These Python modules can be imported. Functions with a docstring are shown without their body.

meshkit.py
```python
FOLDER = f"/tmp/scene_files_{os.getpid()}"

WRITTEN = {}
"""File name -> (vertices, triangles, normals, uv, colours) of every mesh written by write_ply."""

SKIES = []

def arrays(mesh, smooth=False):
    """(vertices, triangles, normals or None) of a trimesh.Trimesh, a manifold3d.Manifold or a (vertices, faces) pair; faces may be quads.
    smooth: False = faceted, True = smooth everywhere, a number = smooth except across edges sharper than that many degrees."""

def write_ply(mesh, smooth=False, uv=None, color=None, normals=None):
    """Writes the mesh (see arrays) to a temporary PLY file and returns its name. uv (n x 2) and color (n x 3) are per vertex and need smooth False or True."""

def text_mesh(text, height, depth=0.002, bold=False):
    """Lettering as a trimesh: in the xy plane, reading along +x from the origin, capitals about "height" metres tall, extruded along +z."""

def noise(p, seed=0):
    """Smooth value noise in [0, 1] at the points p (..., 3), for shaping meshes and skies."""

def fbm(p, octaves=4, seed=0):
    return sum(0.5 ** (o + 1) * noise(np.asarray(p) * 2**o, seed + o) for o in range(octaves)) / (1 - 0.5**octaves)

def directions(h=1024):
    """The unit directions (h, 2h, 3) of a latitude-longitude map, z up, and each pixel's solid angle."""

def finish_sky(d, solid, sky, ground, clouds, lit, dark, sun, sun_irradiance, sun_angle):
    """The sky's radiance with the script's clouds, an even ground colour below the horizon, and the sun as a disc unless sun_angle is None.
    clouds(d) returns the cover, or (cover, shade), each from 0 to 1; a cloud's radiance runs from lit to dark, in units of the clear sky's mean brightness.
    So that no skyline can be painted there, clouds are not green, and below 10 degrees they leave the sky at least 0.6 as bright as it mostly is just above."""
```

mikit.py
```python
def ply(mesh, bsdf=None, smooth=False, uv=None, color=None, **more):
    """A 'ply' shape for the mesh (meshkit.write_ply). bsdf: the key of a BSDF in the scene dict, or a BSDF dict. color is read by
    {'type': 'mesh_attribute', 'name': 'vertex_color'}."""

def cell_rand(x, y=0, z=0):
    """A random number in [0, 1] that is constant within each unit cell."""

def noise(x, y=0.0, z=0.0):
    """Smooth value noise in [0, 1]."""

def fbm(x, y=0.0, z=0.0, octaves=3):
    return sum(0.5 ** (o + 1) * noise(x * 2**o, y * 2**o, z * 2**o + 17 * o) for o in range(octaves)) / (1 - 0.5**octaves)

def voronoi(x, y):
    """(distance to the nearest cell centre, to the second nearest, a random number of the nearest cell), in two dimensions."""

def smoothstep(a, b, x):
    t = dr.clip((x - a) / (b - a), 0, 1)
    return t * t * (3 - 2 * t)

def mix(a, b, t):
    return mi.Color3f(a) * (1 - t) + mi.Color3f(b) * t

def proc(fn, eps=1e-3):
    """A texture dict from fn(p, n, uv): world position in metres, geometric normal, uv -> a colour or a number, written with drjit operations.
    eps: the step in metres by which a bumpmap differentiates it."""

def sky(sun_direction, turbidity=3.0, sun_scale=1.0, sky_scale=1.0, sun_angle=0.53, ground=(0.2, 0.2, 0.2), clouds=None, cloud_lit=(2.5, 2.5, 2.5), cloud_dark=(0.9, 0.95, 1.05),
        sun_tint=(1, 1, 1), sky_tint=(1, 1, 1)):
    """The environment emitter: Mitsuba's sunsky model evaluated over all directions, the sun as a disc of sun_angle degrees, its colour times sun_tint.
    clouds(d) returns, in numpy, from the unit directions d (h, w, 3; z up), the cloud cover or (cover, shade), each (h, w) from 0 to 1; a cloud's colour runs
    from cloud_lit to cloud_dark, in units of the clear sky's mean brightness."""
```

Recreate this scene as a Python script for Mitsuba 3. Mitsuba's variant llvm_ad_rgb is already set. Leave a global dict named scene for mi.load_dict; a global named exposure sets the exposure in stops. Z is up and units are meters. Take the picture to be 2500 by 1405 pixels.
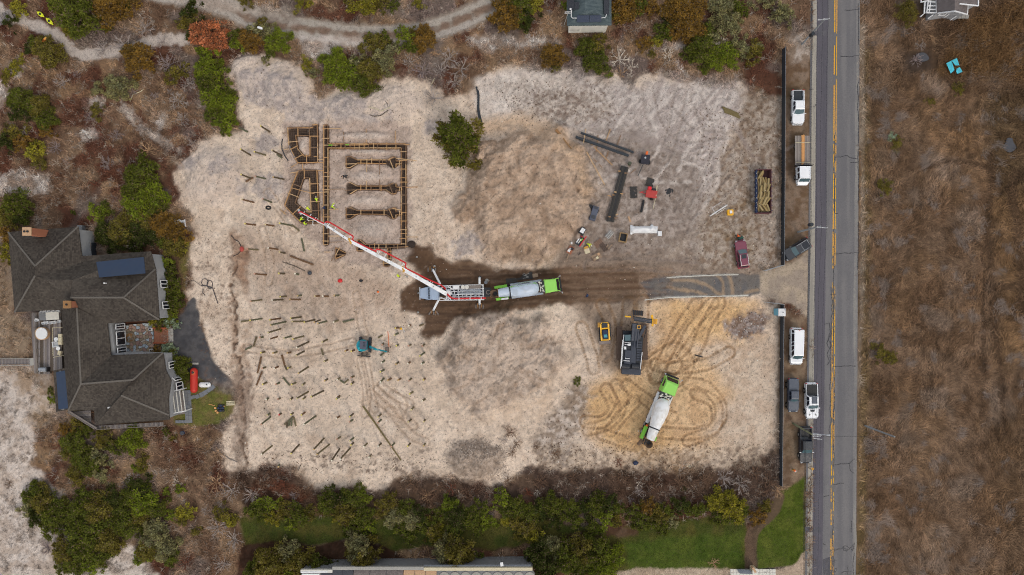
import math, random, numpy as np, trimesh, mitsuba as mi, drjit as dr
import mikit, meshkit
import manifold3d as m3
from shapely.geometry import Polygon, LineString, Point
from shapely.ops import unary_union

T = mi.ScalarTransform4f
scene, labels = {}, {}
# ---- camera, sky, exposure -------------------------------------------------
CAM_H, PPM = 120.0, 14.0            # drone height in metres, photo pixels per metre of ground
scene['camera'] = {'type': 'perspective', 'fov': 73.29, 'fov_axis': 'x', 'near_clip': 0.5, 'far_clip': 6000.0,
                   'to_world': T().look_at(origin=[0, 0, CAM_H], target=[0, 0, 0], up=[0, 1, 0])}
scene['sky'] = mikit.sky([0.42, -0.60, 0.72], turbidity=4, sun_scale=0.27, sun_angle=24, sun_tint=(0.95, 1.0, 1.1), clouds=lambda d: 1.0,
                         cloud_lit=(1.75, 1.80, 1.86), cloud_dark=(1.2, 1.25, 1.3))
exposure = 2.13
KEXP = 1.25                          # radiance of a white horizontal surface after exposure, for converting photo tones to albedo

# ---- helpers ---------------------------------------------------------------
def G(px, py, z=0.0):
    """survey map: photo pixel of a point that lies z metres above the ground -> world x, y"""
    k = (CAM_H - z) / CAM_H / PPM
    return ((px - 1250.0) * k, (702.5 - py) * k)

def G3(px, py, z=0.0):
    x, y = G(px, py, z)
    return np.array([x, y, z])

def lin(c):
    c = np.asarray(c, float) / 255.0
    return np.where(c <= 0.04045, c / 12.92, ((c + 0.055) / 1.055) ** 2.4)

def alb(c, boost=1.0):
    return np.clip(lin(c) / KEXP * boost, 0.004, 0.85)

def albl(c, boost=1.0): return [float(v) for v in alb(c, boost)]

_used = set()
def fresh(base):
    if base not in _used:
        _used.add(base); return base
    i = 1
    while f'{base}_{i:03d}' in _used: i += 1
    _used.add(f'{base}_{i:03d}')
    return f'{base}_{i:03d}'

def obj(name, mesh, mat, parent=None, smooth=False, color=None, label=None, kind=None, cat=None, group=None, to_world=None):
    key = fresh(f'{parent}__{name}' if parent else name)
    d = mesh if isinstance(mesh, dict) else mikit.ply(mesh, mat, smooth=smooth, color=color)
    if to_world is not None: d = {**d, 'to_world': to_world}
    scene[key] = d
    l = {}
    if label: l['label'] = label
    if kind: l['kind'] = kind
    if cat: l['category'] = cat
    if group: l['group'] = group
    if l: labels[key] = l
    return key

def thing(name, label, cat, group=None, kind=None):
    key = fresh(name)
    labels[key] = {'label': label, 'category': cat}
    if group: labels[key]['group'] = group
    if kind: labels[key]['kind'] = kind
    return key

_mats = {}
def mat(name, rgb=None, rough=0.6, metal=0.0, spec=0.4, coat=0.0, raw=None):
    if name in _mats: return name
    _mats[name] = 1
    if raw is None:
        raw = {'type': 'principled', 'base_color': {'type': 'rgb', 'value': [float(v) for v in alb(rgb)]}, 'roughness': rough,
               'metallic': metal, 'specular': spec}
        if coat: raw['clearcoat'] = coat
        raw = {'type': 'twosided', 'bsdf': raw}
    scene[name] = raw
    return name

mat('mat_vertex', raw={'type': 'twosided', 'bsdf': {'type': 'diffuse', 'reflectance': {'type': 'mesh_attribute', 'name': 'vertex_color'}}})

mat('mat_leaf', raw={'type': 'principledthin', 'base_color': {'type': 'mesh_attribute', 'name': 'vertex_color'}, 'roughness': .7, 'spec_trans': 0.0, 'diff_trans': .8, 'eta': 1.3})

class MB:
    """collects pieces of one mesh"""
    def __init__(s): s.v, s.f, s.c, s.n = [], [], [], 0
    def add(s, v, f, col=None):
        v = np.asarray(v, float); f = np.asarray(f, int)
        if f.shape[1] == 4: f = np.vstack([f[:, [0, 1, 2]], f[:, [0, 2, 3]]])
        s.v.append(v); s.f.append(f + s.n); s.n += len(v)
        if col is not None: s.c.append(np.broadcast_to(np.asarray(col, float), (len(v), 3)))
        return s
    def mesh(s): return (np.vstack(s.v), np.vstack(s.f))
    def color(s): return np.vstack(s.c)
    def beam(s, p0, p1, w, h=None, up=(0, 0, 1), col=None):
        """box from p0 to p1, w across, h along up; centred"""
        h = w if h is None else h
        p0, p1 = np.asarray(p0, float), np.asarray(p1, float)
        d = p1 - p0; d = d / (np.linalg.norm(d) + 1e-9)
        a = np.cross(up, d)
        if np.linalg.norm(a) < 1e-4: a = np.cross((1, 0, 0), d)
        a = a / np.linalg.norm(a); b = np.cross(d, a)
        v = [p + a * sx * w / 2 + b * sz * h / 2 for p in (p0, p1) for sx, sz in ((-1, -1), (1, -1), (1, 1), (-1, 1))]
        return s.add(v, [[0, 3, 2, 1], [4, 5, 6, 7], [0, 1, 5, 4], [1, 2, 6, 5], [2, 3, 7, 6], [3, 0, 4, 7]], col)
    def box(s, c, size, rot=0.0, col=None):
        c = np.asarray(c, float); sx, sy, sz = [q / 2 for q in size]
        ca, sa = math.cos(rot), math.sin(rot)
        v = np.array([[x, y, z] for z in (-sz, sz) for x, y in ((-sx, -sy), (sx, -sy), (sx, sy), (-sx, sy))])
        v = np.c_[v[:, 0] * ca - v[:, 1] * sa, v[:, 0] * sa + v[:, 1] * ca, v[:, 2]] + c
        return s.add(v, [[0, 3, 2, 1], [4, 5, 6, 7], [0, 1, 5, 4], [1, 2, 6, 5], [2, 3, 7, 6], [3, 0, 4, 7]], col)
    def cyl(s, p0, p1, r0, r1=None, n=10, col=None, cap=True):
        r1 = r0 if r1 is None else r1
        p0, p1 = np.asarray(p0, float), np.asarray(p1, float)
        d = p1 - p0; d = d / (np.linalg.norm(d) + 1e-9)
        a = np.cross((0, 0, 1), d) if abs(d[2]) < 0.9 else np.cross((1, 0, 0), d)
        a = a / np.linalg.norm(a); b = np.cross(d, a)
        t = np.arange(n) * 2 * np.pi / n
        ring = np.cos(t)[:, None] * a + np.sin(t)[:, None] * b
        v = np.vstack([p0 + ring * r0, p1 + ring * r1, [p0], [p1]])
        i = np.arange(n); j = (i + 1) % n
        f = [np.c_[i, j, j + n], np.c_[i, j + n, i + n]]
        if cap: f += [np.c_[j, i, i * 0 + 2 * n], np.c_[i + n, j + n, i * 0 + 2 * n + 1]]
        return s.add(v, np.vstack(f), col)
    def tube(s, pts, r, n=6, col=None):
        for p, q in zip(pts[:-1], pts[1:]): s.cyl(p, q, r, r, n, col)
        return s
    def hull(s, pts, col=None):
        h = trimesh.convex.convex_hull(np.asarray(pts, float))
        return s.add(h.vertices, h.faces, col)
    def tm(s, m, col=None):
        if hasattr(m, 'to_mesh'):
            q = m.to_mesh(); return s.add(q.vert_properties[:, :3], q.tri_verts, col)
        return s.add(m.vertices, m.faces, col)
    def prism(s, poly, z0, z1, col=None):
        """upright prism over a polygon (list of x, y)"""
        pg = Polygon(poly) if not isinstance(poly, Polygon) else poly
        if not pg.is_valid: pg = pg.buffer(0)
        for g in getattr(pg, 'geoms', [pg]):
            if g.area < 1e-4: continue
            m = trimesh.creation.extrude_polygon(g, z1 - z0, engine='earcut')
            s.add(m.vertices + [0, 0, z0], m.faces, col)
        return s

def xf(x, y, z=0.0, ang=0.0, s=1.0):
    return T().translate([float(x), float(y), float(z)]).rotate([0, 0, 1], float(math.degrees(ang))).scale(float(s) if np.isscalar(s) else [float(q) for q in s])

# value noise on a table, fast in numpy
_tab = np.random.default_rng(7).random((256, 256)).astype(np.float32)
def vnoise(x, y, seed=0):
    x = np.asarray(x, np.float64) + seed * 37.7; y = np.asarray(y, np.float64) + seed * 91.3
    ix, iy = np.floor(x), np.floor(y)
    tx, ty = (x - ix).astype(np.float32), (y - iy).astype(np.float32)
    tx = tx * tx * (3 - 2 * tx); ty = ty * ty * (3 - 2 * ty)
    ix = ix.astype(np.int64) & 255; iy = iy.astype(np.int64) & 255
    jx = (ix + 1) & 255; jy = (iy + 1) & 255
    a = _tab[iy, ix]; b = _tab[iy, jx]; c = _tab[jy, ix]; d = _tab[jy, jx]
    return (a + (b - a) * tx) * (1 - ty) + (c + (d - c) * tx) * ty
def vfbm(x, y, octv=3, seed=0):
    s, w = 0.0, 0.0
    for o in range(octv):
        s = s + 0.55 ** o * vnoise(x * 2.03 ** o, y * 2.03 ** o, seed + 5 * o); w += 0.55 ** o
    return s / w
def sstep(a, b, x):
    t = np.clip((x - a) / (b - a), 0, 1); return t * t * (3 - 2 * t)
# ---- terrain: one height field whose triangles are dealt out to the pieces of the setting -------------------
rng = np.random.default_rng(11)
STEP = 0.17
gx = np.arange(-97.0, 52.3, STEP); gy = np.arange(-58.0, 58.0, STEP)
X, Y = np.meshgrid(gx, gy)
PX, PY = X * PPM + 1250, 702.5 - Y * PPM            # survey coordinates (photo pixels on the ground)
NY, NX = X.shape
cx = np.arange(-99.0, 110.0, 0.5); cy = np.arange(-60.0, 60.0, 0.5)

def sdf_coarse(poly_px, XX, YY):
    """signed distance in metres, positive inside"""
    p = np.array([G(*q) for q in poly_px]); q = np.roll(p, -1, 0)
    d = np.full(XX.shape, 1e9); inside = np.zeros(XX.shape, bool)
    for a, b in zip(p, q):
        e = b - a; w0, w1 = XX - a[0], YY - a[1]
        t = np.clip((w0 * e[0] + w1 * e[1]) / (e @ e + 1e-12), 0, 1)
        d = np.minimum(d, np.hypot(w0 - t * e[0], w1 - t * e[1]))
        c = (a[1] > YY) != (b[1] > YY)
        with np.errstate(divide='ignore', invalid='ignore'):
            inside ^= c & (XX < (b[0] - a[0]) * (YY - a[1]) / (b[1] - a[1] + 1e-12) + a[0])
    return np.where(inside, d, -d)

def window(poly_px, pad, gx=gx, gy=gy):
    p = np.array([G(*q) for q in poly_px])
    i0, i1 = np.searchsorted(gx, [p[:, 0].min() - pad, p[:, 0].max() + pad])
    j0, j1 = np.searchsorted(gy, [p[:, 1].min() - pad, p[:, 1].max() + pad])
    return slice(max(j0, 0), j1), slice(max(i0, 0), i1)

from scipy.interpolate import RegularGridInterpolator
from scipy.ndimage import zoom as _zoom
def mask(poly_px, edge=0.5, warp=0.8, scale=2.0, seed=0, gx=gx, gy=gy):
    """soft mask of a polygon with a ragged edge on the fine grid: (window, values)"""
    pad = edge + warp + 1.0
    w = window(poly_px, pad, gx, gy)
    xs, ys = gx[w[1]], gy[w[0]]
    if len(xs) < 2 or len(ys) < 2: return w, np.zeros((len(ys), len(xs)))
    qx = np.arange(xs[0] - 0.5, xs[-1] + 1.0, 0.45); qy = np.arange(ys[0] - 0.5, ys[-1] + 1.0, 0.45)
    QX, QY = np.meshgrid(qx, qy)
    s = sdf_coarse(poly_px, QX, QY)
    it = RegularGridInterpolator((qy, qx), s, bounds_error=False, fill_value=-9)
    XX, YY = np.meshgrid(xs, ys)
    v = it(np.stack([YY, XX], -1))
    v = v + (vfbm(XX / scale, YY / scale, 4, seed) - 0.5) * 2 * warp
    return w, sstep(-edge, edge, v)

# base of everything: sandy scrub floor
def field(scale, octv=3, seed=0, X=X, Y=Y): return vfbm(X / scale, Y / scale, octv, seed)
def mixc(a, b, t): return a + (b - a) * t[..., None]
C = lambda r, g, b: alb((r, g, b))
n1 = field(9, 3, 1); n2 = field(2.6, 3, 2); n3 = field(0.7, 2, 3); n4 = field(0.34, 1, 4)
col = mixc(C(112, 88, 72), C(142, 118, 98), sstep(.3, .7, n2))
col = mixc(col, C(92, 58, 47), sstep(.46, .62, field(5, 3, 9)) * .85)
col = mixc(col, C(126, 116, 112), sstep(.57, .7, field(6, 3, 12)) * .65)
col = mixc(col, C(164, 136, 108), sstep(.56, .72, field(4, 3, 15)) * .6)
Z = (field(13, 3, 21) - 0.5) * 0.9 + (n2 - .5) * 0.25
kind = np.zeros(X.shape, np.uint8)                     # 0 scrub
KINDS = ['scrub_ground']
def kid(name):
    if name not in KINDS: KINDS.append(name)
    return KINDS.index(name)

def patch(poly, c0, c1=None, edge=.5, warp=.8, scale=2., seed=0, strength=1., tex=(1.2, 3), name=None, zto=None, zadd=None, streak=None):
    """lays a ground material over a polygon"""
    w, m = mask(poly, edge, warp, scale, seed)
    if m.size == 0: return
    m = m * strength
    XX, YY = X[w], Y[w]
    a = alb(c0)
    if c1 is not None:
        if streak:
            ca, sa = math.cos(streak[0]), math.sin(streak[0])
            U, V = XX * ca + YY * sa, -XX * sa + YY * ca
            t = vfbm(U / streak[1], V / streak[2], tex[1], seed + 3)
        else:
            t = vfbm(XX / tex[0], YY / tex[0], tex[1], seed + 3)
        cc = mixc(np.broadcast_to(a, XX.shape + (3,)), alb(c1), sstep(.34, .66, t))
    else: cc = np.broadcast_to(a, XX.shape + (3,))
    col[w] = mixc(col[w], cc, m)
    if name is not None: kind[w][m > .5 * strength] = kid(name)
    if zto is not None: Z[w] = Z[w] * (1 - m) + zto * m
    if zadd is not None: Z[w] += zadd * m
    return w, m

def polydist(line, w):
    XX, YY = X[w], Y[w]; d = np.full(XX.shape, 1e9); s = np.zeros(XX.shape); acc = 0.
    p = np.array([G(*q) for q in line])
    for a, b in zip(p[:-1], p[1:]):
        e = b - a; L = np.hypot(*e); w0, w1 = XX - a[0], YY - a[1]
        t = np.clip((w0 * e[0] + w1 * e[1]) / (e @ e + 1e-12), 0, 1)
        dd = np.hypot(w0 - t * e[0], w1 - t * e[1]); side = np.sign(e[0] * w1 - e[1] * w0)
        k = dd < np.abs(d); d = np.where(k, dd * np.where(side == 0, 1, side), d); s = np.where(k, acc + t * L, s); acc += L
    return d, s
def curve(line, n=6):
    """smooth polyline through points (Catmull-Rom)"""
    p = np.array(line, float); p = np.vstack([2 * p[0] - p[1], p, 2 * p[-1] - p[-2]]); out = []
    for i in range(1, len(p) - 2):
        for t in np.arange(n) / n:
            out.append(.5 * (2 * p[i] + (p[i + 1] - p[i - 1]) * t + (2 * p[i - 1] - 5 * p[i] + 4 * p[i + 1] - p[i + 2]) * t * t + (3 * p[i] - p[i - 1] - 3 * p[i + 1] + p[i + 2]) * t ** 3))
    return [tuple(q) for q in out] + [tuple(p[-2])]

def stroke(line, width, c, strength=.7, soft=.3, warp=.15, seed=0, zadd=0., name=None, smooth=True, breakup=0.):
    if smooth and len(line) > 2: line = curve(line)
    w = window(line, width + soft + .5)
    if X[w].size == 0: return
    d, s = polydist(line, w)
    d = np.abs(d + (vfbm(X[w] / .9, Y[w] / .9, 2, seed) - .5) * 2 * warp)
    m = sstep(width / 2 + soft, width / 2 - soft * .3, d) * strength
    if breakup: m = m * sstep(breakup - .15, breakup + .15, vfbm(X[w] / 1.3, Y[w] / 1.3, 2, seed + 8))
    col[w] = mixc(col[w], alb(c), m)
    if zadd: Z[w] += zadd * m
    if name: kind[w][m > .5 * strength] = kid(name)

def tyres(line, gauge=1.9, tw=.42, c=(140, 118, 100), strength=.55, z=-.07, seed=0, lug=True):
    """a pair of wheel or crawler ruts with thrown-up edges"""
    if len(line) > 2: line = curve(line)
    w = window(line, gauge + 1.2)
    if X[w].size == 0: return
    d, s = polydist(line, w)
    d = d + (vfbm(X[w] / 1.4, Y[w] / 1.4, 2, seed) - .5) * .25
    e = np.abs(np.abs(d) - gauge / 2)
    m = sstep(tw / 2 + .12, tw / 2 - .08, e)
    m = m * (.55 + .45 * vfbm(X[w] / 1.1, Y[w] / 1.1, 2, seed + 2)) * strength
    if lug: m = m * (.75 + .25 * np.sign(np.sin(s * 2 * np.pi / .55)))
    r = np.exp(-((e - tw / 2 - .15) / .13) ** 2)
    col[w] = mixc(col[w], alb(c), m)
    col[w] *= (1 + .05 * r[..., None])
    Z[w] += z * m + .045 * r * strength

def specks(poly, n, c, r=(.12, .4), strength=.8, seed=0, zadd=0):
    """ragged dark or pale blots: tufts of roots, leaf litter, clods"""
    rg = np.random.default_rng(seed); pg = Polygon([G(*q) for q in poly]); b = pg.bounds; k = 0
    while k < n:
        x, y = rg.uniform(b[0], b[2]), rg.uniform(b[1], b[3])
        if not pg.contains(Point(x, y)): continue
        k += 1; R = rg.uniform(*r)
        i, j = int((x - gx[0]) / STEP), int((y - gy[0]) / STEP); q = int(R / STEP * 2) + 2
        w = (slice(max(j - q, 0), j + q), slice(max(i - q, 0), i + q))
        if X[w].size == 0: continue
        a = rg.uniform(0, 6.28); u = (X[w] - x) * math.cos(a) + (Y[w] - y) * math.sin(a); v = -(X[w] - x) * math.sin(a) + (Y[w] - y) * math.cos(a)
        d = np.hypot(u, v * rg.uniform(1, 2.2)) + (vnoise(X[w] / .3, Y[w] / .3, k) - .5) * R * 1.3
        m = sstep(R, R * .4, d) * strength * rg.uniform(.5, 1)
        col[w] = mixc(col[w], alb(c), m)
        if zadd: Z[w] += zadd * m

def mound(px, py, rx, ry, h, plateau=.35, rough=.25, seed=0):
    x, y = G(px, py); rx, ry = rx / PPM, ry / PPM
    w = (slice(*np.searchsorted(gy, [y - ry * 1.6, y + ry * 1.6])), slice(*np.searchsorted(gx, [x - rx * 1.6, x + rx * 1.6])))
    XX, YY = X[w], Y[w]
    d = np.hypot((XX - x) / rx, (YY - y) / ry) + (vfbm(XX / 3.5, YY / 3.5, 4, seed) - .5) * .5
    m = sstep(1.0, plateau, d)
    Z[w] += h * m * (1 + rough * (vfbm(XX / 1.6, YY / 1.6, 4, seed + 1) - .5)) + m * (vfbm(XX / .6, YY / .6, 2, seed + 2) - .5) * .22
    return w, m

SITE = [(565,190),(575,150),(612,138),(662,142),(738,165),(758,205),(775,238),(800,228),(860,222),(905,216),(935,186),(1000,180),(1052,212),(1092,238),(1142,232),(1166,192),(1222,170),(1290,166),(1332,186),(1400,186),(1470,186),(1540,202),(1582,178),(1622,188),(1690,202),(1760,212),(1802,196),(1832,222),(1860,240),(1905,250),(1905,640),(1860,665),(1860,720),(1905,740),(1902,1040),(1880,1095),(1842,1130),(1762,1143),(1640,1143),(1560,1148),(1480,1138),(1420,1148),(1330,1140),(1250,1152),(1230,1176),(1190,1186),(1140,1180),(1090,1162),(1040,1152),(980,1162),(930,1200),(880,1200),(800,1196),(760,1182),(722,1148),(640,1140),(562,1160),(546,1110),(545,1050),(575,1020),(575,955),(530,940),(505,890),(490,800),(470,742),(455,600),(475,570),(465,530),(430,470),(430,430),(445,390),(480,356),(540,332),(590,320),(585,290),(570,240)]
w, m = mask(SITE, .9, 1.7, 2.2, 31)
Z[w] = Z[w] * (1 - m) + (vfbm(X[w] / 6, Y[w] / 6, 3, 33) - .5) * .22 * m + (vfbm(X[w] / .8, Y[w] / .8, 2, 34) - .5) * .07 * m
sm = np.zeros(X.shape); sm[w] = m
sand = mixc(C(213, 195, 179), C(199, 181, 165), sstep(.35, .7, n2))
sand = mixc(sand, C(180, 159, 142), sstep(.56, .74, field(3.2, 4, 37)) * .5)
sand = mixc(sand, C(220, 205, 191), sstep(.56, .72, field(1.7, 3, 39)) * .45)
col = mixc(col, sand, sm)
kind[sm > .5] = kid('sand_clearing')

ang = field(16, 2, 51) * 9.0
ca_, sa_ = np.cos(ang), np.sin(ang)
U_, V_ = X * ca_ + Y * sa_, -X * sa_ + Y * ca_
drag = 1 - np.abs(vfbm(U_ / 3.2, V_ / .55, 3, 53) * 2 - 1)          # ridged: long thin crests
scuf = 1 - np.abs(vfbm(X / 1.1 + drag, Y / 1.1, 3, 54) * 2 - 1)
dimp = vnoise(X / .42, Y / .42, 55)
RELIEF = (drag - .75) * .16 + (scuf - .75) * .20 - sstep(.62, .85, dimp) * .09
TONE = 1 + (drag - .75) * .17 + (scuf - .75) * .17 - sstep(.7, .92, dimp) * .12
# --- spoil heaps and dunes
W0 = mound(1290, 478, 200, 190, 3.6, .55, .4, 41)
col[W0[0]] = mixc(col[W0[0]], mixc(C(186, 163, 144), C(160, 137, 119), sstep(.4, .64, vfbm(X[W0[0]] / 1.8, Y[W0[0]] / 1.8, 4, 43))), sstep(0, .35, W0[1]) * .95)
W1 = mound(1225, 885, 172, 142, 3.0, .55, .4, 45)
col[W1[0]] = mixc(col[W1[0]], mixc(C(190, 172, 158), C(160, 142, 128), sstep(.42, .66, vfbm(X[W1[0]] / 1.7, Y[W1[0]] / 1.7, 4, 47))), sstep(0, .35, W1[1]) * .9)
mound(1428, 895, 62, 52, .5, .5, .2, 49)
W2 = mound(1160, 1122, 86, 62, 1.8, .3, .3, 51)
col[W2[0]] = mixc(col[W2[0]], mixc(C(168, 152, 140), C(140, 124, 112), sstep(.35, .6, vfbm(X[W2[0]] / .5, Y[W2[0]] / .5, 3, 53))), sstep(0.1, .4, W2[1]) * .85)
for q in ((520, 430, 90, 95, 1.7, .2, .5, 55), (610, 175, 60, 60, 1.5, .2, .5, 57), (690, 215, 80, 70, 1.5, .2, .6, 59), (840, 262, 70, 45, 1.2, .2, .8, 61), (960, 250, 90, 60, 1.1, .2, .7, 63), (880, 300, 60, 25, .6, .2, .8, 65)):
    w_, m_ = mound(*q)
    col[w_] = mixc(col[w_], C(196, 182, 174), sstep(0, .4, m_) * .5)

# --- areas of other tone inside the clearing
patch([(1165,195),(1290,168),(1420,188),(1540,205),(1640,190),(1800,200),(1830,240),(1790,330),(1760,450),(1700,560),(1560,560),(1480,430),(1420,330),(1300,260),(1180,280)], (190,181,177), (164,153,150), 1.5, 1.6, 3, 71, .95, (1.3, 4), streak=(.9, 2.6, .5))
patch([(1165,195),(1290,170),(1400,190),(1420,215),(1300,225),(1270,265),(1180,290),(1160,250)], (214,204,197), (200,188,180), 1, 1, 2, 73, .9)
patch([(1290,250),(1330,218),(1420,222),(1480,240),(1500,270),(1440,290),(1380,310),(1310,280)], (128,110,100), (176,164,156), .8, 1.6, 1.0, 75, .85, (.8, 4))
patch([(1405,330),(1500,310),(1600,350),(1700,400),(1700,560),(1640,620),(1500,620),(1400,600),(1420,520),(1500,430)], (150,138,131), (128,115,107), 2, 1.6, 2.5, 77, .85, (1.0, 4))
patch([(1700,560),(1740,450),(1790,330),(1832,240),(1905,250),(1905,640),(1860,665),(1700,655),(1640,640)], (158,146,138), (122,101,84), 1.2, 1.6, 2, 79, .9, (1.2, 4))
patch([(1740,530),(1800,480),(1840,500),(1840,640),(1790,650),(1750,600)], (124,100,68), (150,136,124), 1, 1.5, 1.6, 80, .75, (1.4, 4))
patch([(1800,220),(1905,240),(1905,420),(1850,400),(1815,300)], (108,88,72), (150,138,128), 1, 1.6, 1.6, 81, .9, (1.1, 4))
patch([(1380,600),(1500,590),(1700,640),(1860,660),(1860,700),(1600,720),(1400,700),(1300,690)], (128,111,100), (105,90,80), 1.5, 1.2, 2.4, 83, .85, streak=(.05, 5, .5))
patch([(1400,735),(1560,735),(1590,900),(1510,930),(1470,900),(1450,820)], (146,126,110), (118,101,88), 1.5, 1.2, 2, 85, .85, streak=(1.2, 4, .5))
patch([(1590,735),(1700,722),(1850,735),(1860,800),(1800,1000),(1760,1080),(1640,1140),(1520,1120),(1430,1040),(1400,985),(1460,930),(1560,920),(1580,830)], (212,180,143), (192,158,122), 2.6, 2.2, 3, 87, .93, (1.6, 4))
patch([(1410,965),(1470,930),(1560,920),(1600,1000),(1650,1080),(1600,1135),(1520,1110),(1440,1060)], (208,173,128), (188,152,110), 2.0, 1.8, 2, 89, .7, (1.2, 4))
patch([(1640,740),(1780,722),(1830,738),(1800,800),(1700,830),(1640,800)], (214,178,132), (194,158,116), 1.6, 1.6, 2, 91, .8)
patch([(1700,850),(1895,820),(1900,1040),(1870,1090),(1780,1110),(1720,1060),(1790,960)], (203,185,168), (186,165,147), 1.6, 1.4, 2.5, 93, .9)
patch([(1765,790),(1830,760),(1880,760),(1875,800),(1830,830),(1780,830)], (112,92,84), (150,140,140), .8, 1.2, .8, 95, .9, (.6, 4))
patch([(1380,940),(1440,940),(1440,1000),(1400,1080),(1400,1140),(1330,1140),(1300,1080),(1340,1010)], (132,116,104), (190,178,170), 1, 1.6, .9, 97, .85, (.8, 4))
# scrubbed-off edge strip
patch([(600,560),(640,600),(900,640),(980,700),(960,780),(800,800),(640,720),(600,640)], (178,158,144), (158,134,118), 3, 1.5, 2.5, 99, .6, (1.6, 4))
# lilac-grey patches of topsoil on the left dunes
for i, pg in enumerate(([(620,335),(655,325),(690,345),(665,375),(615,372)], [(628,430),(660,420),(700,440),(710,470),(650,500),(612,465)], [(520,400),(545,385),(580,395),(560,430),(520,425)], [(805,255),(850,232),(895,245),(890,290),(830,310),(800,290)], [(890,280),(920,275),(925,300),(895,308)], [(575,190),(640,165),(720,190),(760,240),(680,270),(600,250)], [(760,230),(800,250),(790,300),(700,310),(690,270)], [(940,270),(965,268),(965,305),(942,305)], [(1040,290),(1075,295),(1070,330),(1035,325)], [(505,400),(470,420),(440,400),(470,380)], [(585,440),(610,450),(600,480),(580,470)], [(1110,590),(1160,560),(1180,600),(1120,640)])):
    patch(pg, (150,141,141), (184,172,166), .6, 1.3, .9, 110 + i, .8, (.7, 4), zadd=.12)
# --- wet mud track from the gate to the pump
MUD = [(1050,600),(1000,600),(990,640),(1035,665),(1000,690),(975,715),(980,760),(1040,770),(1025,815),(1045,832),(1080,815),(1110,780),(1200,765),(1330,745),(1480,740),(1560,730),(1560,655),(1440,650),(1380,655),(1280,660),(1200,655),(1140,635),(1100,640),(1060,625)]
w_, m_ = patch(MUD, (104,80,63), (80,60,47), .5, .7, 1.6, 101, .96, name='mud_track', streak=(.03, 5, .45))
Z[w_] += -.12 * m_ + m_ * (vfbm(X[w_] / 2.5, Y[w_] / .35, 2, 103) - .5) * .12
patch([(1000,600),(1100,640),(1140,640),(1060,690),(1010,665)], (96,74,58), None, .6, .8, 1.5, 105, .6)
patch([(980,715),(1015,712),(1030,755),(985,758)], (104,82,66), (90,68,54), .3, .5, 1, 107, .8)
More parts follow.
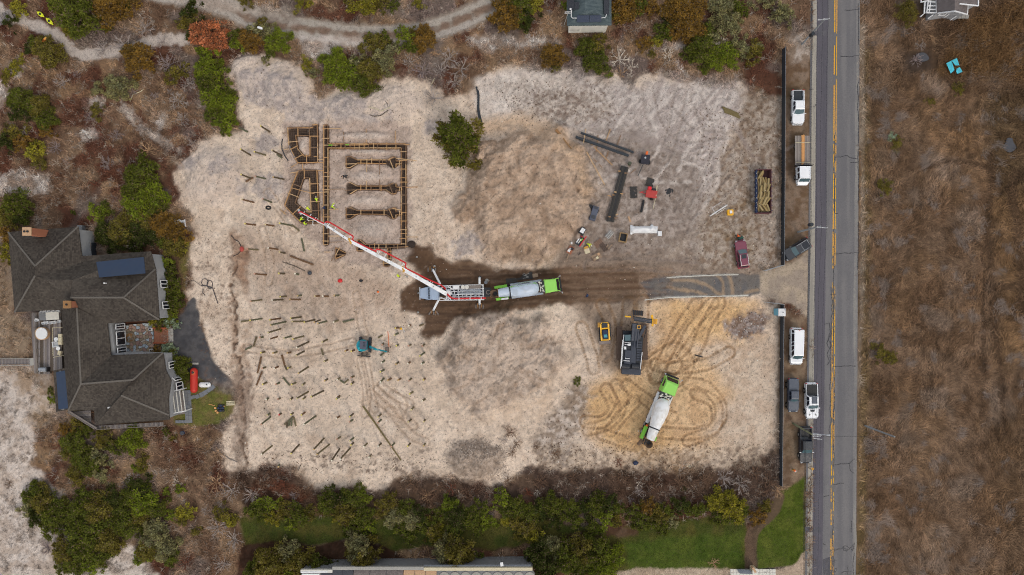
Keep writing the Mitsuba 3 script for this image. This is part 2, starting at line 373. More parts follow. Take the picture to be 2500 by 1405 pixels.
patch([(1370,650),(1560,650),(1700,680),(1640,730),(1560,740),(1400,745)], (118,96,80), (136,115,98), 1.2, .8, 2, 108, .7, streak=(.02, 6, .4))
# --- old asphalt drive and the apron at the gate
patch([(1560,690),(1610,676),(1858,668),(1858,720),(1700,728),(1590,732)], (106,105,108), (120,115,112), .25, .5, 1.4, 121, .97, (1.8, 4), name='driveway', zadd=.03)
patch([(1856,662),(1930,640),(1975,600),(1990,600),(1990,790),(1960,770),(1930,742),(1858,722)], (186,170,152), (168,154,142), .3, .4, 1.5, 123, .95, name='driveway_apron', zto=0)
for ln in ([(1640,684),(1710,690),(1750,715),(1765,724)], [(1750,672),(1764,690),(1766,720)], [(1780,674),(1787,700),(1789,722)], [(1672,709),(1700,712),(1722,722)], [(1630,700),(1680,712)], [(1820,716),(1850,708)]):
    stroke(ln, .35, (168,146,124), .8, .3, .2, 5)
stroke([(1628,678),(1740,672),(1800,671)], .22, (178,174,168), .85, .12, .05, 6); stroke([(1575,732),(1640,726),(1825,722)], .26, (190,186,180), .9, .12, .05, 7)
# --- road verge
patch([(1905,130),(1990,120),(1985,600),(1930,640),(1908,650)], (140,121,106), (112,90,72), .4, .8, 1.3, 125, .95, (1.2, 4), name='road_verge', zto=0)
patch([(1900,745),(1985,780),(1978,1175),(1900,1190)], (146,126,108), (112,90,74), .4, .8, 1.3, 127, .95, (1.2, 4), name='road_verge', zto=0)
patch([(1920,90),(1975,80),(1978,140),(1930,150)], (196,184,176), (150,132,118), .6, 1, 1, 129, .85)
for q in ((1948,230,60,50), (1950,330,30,120), (1935,600,40,60), (1945,880,40,120), (1935,1080,50,90)):
    patch([(q[0]-q[2]/2,q[1]-q[3]/2),(q[0]+q[2]/2,q[1]-q[3]/2),(q[0]+q[2]/2,q[1]+q[3]/2),(q[0]-q[2]/2,q[1]+q[3]/2)], (102,82,62), (140,122,104), .8, 1, .9, int(q[1]), .7)
# --- sandy paths, gravel track, open dune
GRAV = [(380,-20),(480,-5),(560,20),(640,55),(760,72),(880,88),(1000,85),(1100,60),(1200,15),(1240,-20)]
stroke(GRAV, 4.0, (150,138,128), .9, .5, .4, 131, 0, 'gravel_track')
def offs(line, o):
    p = np.array(curve(line)); d = np.gradient(p, axis=0); d /= np.linalg.norm(d, axis=1)[:, None]; return [tuple(q) for q in p + np.c_[-d[:, 1], d[:, 0]] * o]
stroke(offs(GRAV, 15), .95, (178,170,163), .9, .3, .2, 133, -.04, smooth=False); stroke(offs(GRAV, -15), .95, (176,168,160), .9, .3, .2, 134, -.04, smooth=False)
stroke(offs(GRAV, 0), 1.1, (122,96,80), .7, .4, .4, 135, .05, smooth=False, breakup=.4)
patch([(560,10),(700,15),(730,60),(640,55)], (176,166,158), (140,128,120), .7, 1, 1, 137, .8)
patch([(720,88),(900,92),(905,112),(830,118),(760,150),(740,125)], (202,192,186), (176,160,150), .6, .8, 1, 139, .9)
patch([(380,-20),(520,-10),(640,35),(520,30),(420,5)], (192,180,170), (170,156,146), .6, .6, 1, 141, .9)
stroke([(-10,20),(30,42),(90,62),(150,95),(190,132),(250,133),(320,118),(380,100),(450,98)], 1.7, (198,187,180), .92, .5, .5, 143, -.05, 'sand_path')
stroke([(300,258),(345,310),(390,340),(440,365)], 1.0, (188,176,168), .8, .6, .5, 145, 0, breakup=.35)
for pg in ([(190,325),(225,318),(235,335),(205,350)], [(-10,200),(18,195),(28,250),(-10,262)], [(-10,440),(40,415),(110,430),(130,470),(60,480),(-10,470)], [(1140,100),(1180,85),(1380,95),(1360,108),(1230,115),(1180,135)], [(1590,105),(1680,112),(1650,125),(1590,118)], [(380,285),(400,275),(408,310),(388,318)], [(222,245),(255,235),(258,262),(228,270)], [(30,160),(60,165),(55,190),(28,185)]):
    patch(pg, (200,190,184), (158,140,128), .6, 1.1, .9, 147 + int(pg[0][0]), .9)
patch([(-40,900),(60,910),(110,960),(130,1010),(70,1010),(90,1080),(80,1130),(110,1170),(160,1210),(200,1240),(180,1290),(240,1330),(330,1330),(390,1420),(120,1420),(60,1420),(-40,1420)], (203,192,185), (180,166,156), .8, 1.3, 1.6, 151, .95, name='dune_sand')
patch([(40,890),(130,900),(140,1010),(120,1040),(60,1030),(90,990),(60,930)], (150,128,106), (176,160,146), 1, 1.5, 1, 153, .85)
patch([(-40,560),(10,560),(30,700),(40,770),(80,790),(85,870),(-40,900)], (166,146,126), (140,118,98), 1, 1.2, 1.2, 155, .9)
patch([(-40,860),(90,870),(130,905),(140,1000),(-40,910)], (186,172,162), (150,128,108), 1, 1.2, 1, 156, .8)
specks([(-20,950),(90,950),(200,1280),(340,1400),(0,1400)], 420, (96,84,76), (.12, .4), .7, 157)
# --- house lot: lawn, tarmac turning area, mulch
patch([(430,560),(462,600),(455,700),(430,760),(432,660),(415,600)], (112,108,58), (128,112,76), .4, .6, 1.2, 161, .9, name='lawn')
patch([(452,748),(475,725),(492,790),(520,880),(575,940),(560,952),(510,945),(440,900),(420,860),(420,790)], (72,74,80), (92,92,96), .25, .35, 1.2, 163, .97, name='tarmac_drive', zto=.12)
patch([(425,905),(500,930),(560,950),(576,955),(572,1010),(520,1040),(430,1040),(400,960)], (104,108,54), (122,112,70), .3, .5, 1.1, 165, .95, name='lawn', zto=.15)
patch([(500,930),(580,940),(600,950),(590,970),(520,950)], (110,96,90), (150,138,130), .5, .8, .8, 166, .8)
patch([(400,615),(440,620),(450,760),(420,800),(390,790),(385,640)], (84,64,52), (104,82,66), .5, .6, 1, 167, .9)
patch([(390,860),(450,880),(470,930),(440,950),(410,930)], (86,66,52), (108,84,66), .5, .6, 1, 168, .9)
# crumbling bank along the lot line
for ln in ([(560,560),(588,600),(590,650),(575,700),(570,770),(580,850),(575,900),(592,960),(590,1050),(600,1130)], [(600,620),(605,700),(600,800),(598,900),(612,960)]):
    stroke(ln, 1.0, (146,118,99), .6, .8, .9, 171 + len(ln), -.22, breakup=.46)
stroke([(575,640),(566,700),(575,780),(572,860),(590,900),(588,960),(596,1010),(590,1080),(598,1130)], .35, (92,72,60), .8, .15, .6, 175, -.35, breakup=.36)
patch([(560,570),(605,600),(600,690),(565,680)], (150,118,98), (110,82,66), .8, 1.2, 1, 176, .7)
patch([(560,905),(610,900),(620,1000),(585,1140),(560,1100),(575,1000)], (140,120,108), (104,86,76), .7, 1.4, .8, 177, .7)
# --- lawns and beds on the south side
patch([(585,1262),(640,1255),(1300,1265),(1500,1300),(1560,1270),(1820,1255),(1822,1390),(1740,1420),(1500,1420),(1490,1330),(1380,1312),(1200,1345),(1080,1330),(960,1345),(900,1318),(850,1318),(760,1332),(700,1320),(640,1330),(600,1335)], (70,80,34), (88,86,42), .4, .5, 2, 181, .97, (2.2, 4), name='lawn', zto=.05)
patch([(1840,1300),(1880,1240),(1905,1200),(1965,1165),(1968,1350),(1950,1380),(1850,1390)], (76,92,32), (94,104,44), .35, .4, 2, 183, .97, (1.8, 4), name='lawn', zto=.05)
patch([(1520,1330),(1620,1310),(1810,1300),(1815,1385),(1720,1400),(1540,1400)], (68,88,32), (84,100,40), .8, .6, 2, 184, .8, (1.5, 4))
patch([(590,1330),(640,1325),(700,1318),(760,1335),(840,1318),(900,1318),(960,1345),(1010,1370),(1100,1372),(1100,1395),(600,1420),(580,1400)], (76,54,44), (58,40,32), .25, .4, 1.2, 185, .95, (.7, 4), name='mulch_bed')
patch([(1160,1360),(1295,1358),(1295,1380),(1160,1382)], (88,64,52), (66,46,38), .2, .3, 1, 187, .95, name='mulch_bed')
patch([(1370,1310),(1500,1280),(1560,1290),(1560,1312),(1440,1310),(1390,1320)], (104,82,70), (84,62,50), .4, .5, 1, 188, .9, name='mulch_bed')
stroke([(1832,1400),(1834,1320),(1848,1285),(1885,1250),(1900,1215)], 1.9, (104,86,72), .95, .25, .15, 189, 0, 'garden_path')
patch([(1450,1420),(1490,1400),(1560,1388),(1790,1388),(1790,1420)], (196,178,160), (180,160,142), .3, .4, 1, 191, .95)
patch([(1890,1390),(1940,1378),(1968,1340),(1972,1420),(1880,1420)], (200,180,162), (184,164,146), .2, .3, 1, 192, .95, name='garden_drive', zto=.03)
# dark brush belt between site and hedge
patch([(560,1150),(640,1140),(730,1160),(780,1195),(930,1200),(990,1165),(1090,1165),(1230,1185),(1300,1145),(1500,1140),(1700,1150),(1880,1100),(1905,1180),(1890,1220),(1700,1225),(600,1240)], (92,74,64), (70,54,46), .8, 1.2, 1.2, 193, .85, (.9, 4))
patch([(610,1180),(650,1165),(730,1190),(780,1215),(720,1230),(620,1215)], (98,62,48), (72,50,40), .6, 1, .8, 194, .8)
specks([(640,1100),(1060,1100),(1060,1160),(640,1150)], 90, (92,76,68), (.2, .8), .7, 195)
specks([(1300,1090),(1880,1090),(1860,1145),(1320,1150)], 160, (110,92,80), (.08, .3), .5, 196)
specks([(1180,195),(1480,190),(1520,300),(1260,300)], 120, (112,96,86), (.08, .25), .5, 197)
specks([(1700,240),(1900,250),(1900,650),(1700,640)], 60, (116,98,80), (.1, .3), .45, 198)
specks([(1700,240),(1900,250),(1900,650),(1700,640)], 160, (186,174,164), (.12, .45), .6, 199)
specks([(1400,320),(1700,340),(1700,640),(1400,640)], 200, (120,106,98), (.08, .25), .45, 200)
specks([(450,580),(580,580),(570,930),(500,930)], 240, (112,90,78), (.12, .45), .65, 201)
specks([(600,380),(1060,300),(1070,1130),(620,1130)], 520, (160,140,126), (.1, .4), .45, 202)
specks([(1080,780),(1400,760),(1380,1080),(1100,1080)], 330, (120,104,94), (.1, .3), .6, 203)
specks([(1080,340),(1440,280),(1430,640),(1050,640)], 420, (132,110,92), (.1, .35), .5, 204)
specks([(1080,1070),(1240,1070),(1240,1180),(1090,1180)], 500, (120,106,96), (.1, .22), .6, 205, .06)
patch([(1705,560),(1740,450),(1790,330),(1832,240),(1905,250),(1905,640),(1860,665),(1700,655)], (118,98,82), (184,172,162), 1.2, 1.6, 1, 401, .5, (.5, 4))
patch([(1190,200),(1300,190),(1480,195),(1520,290),(1300,310),(1250,260)], (110,94,84), (196,186,178), 1.2, 1.6, 1, 403, .45, (.45, 4))
patch([(1300,1085),(1500,1100),(1880,1085),(1860,1140),(1560,1148),(1320,1146)], (100,82,70), (188,170,152), .8, 1.4, 1, 405, .6, (.55, 4))
patch([(1400,340),(1560,330),(1700,420),(1700,640),(1400,610),(1440,520)], (116,102,94), (166,154,148), 1.6, 1.6, 1, 407, .55, (.6, 4))
# --- ruts
for k, ln in enumerate(([(1470,745),(1490,800),(1480,870)], [(1535,740),(1530,800),(1528,900)], [(1570,735),(1566,800),(1556,890)], [(1700,742),(1660,800),(1620,880),(1600,925)], [(1756,738),(1720,800),(1690,870),(1640,900),(1600,890)], [(1740,738),(1690,790),(1640,860)], [(1610,870),(1650,850),(1680,890),(1650,930),(1600,915),(1595,880),(1625,868)], [(1700,960),(1745,985),(1745,1040),(1690,1060),(1600,1055)], [(1680,935),(1730,950),(1760,1000),(1740,1050),(1680,1075)], [(1505,940),(1520,980),(1490,1030),(1435,1050)], [(1480,950),(1500,1000),(1470,1030),(1430,1030)], [(1530,940),(1590,985),(1640,1020)], [(1470,1060),(1540,1085)], [(1550,980),(1490,1050)], [(1420,800),(1440,860),(1450,900)], [(1640,900),(1720,890),(1780,860)], [(1440,650),(1560,645),(1700,655)], [(1660,230),(1640,330),(1600,430)], [(1700,240),(1730,330),(1700,430),(1660,520)], [(1580,215),(1600,300),(1660,360),(1780,350)], [(1650,250),(1700,300),(1780,310)], [(1720,480),(1760,430),(1800,380)], [(1690,560),(1740,490),(1790,440)])):
    y0 = ln[0][1]
    tyres(ln, 2.0, .45, (140, 110, 82) if y0 > 720 else (132, 120, 114), .85 if y0 > 720 else .6, -.15, 210 + k)
for k, ln in enumerate(([(890,870),(900,920),(905,960),(915,1000)], [(905,960),(950,1000),(1000,1060),(1040,1080)], [(920,950),(970,1000),(1010,1040)], [(880,880),(895,960),(890,1010)], [(960,960),(985,985),(975,1010),(950,1000)], [(930,940),(960,965),(1000,985)], [(870,720),(880,780),(890,815)], [(655,470),(690,520),(720,560)], [(600,850),(700,865),(800,850),(860,835)], [(640,560),(660,640),(655,690)])):
    tyres(ln, 1.3, .3, (168, 146, 128), .75, -.16, 240 + k, lug=False)
for k in range(9):
    y = 662 + k * 9
    stroke([(1100 + k * 7, y + 12), (1300, y + 4), (1450, y), (1640, y - 4)], .3, (90, 68, 54) if k % 2 else (140, 116, 98), .5, .25, .2, 260 + k, -.05, breakup=.4)
for k in range(22):      # raked drag marks on the bright right-hand sand
    a = rng.uniform(0, 6.28); x0, y0 = rng.uniform(1480, 1800), rng.uniform(215, 420); L = rng.uniform(40, 110); b = rng.uniform(-.9, .9)
    stroke([(x0, y0), (x0 + L * math.cos(a), y0 + L * math.sin(a)), (x0 + 2 * L * math.cos(a + b), y0 + 2 * L * math.sin(a + b))], rng.uniform(.25, .7), [(150, 138, 134), (206, 197, 192)][k % 2], .6, .3, .3, 280 + k, [-.06, .05][k % 2], breakup=.35)
for k in range(40):      # rills down the heaps
    cxp, cyp = [(1290, 478), (1225, 885)][k % 2]; a = rng.uniform(0, 6.28); r0, r1 = rng.uniform(20, 90), rng.uniform(100, 165)
    stroke([(cxp + r0 * math.cos(a), cyp + r0 * math.sin(a) * .9), (cxp + r1 * math.cos(a + .25), cyp + r1 * math.sin(a + .25) * .85)], rng.uniform(.2, .5), (140, 116, 98), .45, .3, .4, 310 + k, -.08, breakup=.4)
patch([(1095,640),(1200,640),(1260,600),(1300,615),(1200,655)], (150,126,106), None, .8, .8, 1, 350, .5)
patch([(1290,960),(1340,920),(1400,900),(1380,980),(1310,1030),(1230,1040),(1180,1010)], (212,194,178), (200,180,162), .8, .7, 2, 351, .85)
patch([(1150,300),(1250,280),(1340,300),(1420,370),(1440,470),(1420,520),(1400,420),(1340,350),(1260,320),(1160,330)], (196,170,146), (184,158,134), 1, .8, 2, 352, .8)

# --- footings dug into the sand (survey outlines); the boards are set later
def rect(x0, y0, x1, y1): return [(x0, y0), (x1, y0), (x1, y1), (x0, y1)]
def pier(dy): return [(845,383+dy),(854,382+dy),(872,391+dy),(942,391+dy),(959,384+dy),(967,385+dy),(967,393+dy),(981,395+dy),(981,401+dy),(967,401+dy),(967,409+dy),(957,410+dy),(943,400+dy),(872,399+dy),(856,410+dy),(846,410+dy)]
FOOT = {
 'ring_a': Polygon([(702,313),(764,312),(764,305),(775,305),(776,397),(727,398),(706,357)]).difference(Polygon([(722,331),(757,332),(757,381),(742,382),(727,364)])),
 'ring_b': Polygon([(728,417),(774,416),(779,545),(736,545),(695,502)]).difference(Polygon([(742,435),(756,435),(760,518),(748,518),(721,496)])),
 'wall': unary_union([Polygon(rect(790.5,306,801,598)), Polygon(rect(799,352,991,362)), Polygon(rect(980,352,991,604)), Polygon(rect(872,598,991,605)), Polygon([(872,586),(879,586),(893,598),(893,605),(886,613),(872,613)]), Polygon(rect(947,604,953,640)), Polygon(rect(937,634,951,650))]),
 'pier_1': Polygon(pier(0)), 'pier_2': Polygon(pier(64)), 'pier_3': Polygon(pier(124)),
 'tri': Polygon([(819,605),(844,618),(843,622),(820,632)])}
pit = [(692,300),(1000,300),(1004,612),(960,660),(930,655),(870,640),(815,638),(770,600),(690,520)]
patch(pit, (184,166,156), (160,142,132), .6, .8, 1.2, 361, .85, (.9, 4), zto=-.25)
for q in ((905, 432, 62, 17), (900, 492, 60, 19), (915, 560, 62, 26), (905, 372, 60, 8), (741, 356, 14, 20), (890, 332, 90, 12)):
    w_, m_ = mound(*q, .5, .3, .5, int(q[1])); col[w_] = mixc(col[w_], mixc(C(176, 160, 150), C(212, 198, 188), vfbm(X[w_] / .8, Y[w_] / .8, 3, int(q[0]))), m_ * .8)
for k, (nm, pg) in enumerate(FOOT.items()):
    for g in getattr(pg, 'geoms', [pg]):
        for ring, sg in [(g.exterior, 1)] + [(q, -1) for q in g.interiors]:
            pts = list(ring.coords)[:-1]
            w_, m_ = mask(pts, .12, .0, 1, 0)
            if sg > 0: W_, M_ = w_, m_.copy()
            else:
                sub = np.zeros(X.shape, np.float32); sub[w_] = m_; M_ = np.clip(M_ - sub[W_], 0, 1)
        col[W_] = mixc(col[W_], mixc(C(150, 130, 115), C(122, 103, 90), vfbm(X[W_] / .6, Y[W_] / .6, 2, 370 + k)), M_)
        Z[W_] = Z[W_] * (1 - M_) - 1.15 * M_
# relief of worked sand over the open ground
open_ = ((kind == kid('sand_clearing')) | (kind == kid('dune_sand'))).astype(float) * (Z > -.6)
Z = Z + RELIEF * (open_ + .35 * (kind == kid('mud_track')))
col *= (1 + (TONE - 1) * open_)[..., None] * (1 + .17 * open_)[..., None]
col *= np.where(kind == 0, .88, 1.0)[..., None]
# grain
col *= (1 + (n4 - .5) * .22 + (n3 - .5) * .16)[..., None]
fine = rng.random(X.shape) - .5
col *= (1 + fine * .16 * (.4 + .6 * (kind == 0)))[..., None]
# keep the strip by the road level
lv = sstep(G(1955, 0)[0] - 3, G(1955, 0)[0], X); Z = Z * (1 - lv)
# house plots level
for q in ([(10,550),(470,550),(470,1050),(130,1050),(10,900)], [(1370,-10),(1500,-10),(1500,75),(1370,75)], [(580,1385),(1320,1385),(1320,1430),(580,1430)]):
    w_, m_ = mask(q, 2, 0, 1, 0); Z[w_] *= (1 - m_)
_gz = RegularGridInterpolator((gy, gx), Z, bounds_error=False, fill_value=0.0)
def gz(x, y): return float(_gz((float(y), float(x))))
def Gz(px, py, dz=0.0):
    x, y = G(px, py); z = gz(x, y)
    x, y = G(px, py, z); return np.array([x, y, z + dz])

mat('mat_ground', raw={'type': 'blendbsdf',
    'weight': mikit.proc(lambda p, n, uv: 0.34 * mikit.smoothstep(0.55, 0.9, mikit.noise(p.x * 9, p.y * 9)) + 0.10 * mikit.noise(p.x * 31, p.y * 31)),
    'a': {'type': 'diffuse', 'reflectance': {'type': 'mesh_attribute', 'name': 'vertex_color'}},
    'b': {'type': 'diffuse', 'reflectance': {'type': 'rgb', 'value': [0.05, 0.04, 0.032]}}})

def deal(XG, YG, ZG, colG, kindG, names):
    ny, nx = XG.shape
    idx = np.arange(ny * nx).reshape(ny, nx)
    q = np.stack([idx[:-1, :-1], idx[:-1, 1:], idx[1:, 1:], idx[1:, :-1]], -1).reshape(-1, 4)
    kq = kindG[:-1, :-1].ravel()
    V = np.c_[XG.ravel(), YG.ravel(), ZG.ravel()]; CC = np.clip(colG.reshape(-1, 3), .004, .85)
    for k, nm in enumerate(names):
        f = q[kq == k]
        if len(f) == 0: continue
        u, inv = np.unique(f, return_inverse=True); f = inv.reshape(-1, 4)
        f = np.vstack([f[:, [0, 1, 2]], f[:, [0, 2, 3]]])
        obj(nm, (V[u], f), 'mat_ground', smooth=True, color=CC[u], kind='structure', label=GLAB.get(nm))
GLAB = {'scrub_ground': 'brown sandy floor under the dune scrub', 'sand_clearing': 'pale raked sand of the cleared building plot', 'mud_track': 'wet dark brown mud track under the trucks',
        'driveway': 'worn grey tarmac drive smeared with sand', 'driveway_apron': 'pale sandy apron between gate and road', 'road_verge': 'bare brown verge where cars are parked',
        'gravel_track': 'curving two-rut gravel track through the scrub', 'sand_path': 'narrow white sand footpath bending through scrub', 'dune_sand': 'open white dune sand dotted with tufts',
        'lawn': 'short green mown lawn', 'tarmac_drive': 'dark tarmac turning area beside the grey house', 'mulch_bed': 'dark brown mulched planting bed', 'garden_path': 'curved brown mulch path across the lawn',
        'garden_drive': 'pale gravel corner of the neighbour drive'}
deal(X, Y, Z, col, kind, KINDS)

# --- marsh side (east of the road)
mgx = np.arange(52.28, 98.0, .24); mgy = np.arange(-58.0, 58.0, .24)
MX, MY = np.meshgrid(mgx, mgy); MPX, MPY = MX * PPM + 1250, 702.5 - MY * PPM
mcol = mixc(C(112, 92, 76), C(96, 76, 60), sstep(.35, .65, vfbm(MX / 4, MY / 4, 4, 401)))
mcol = mixc(mcol, C(126, 112, 102), sstep(.54, .7, vfbm(MX / 5, MY / 7, 4, 403)) * .5)
mcol = mixc(mcol, C(118, 94, 72), sstep(.55, .7, vfbm(MX / 5, MY / 7, 3, 405)) * .45)
def mpatch(poly, c0, c1, edge, warp, seed, st=.9, sc=1.2):
    w, m = mask(poly, edge, warp, 2, seed, mgx, mgy)
    if m.size == 0: return
    t = vfbm(MX[w] / sc, MY[w] / sc, 4, seed); mcol[w] = mixc(mcol[w], mixc(np.broadcast_to(alb(c0), m.shape + (3,)), alb(c1), sstep(.35, .65, t)), m * st)
mpatch([(2290,180),(2350,60),(2520,-20),(2520,200),(2400,190)], (88,66,44), (106,82,56), 1, 1, 411)
mpatch([(2400,240),(2520,200),(2520,560),(2440,520),(2400,400)], (86,70,52), (70,56,42), 2, 2, 413)
mpatch([(2240,320),(2380,300),(2400,380),(2300,390)], (126,98,72), (112,88,66), 2, 2, 415, .7)
mpatch([(2420,480),(2520,480),(2520,900),(2430,900)], (100,78,56), (112,88,64), 2, 1.5, 417, .7)
mpatch([(2420,1000),(2520,1000),(2520,1420),(2440,1420)], (84,68,54), (98,78,60), 2, 1.5, 418, .7)
mpatch([(2100,120),(2118,120),(2122,700),(2110,1420),(2088,1420),(2104,700)], (92,78,52), (120,100,76), .5, .4, 419, .8)
mpatch([(2098,60),(2112,60),(2112,700),(2096,1000),(2088,1000),(2100,600)], (150,138,126), (130,114,100), .3, .4, 421, .7)
mpatch([(2200,130),(2270,125),(2280,170),(2215,185)], (62,52,46), (76,64,58), 1, .8, 423, .9)
MTRACK = None
for pts, w_t in (([(2418,380),(2412,560),(2420,700),(2440,900),(2450,1060)], 1.1), ([(2480,430),(2470,470),(2486,600),(2496,760)], 1.6), ([(2380,590),(2400,640),(2395,1000)], .7), ([(2440,700),(2490,706),(2470,780)], 1.2), ([(2250,420),(2300,400),(2400,410),(2440,470)], .8)):
    pts = curve(pts); pp = np.array([G(*q) for q in pts]); dd = np.full(MX.shape, 99.)
    for a_, b_ in zip(pp[:-1], pp[1:]):
        e_ = b_ - a_; tt_ = np.clip(((MX - a_[0]) * e_[0] + (MY - a_[1]) * e_[1]) / (e_ @ e_ + 1e-9), 0, 1); dd = np.minimum(dd, np.hypot(MX - a_[0] - tt_ * e_[0], MY - a_[1] - tt_ * e_[1]))
    mt_ = sstep(w_t, w_t * .3, dd + (vfbm(MX / .8, MY / .8, 2, 441) - .5)); MTRACK = mt_ if MTRACK is None else np.maximum(MTRACK, mt_)
mcol = mixc(mcol, C(74, 58, 46), MTRACK * .8)
mcol = mcol * (1.1 + .4 * (vfbm(MX / 2.6, MY / 26, 3, 451) - .5))[..., None]
mcol *= (.95 + (rng.random(MX.shape) - .5) * .3)[..., None]
MZ = (vfbm(MX / 3, MY / 3, 3, 431) - .5) * .3 * sstep(60.5, 62.5, MX) - .12 * sstep(60.6, 62.5, MX)
deal(MX, MY, MZ, mcol, np.zeros(MX.shape, np.uint8), ['marsh_ground'])
# the land goes on, flat, to the horizon
hz = MB(); R = 3000.
for x0, x1, y0, y1 in ((-R, -96.9, -R, R), (97.7, R, -R, R), (-96.9, 97.7, 57.7, R), (-96.9, 97.7, -R, -57.8)):
    hz.add([[x0, y0, -.25], [x1, y0, -.25], [x1, y1, -.25], [x0, y1, -.25]], [[0, 1, 2, 3]], alb((112, 96, 80)))
obj('surrounding_land', hz.mesh(), 'mat_vertex', color=hz.color(), kind='structure', label='flat brown scrubland reaching to the horizon')
# ---- vegetation ------------------------------------------------------------
PLANTS = []          # (key, kind of label, px, py) for the label writer
rv = np.random.default_rng(77)

def leaf_template(nclump, nleaf, rgb, var, shape, seed, leaf=.2, rgb2=None):
    """crown of unit radius: leaf sprays gathered in clumps through a dome (or a cone)"""
    r = np.random.default_rng(seed); V, F, CL = [], [], []
    base = alb(rgb, 2.9); b2 = alb(rgb2, 2.9) if rgb2 is not None else base * np.array([1.25, 1.1, .8])
    lob = r.uniform(0, 6.28, 5); la = r.uniform(.06, .26, 5)
    n = nclump * nleaf
    az = r.uniform(0, 2 * np.pi, nclump); u = r.uniform(0, 1, nclump) ** .5
    edge = 1 + sum(la[k] * np.cos((k + 2) * az + lob[k]) for k in range(5))
    if shape == 'cone':
        h = r.uniform(0, 1, nclump); rad = (1 - h) ** .8 * (.45 + .55 * u) * edge; c = np.c_[rad * np.cos(az), rad * np.sin(az), .25 + h * 2.4]
    else:
        rad = u * edge * .92; top = np.sqrt(np.clip(1 - (rad / 1.12) ** 2, .03, 1)); lev = r.uniform(.35, 1, nclump) ** .6
        c = np.c_[rad * np.cos(az), rad * np.sin(az), .12 + .85 * top * lev * (1 + .25 * np.cos(3 * az + lob[0]))]
    c = np.repeat(c, nleaf, 0); cr = np.repeat(r.uniform(.11, .25, nclump), nleaf)
    g = r.normal(size=(n, 3)); g /= np.linalg.norm(g, axis=1)[:, None]; g[:, 2] = g[:, 2] * .8
    p = c + g * (cr * r.uniform(.3, 1, n))[:, None]
    d = g * .8 + r.normal(size=(n, 3)) * .55; d[:, 2] = d[:, 2] * .5 + .1; d /= np.linalg.norm(d, axis=1)[:, None]
    s = np.cross(d, r.normal(size=(n, 3))); s /= np.linalg.norm(s, axis=1)[:, None] + 1e-9
    L = (leaf * r.uniform(.6, 1.25, n))[:, None]
    V = np.stack([p - s * L * .3, p + s * L * .3, p + d * L], 1).reshape(-1, 3)
    F = np.arange(3 * n).reshape(-1, 3)
    tone = np.repeat(r.uniform(0, 1, nclump), nleaf); br = np.repeat(r.uniform(.6, 1.35, nclump), nleaf) * r.uniform(1 - var, 1 + var, n)
    CL = (base + (b2 - base) * (tone * .7)[:, None]) * br[:, None]
    tw = r.random(n) < .13; CL[tw] = alb((118, 102, 86), 1.2) * r.uniform(.6, 1.3, tw.sum())[:, None]
    return mikit.ply((V, F), 'mat_leaf', color=np.clip(np.repeat(CL, 3, 0), .004, .8))

def twig_template(stems, depth, rgb, seed, spread=.9, thick=.03, fine=3, lean=0):
    """leafless crown of unit radius: forking stems, drawn as three-sided rods and slivers"""
    r = np.random.default_rng(seed); m = MB(); base = alb(rgb, 1.45)
    def rod(p, q, t0, t1, c):
        d = q - p; a = np.cross(d, (0.3, 0.2, 1.0)); a /= np.linalg.norm(a) + 1e-9; b = np.cross(d, a); b /= np.linalg.norm(b) + 1e-9
        o = [a, -.5 * a + .87 * b, -.5 * a - .87 * b]
        if t1 < thick * .2:
            m.add([p + o[0] * t0, p - o[0] * t0, q], [[0, 1, 2]], c); return
        m.add([p + k * t0 for k in o] + [q + k * t1 for k in o], [[0, 1, 4], [0, 4, 3], [1, 2, 5], [1, 5, 4], [2, 0, 3], [2, 3, 5]], c)
    def grow(p, d, L, t, k):
        q = p + d * L; c = base * r.uniform(.7, 1.25); rod(p, q, t, t * .6, c)
        if k == 0: return
        for j in range(fine if k < depth else 2 + (r.random() < .5)):
            e = d + r.normal(size=3) * .55; e[2] = e[2] * .7 + .08; e /= np.linalg.norm(e)
            grow(p + d * L * r.uniform(.45, 1), e, L * r.uniform(.55, .8), t * .55, k - 1)
    for s in range(stems):
        a = s * 6.283 / stems + r.uniform(-.4, .4); e = r.uniform(.25, 1.1)
        d = np.array([math.cos(a) * math.cos(e) * spread, math.sin(a) * math.cos(e) * spread, math.sin(e)]); d[0] += lean; d /= np.linalg.norm(d)
        grow(np.array([0, 0, 0.0]), d, r.uniform(.36, .5), thick, depth)
    return mikit.ply(m.mesh(), 'mat_vertex', color=np.clip(m.color(), .004, .8))

GREENS = {'b': ((78, 88, 30), 'bright green'), 'o': ((78, 74, 36), 'olive green'), 'd': ((46, 52, 26), 'dark green'), 'r': ((90, 72, 36), 'rusty olive'), 'g': ((92, 92, 68), 'grey-green'),
          'y': ((96, 94, 36), 'yellow-green'), 'a': ((128, 84, 62), 'orange-leaved'), 's': ((104, 118, 104), 'silvery blue'), 'w': ((84, 50, 44), 'wine-red'), 'm': ((64, 70, 29), 'mid green')}
_lt = {}
def leaf(code, form, variant):
    k = (code, form, variant)
    if k not in _lt:
        rgb = GREENS[code][0]; sd = ord(code) * 31 + variant * 7 + len(form) * 101
        nc, nl, lf = {'S': (34, 36, .19), 'L': (120, 40, .13), 'cone': (170, 44, .15), 'box': (190, 36, .08)}[form]
        _lt[k] = leaf_template(nc, nl, rgb, .28, 'cone' if form == 'cone' else 'dome', sd, lf)
    return _lt[k]
_trunk = {}
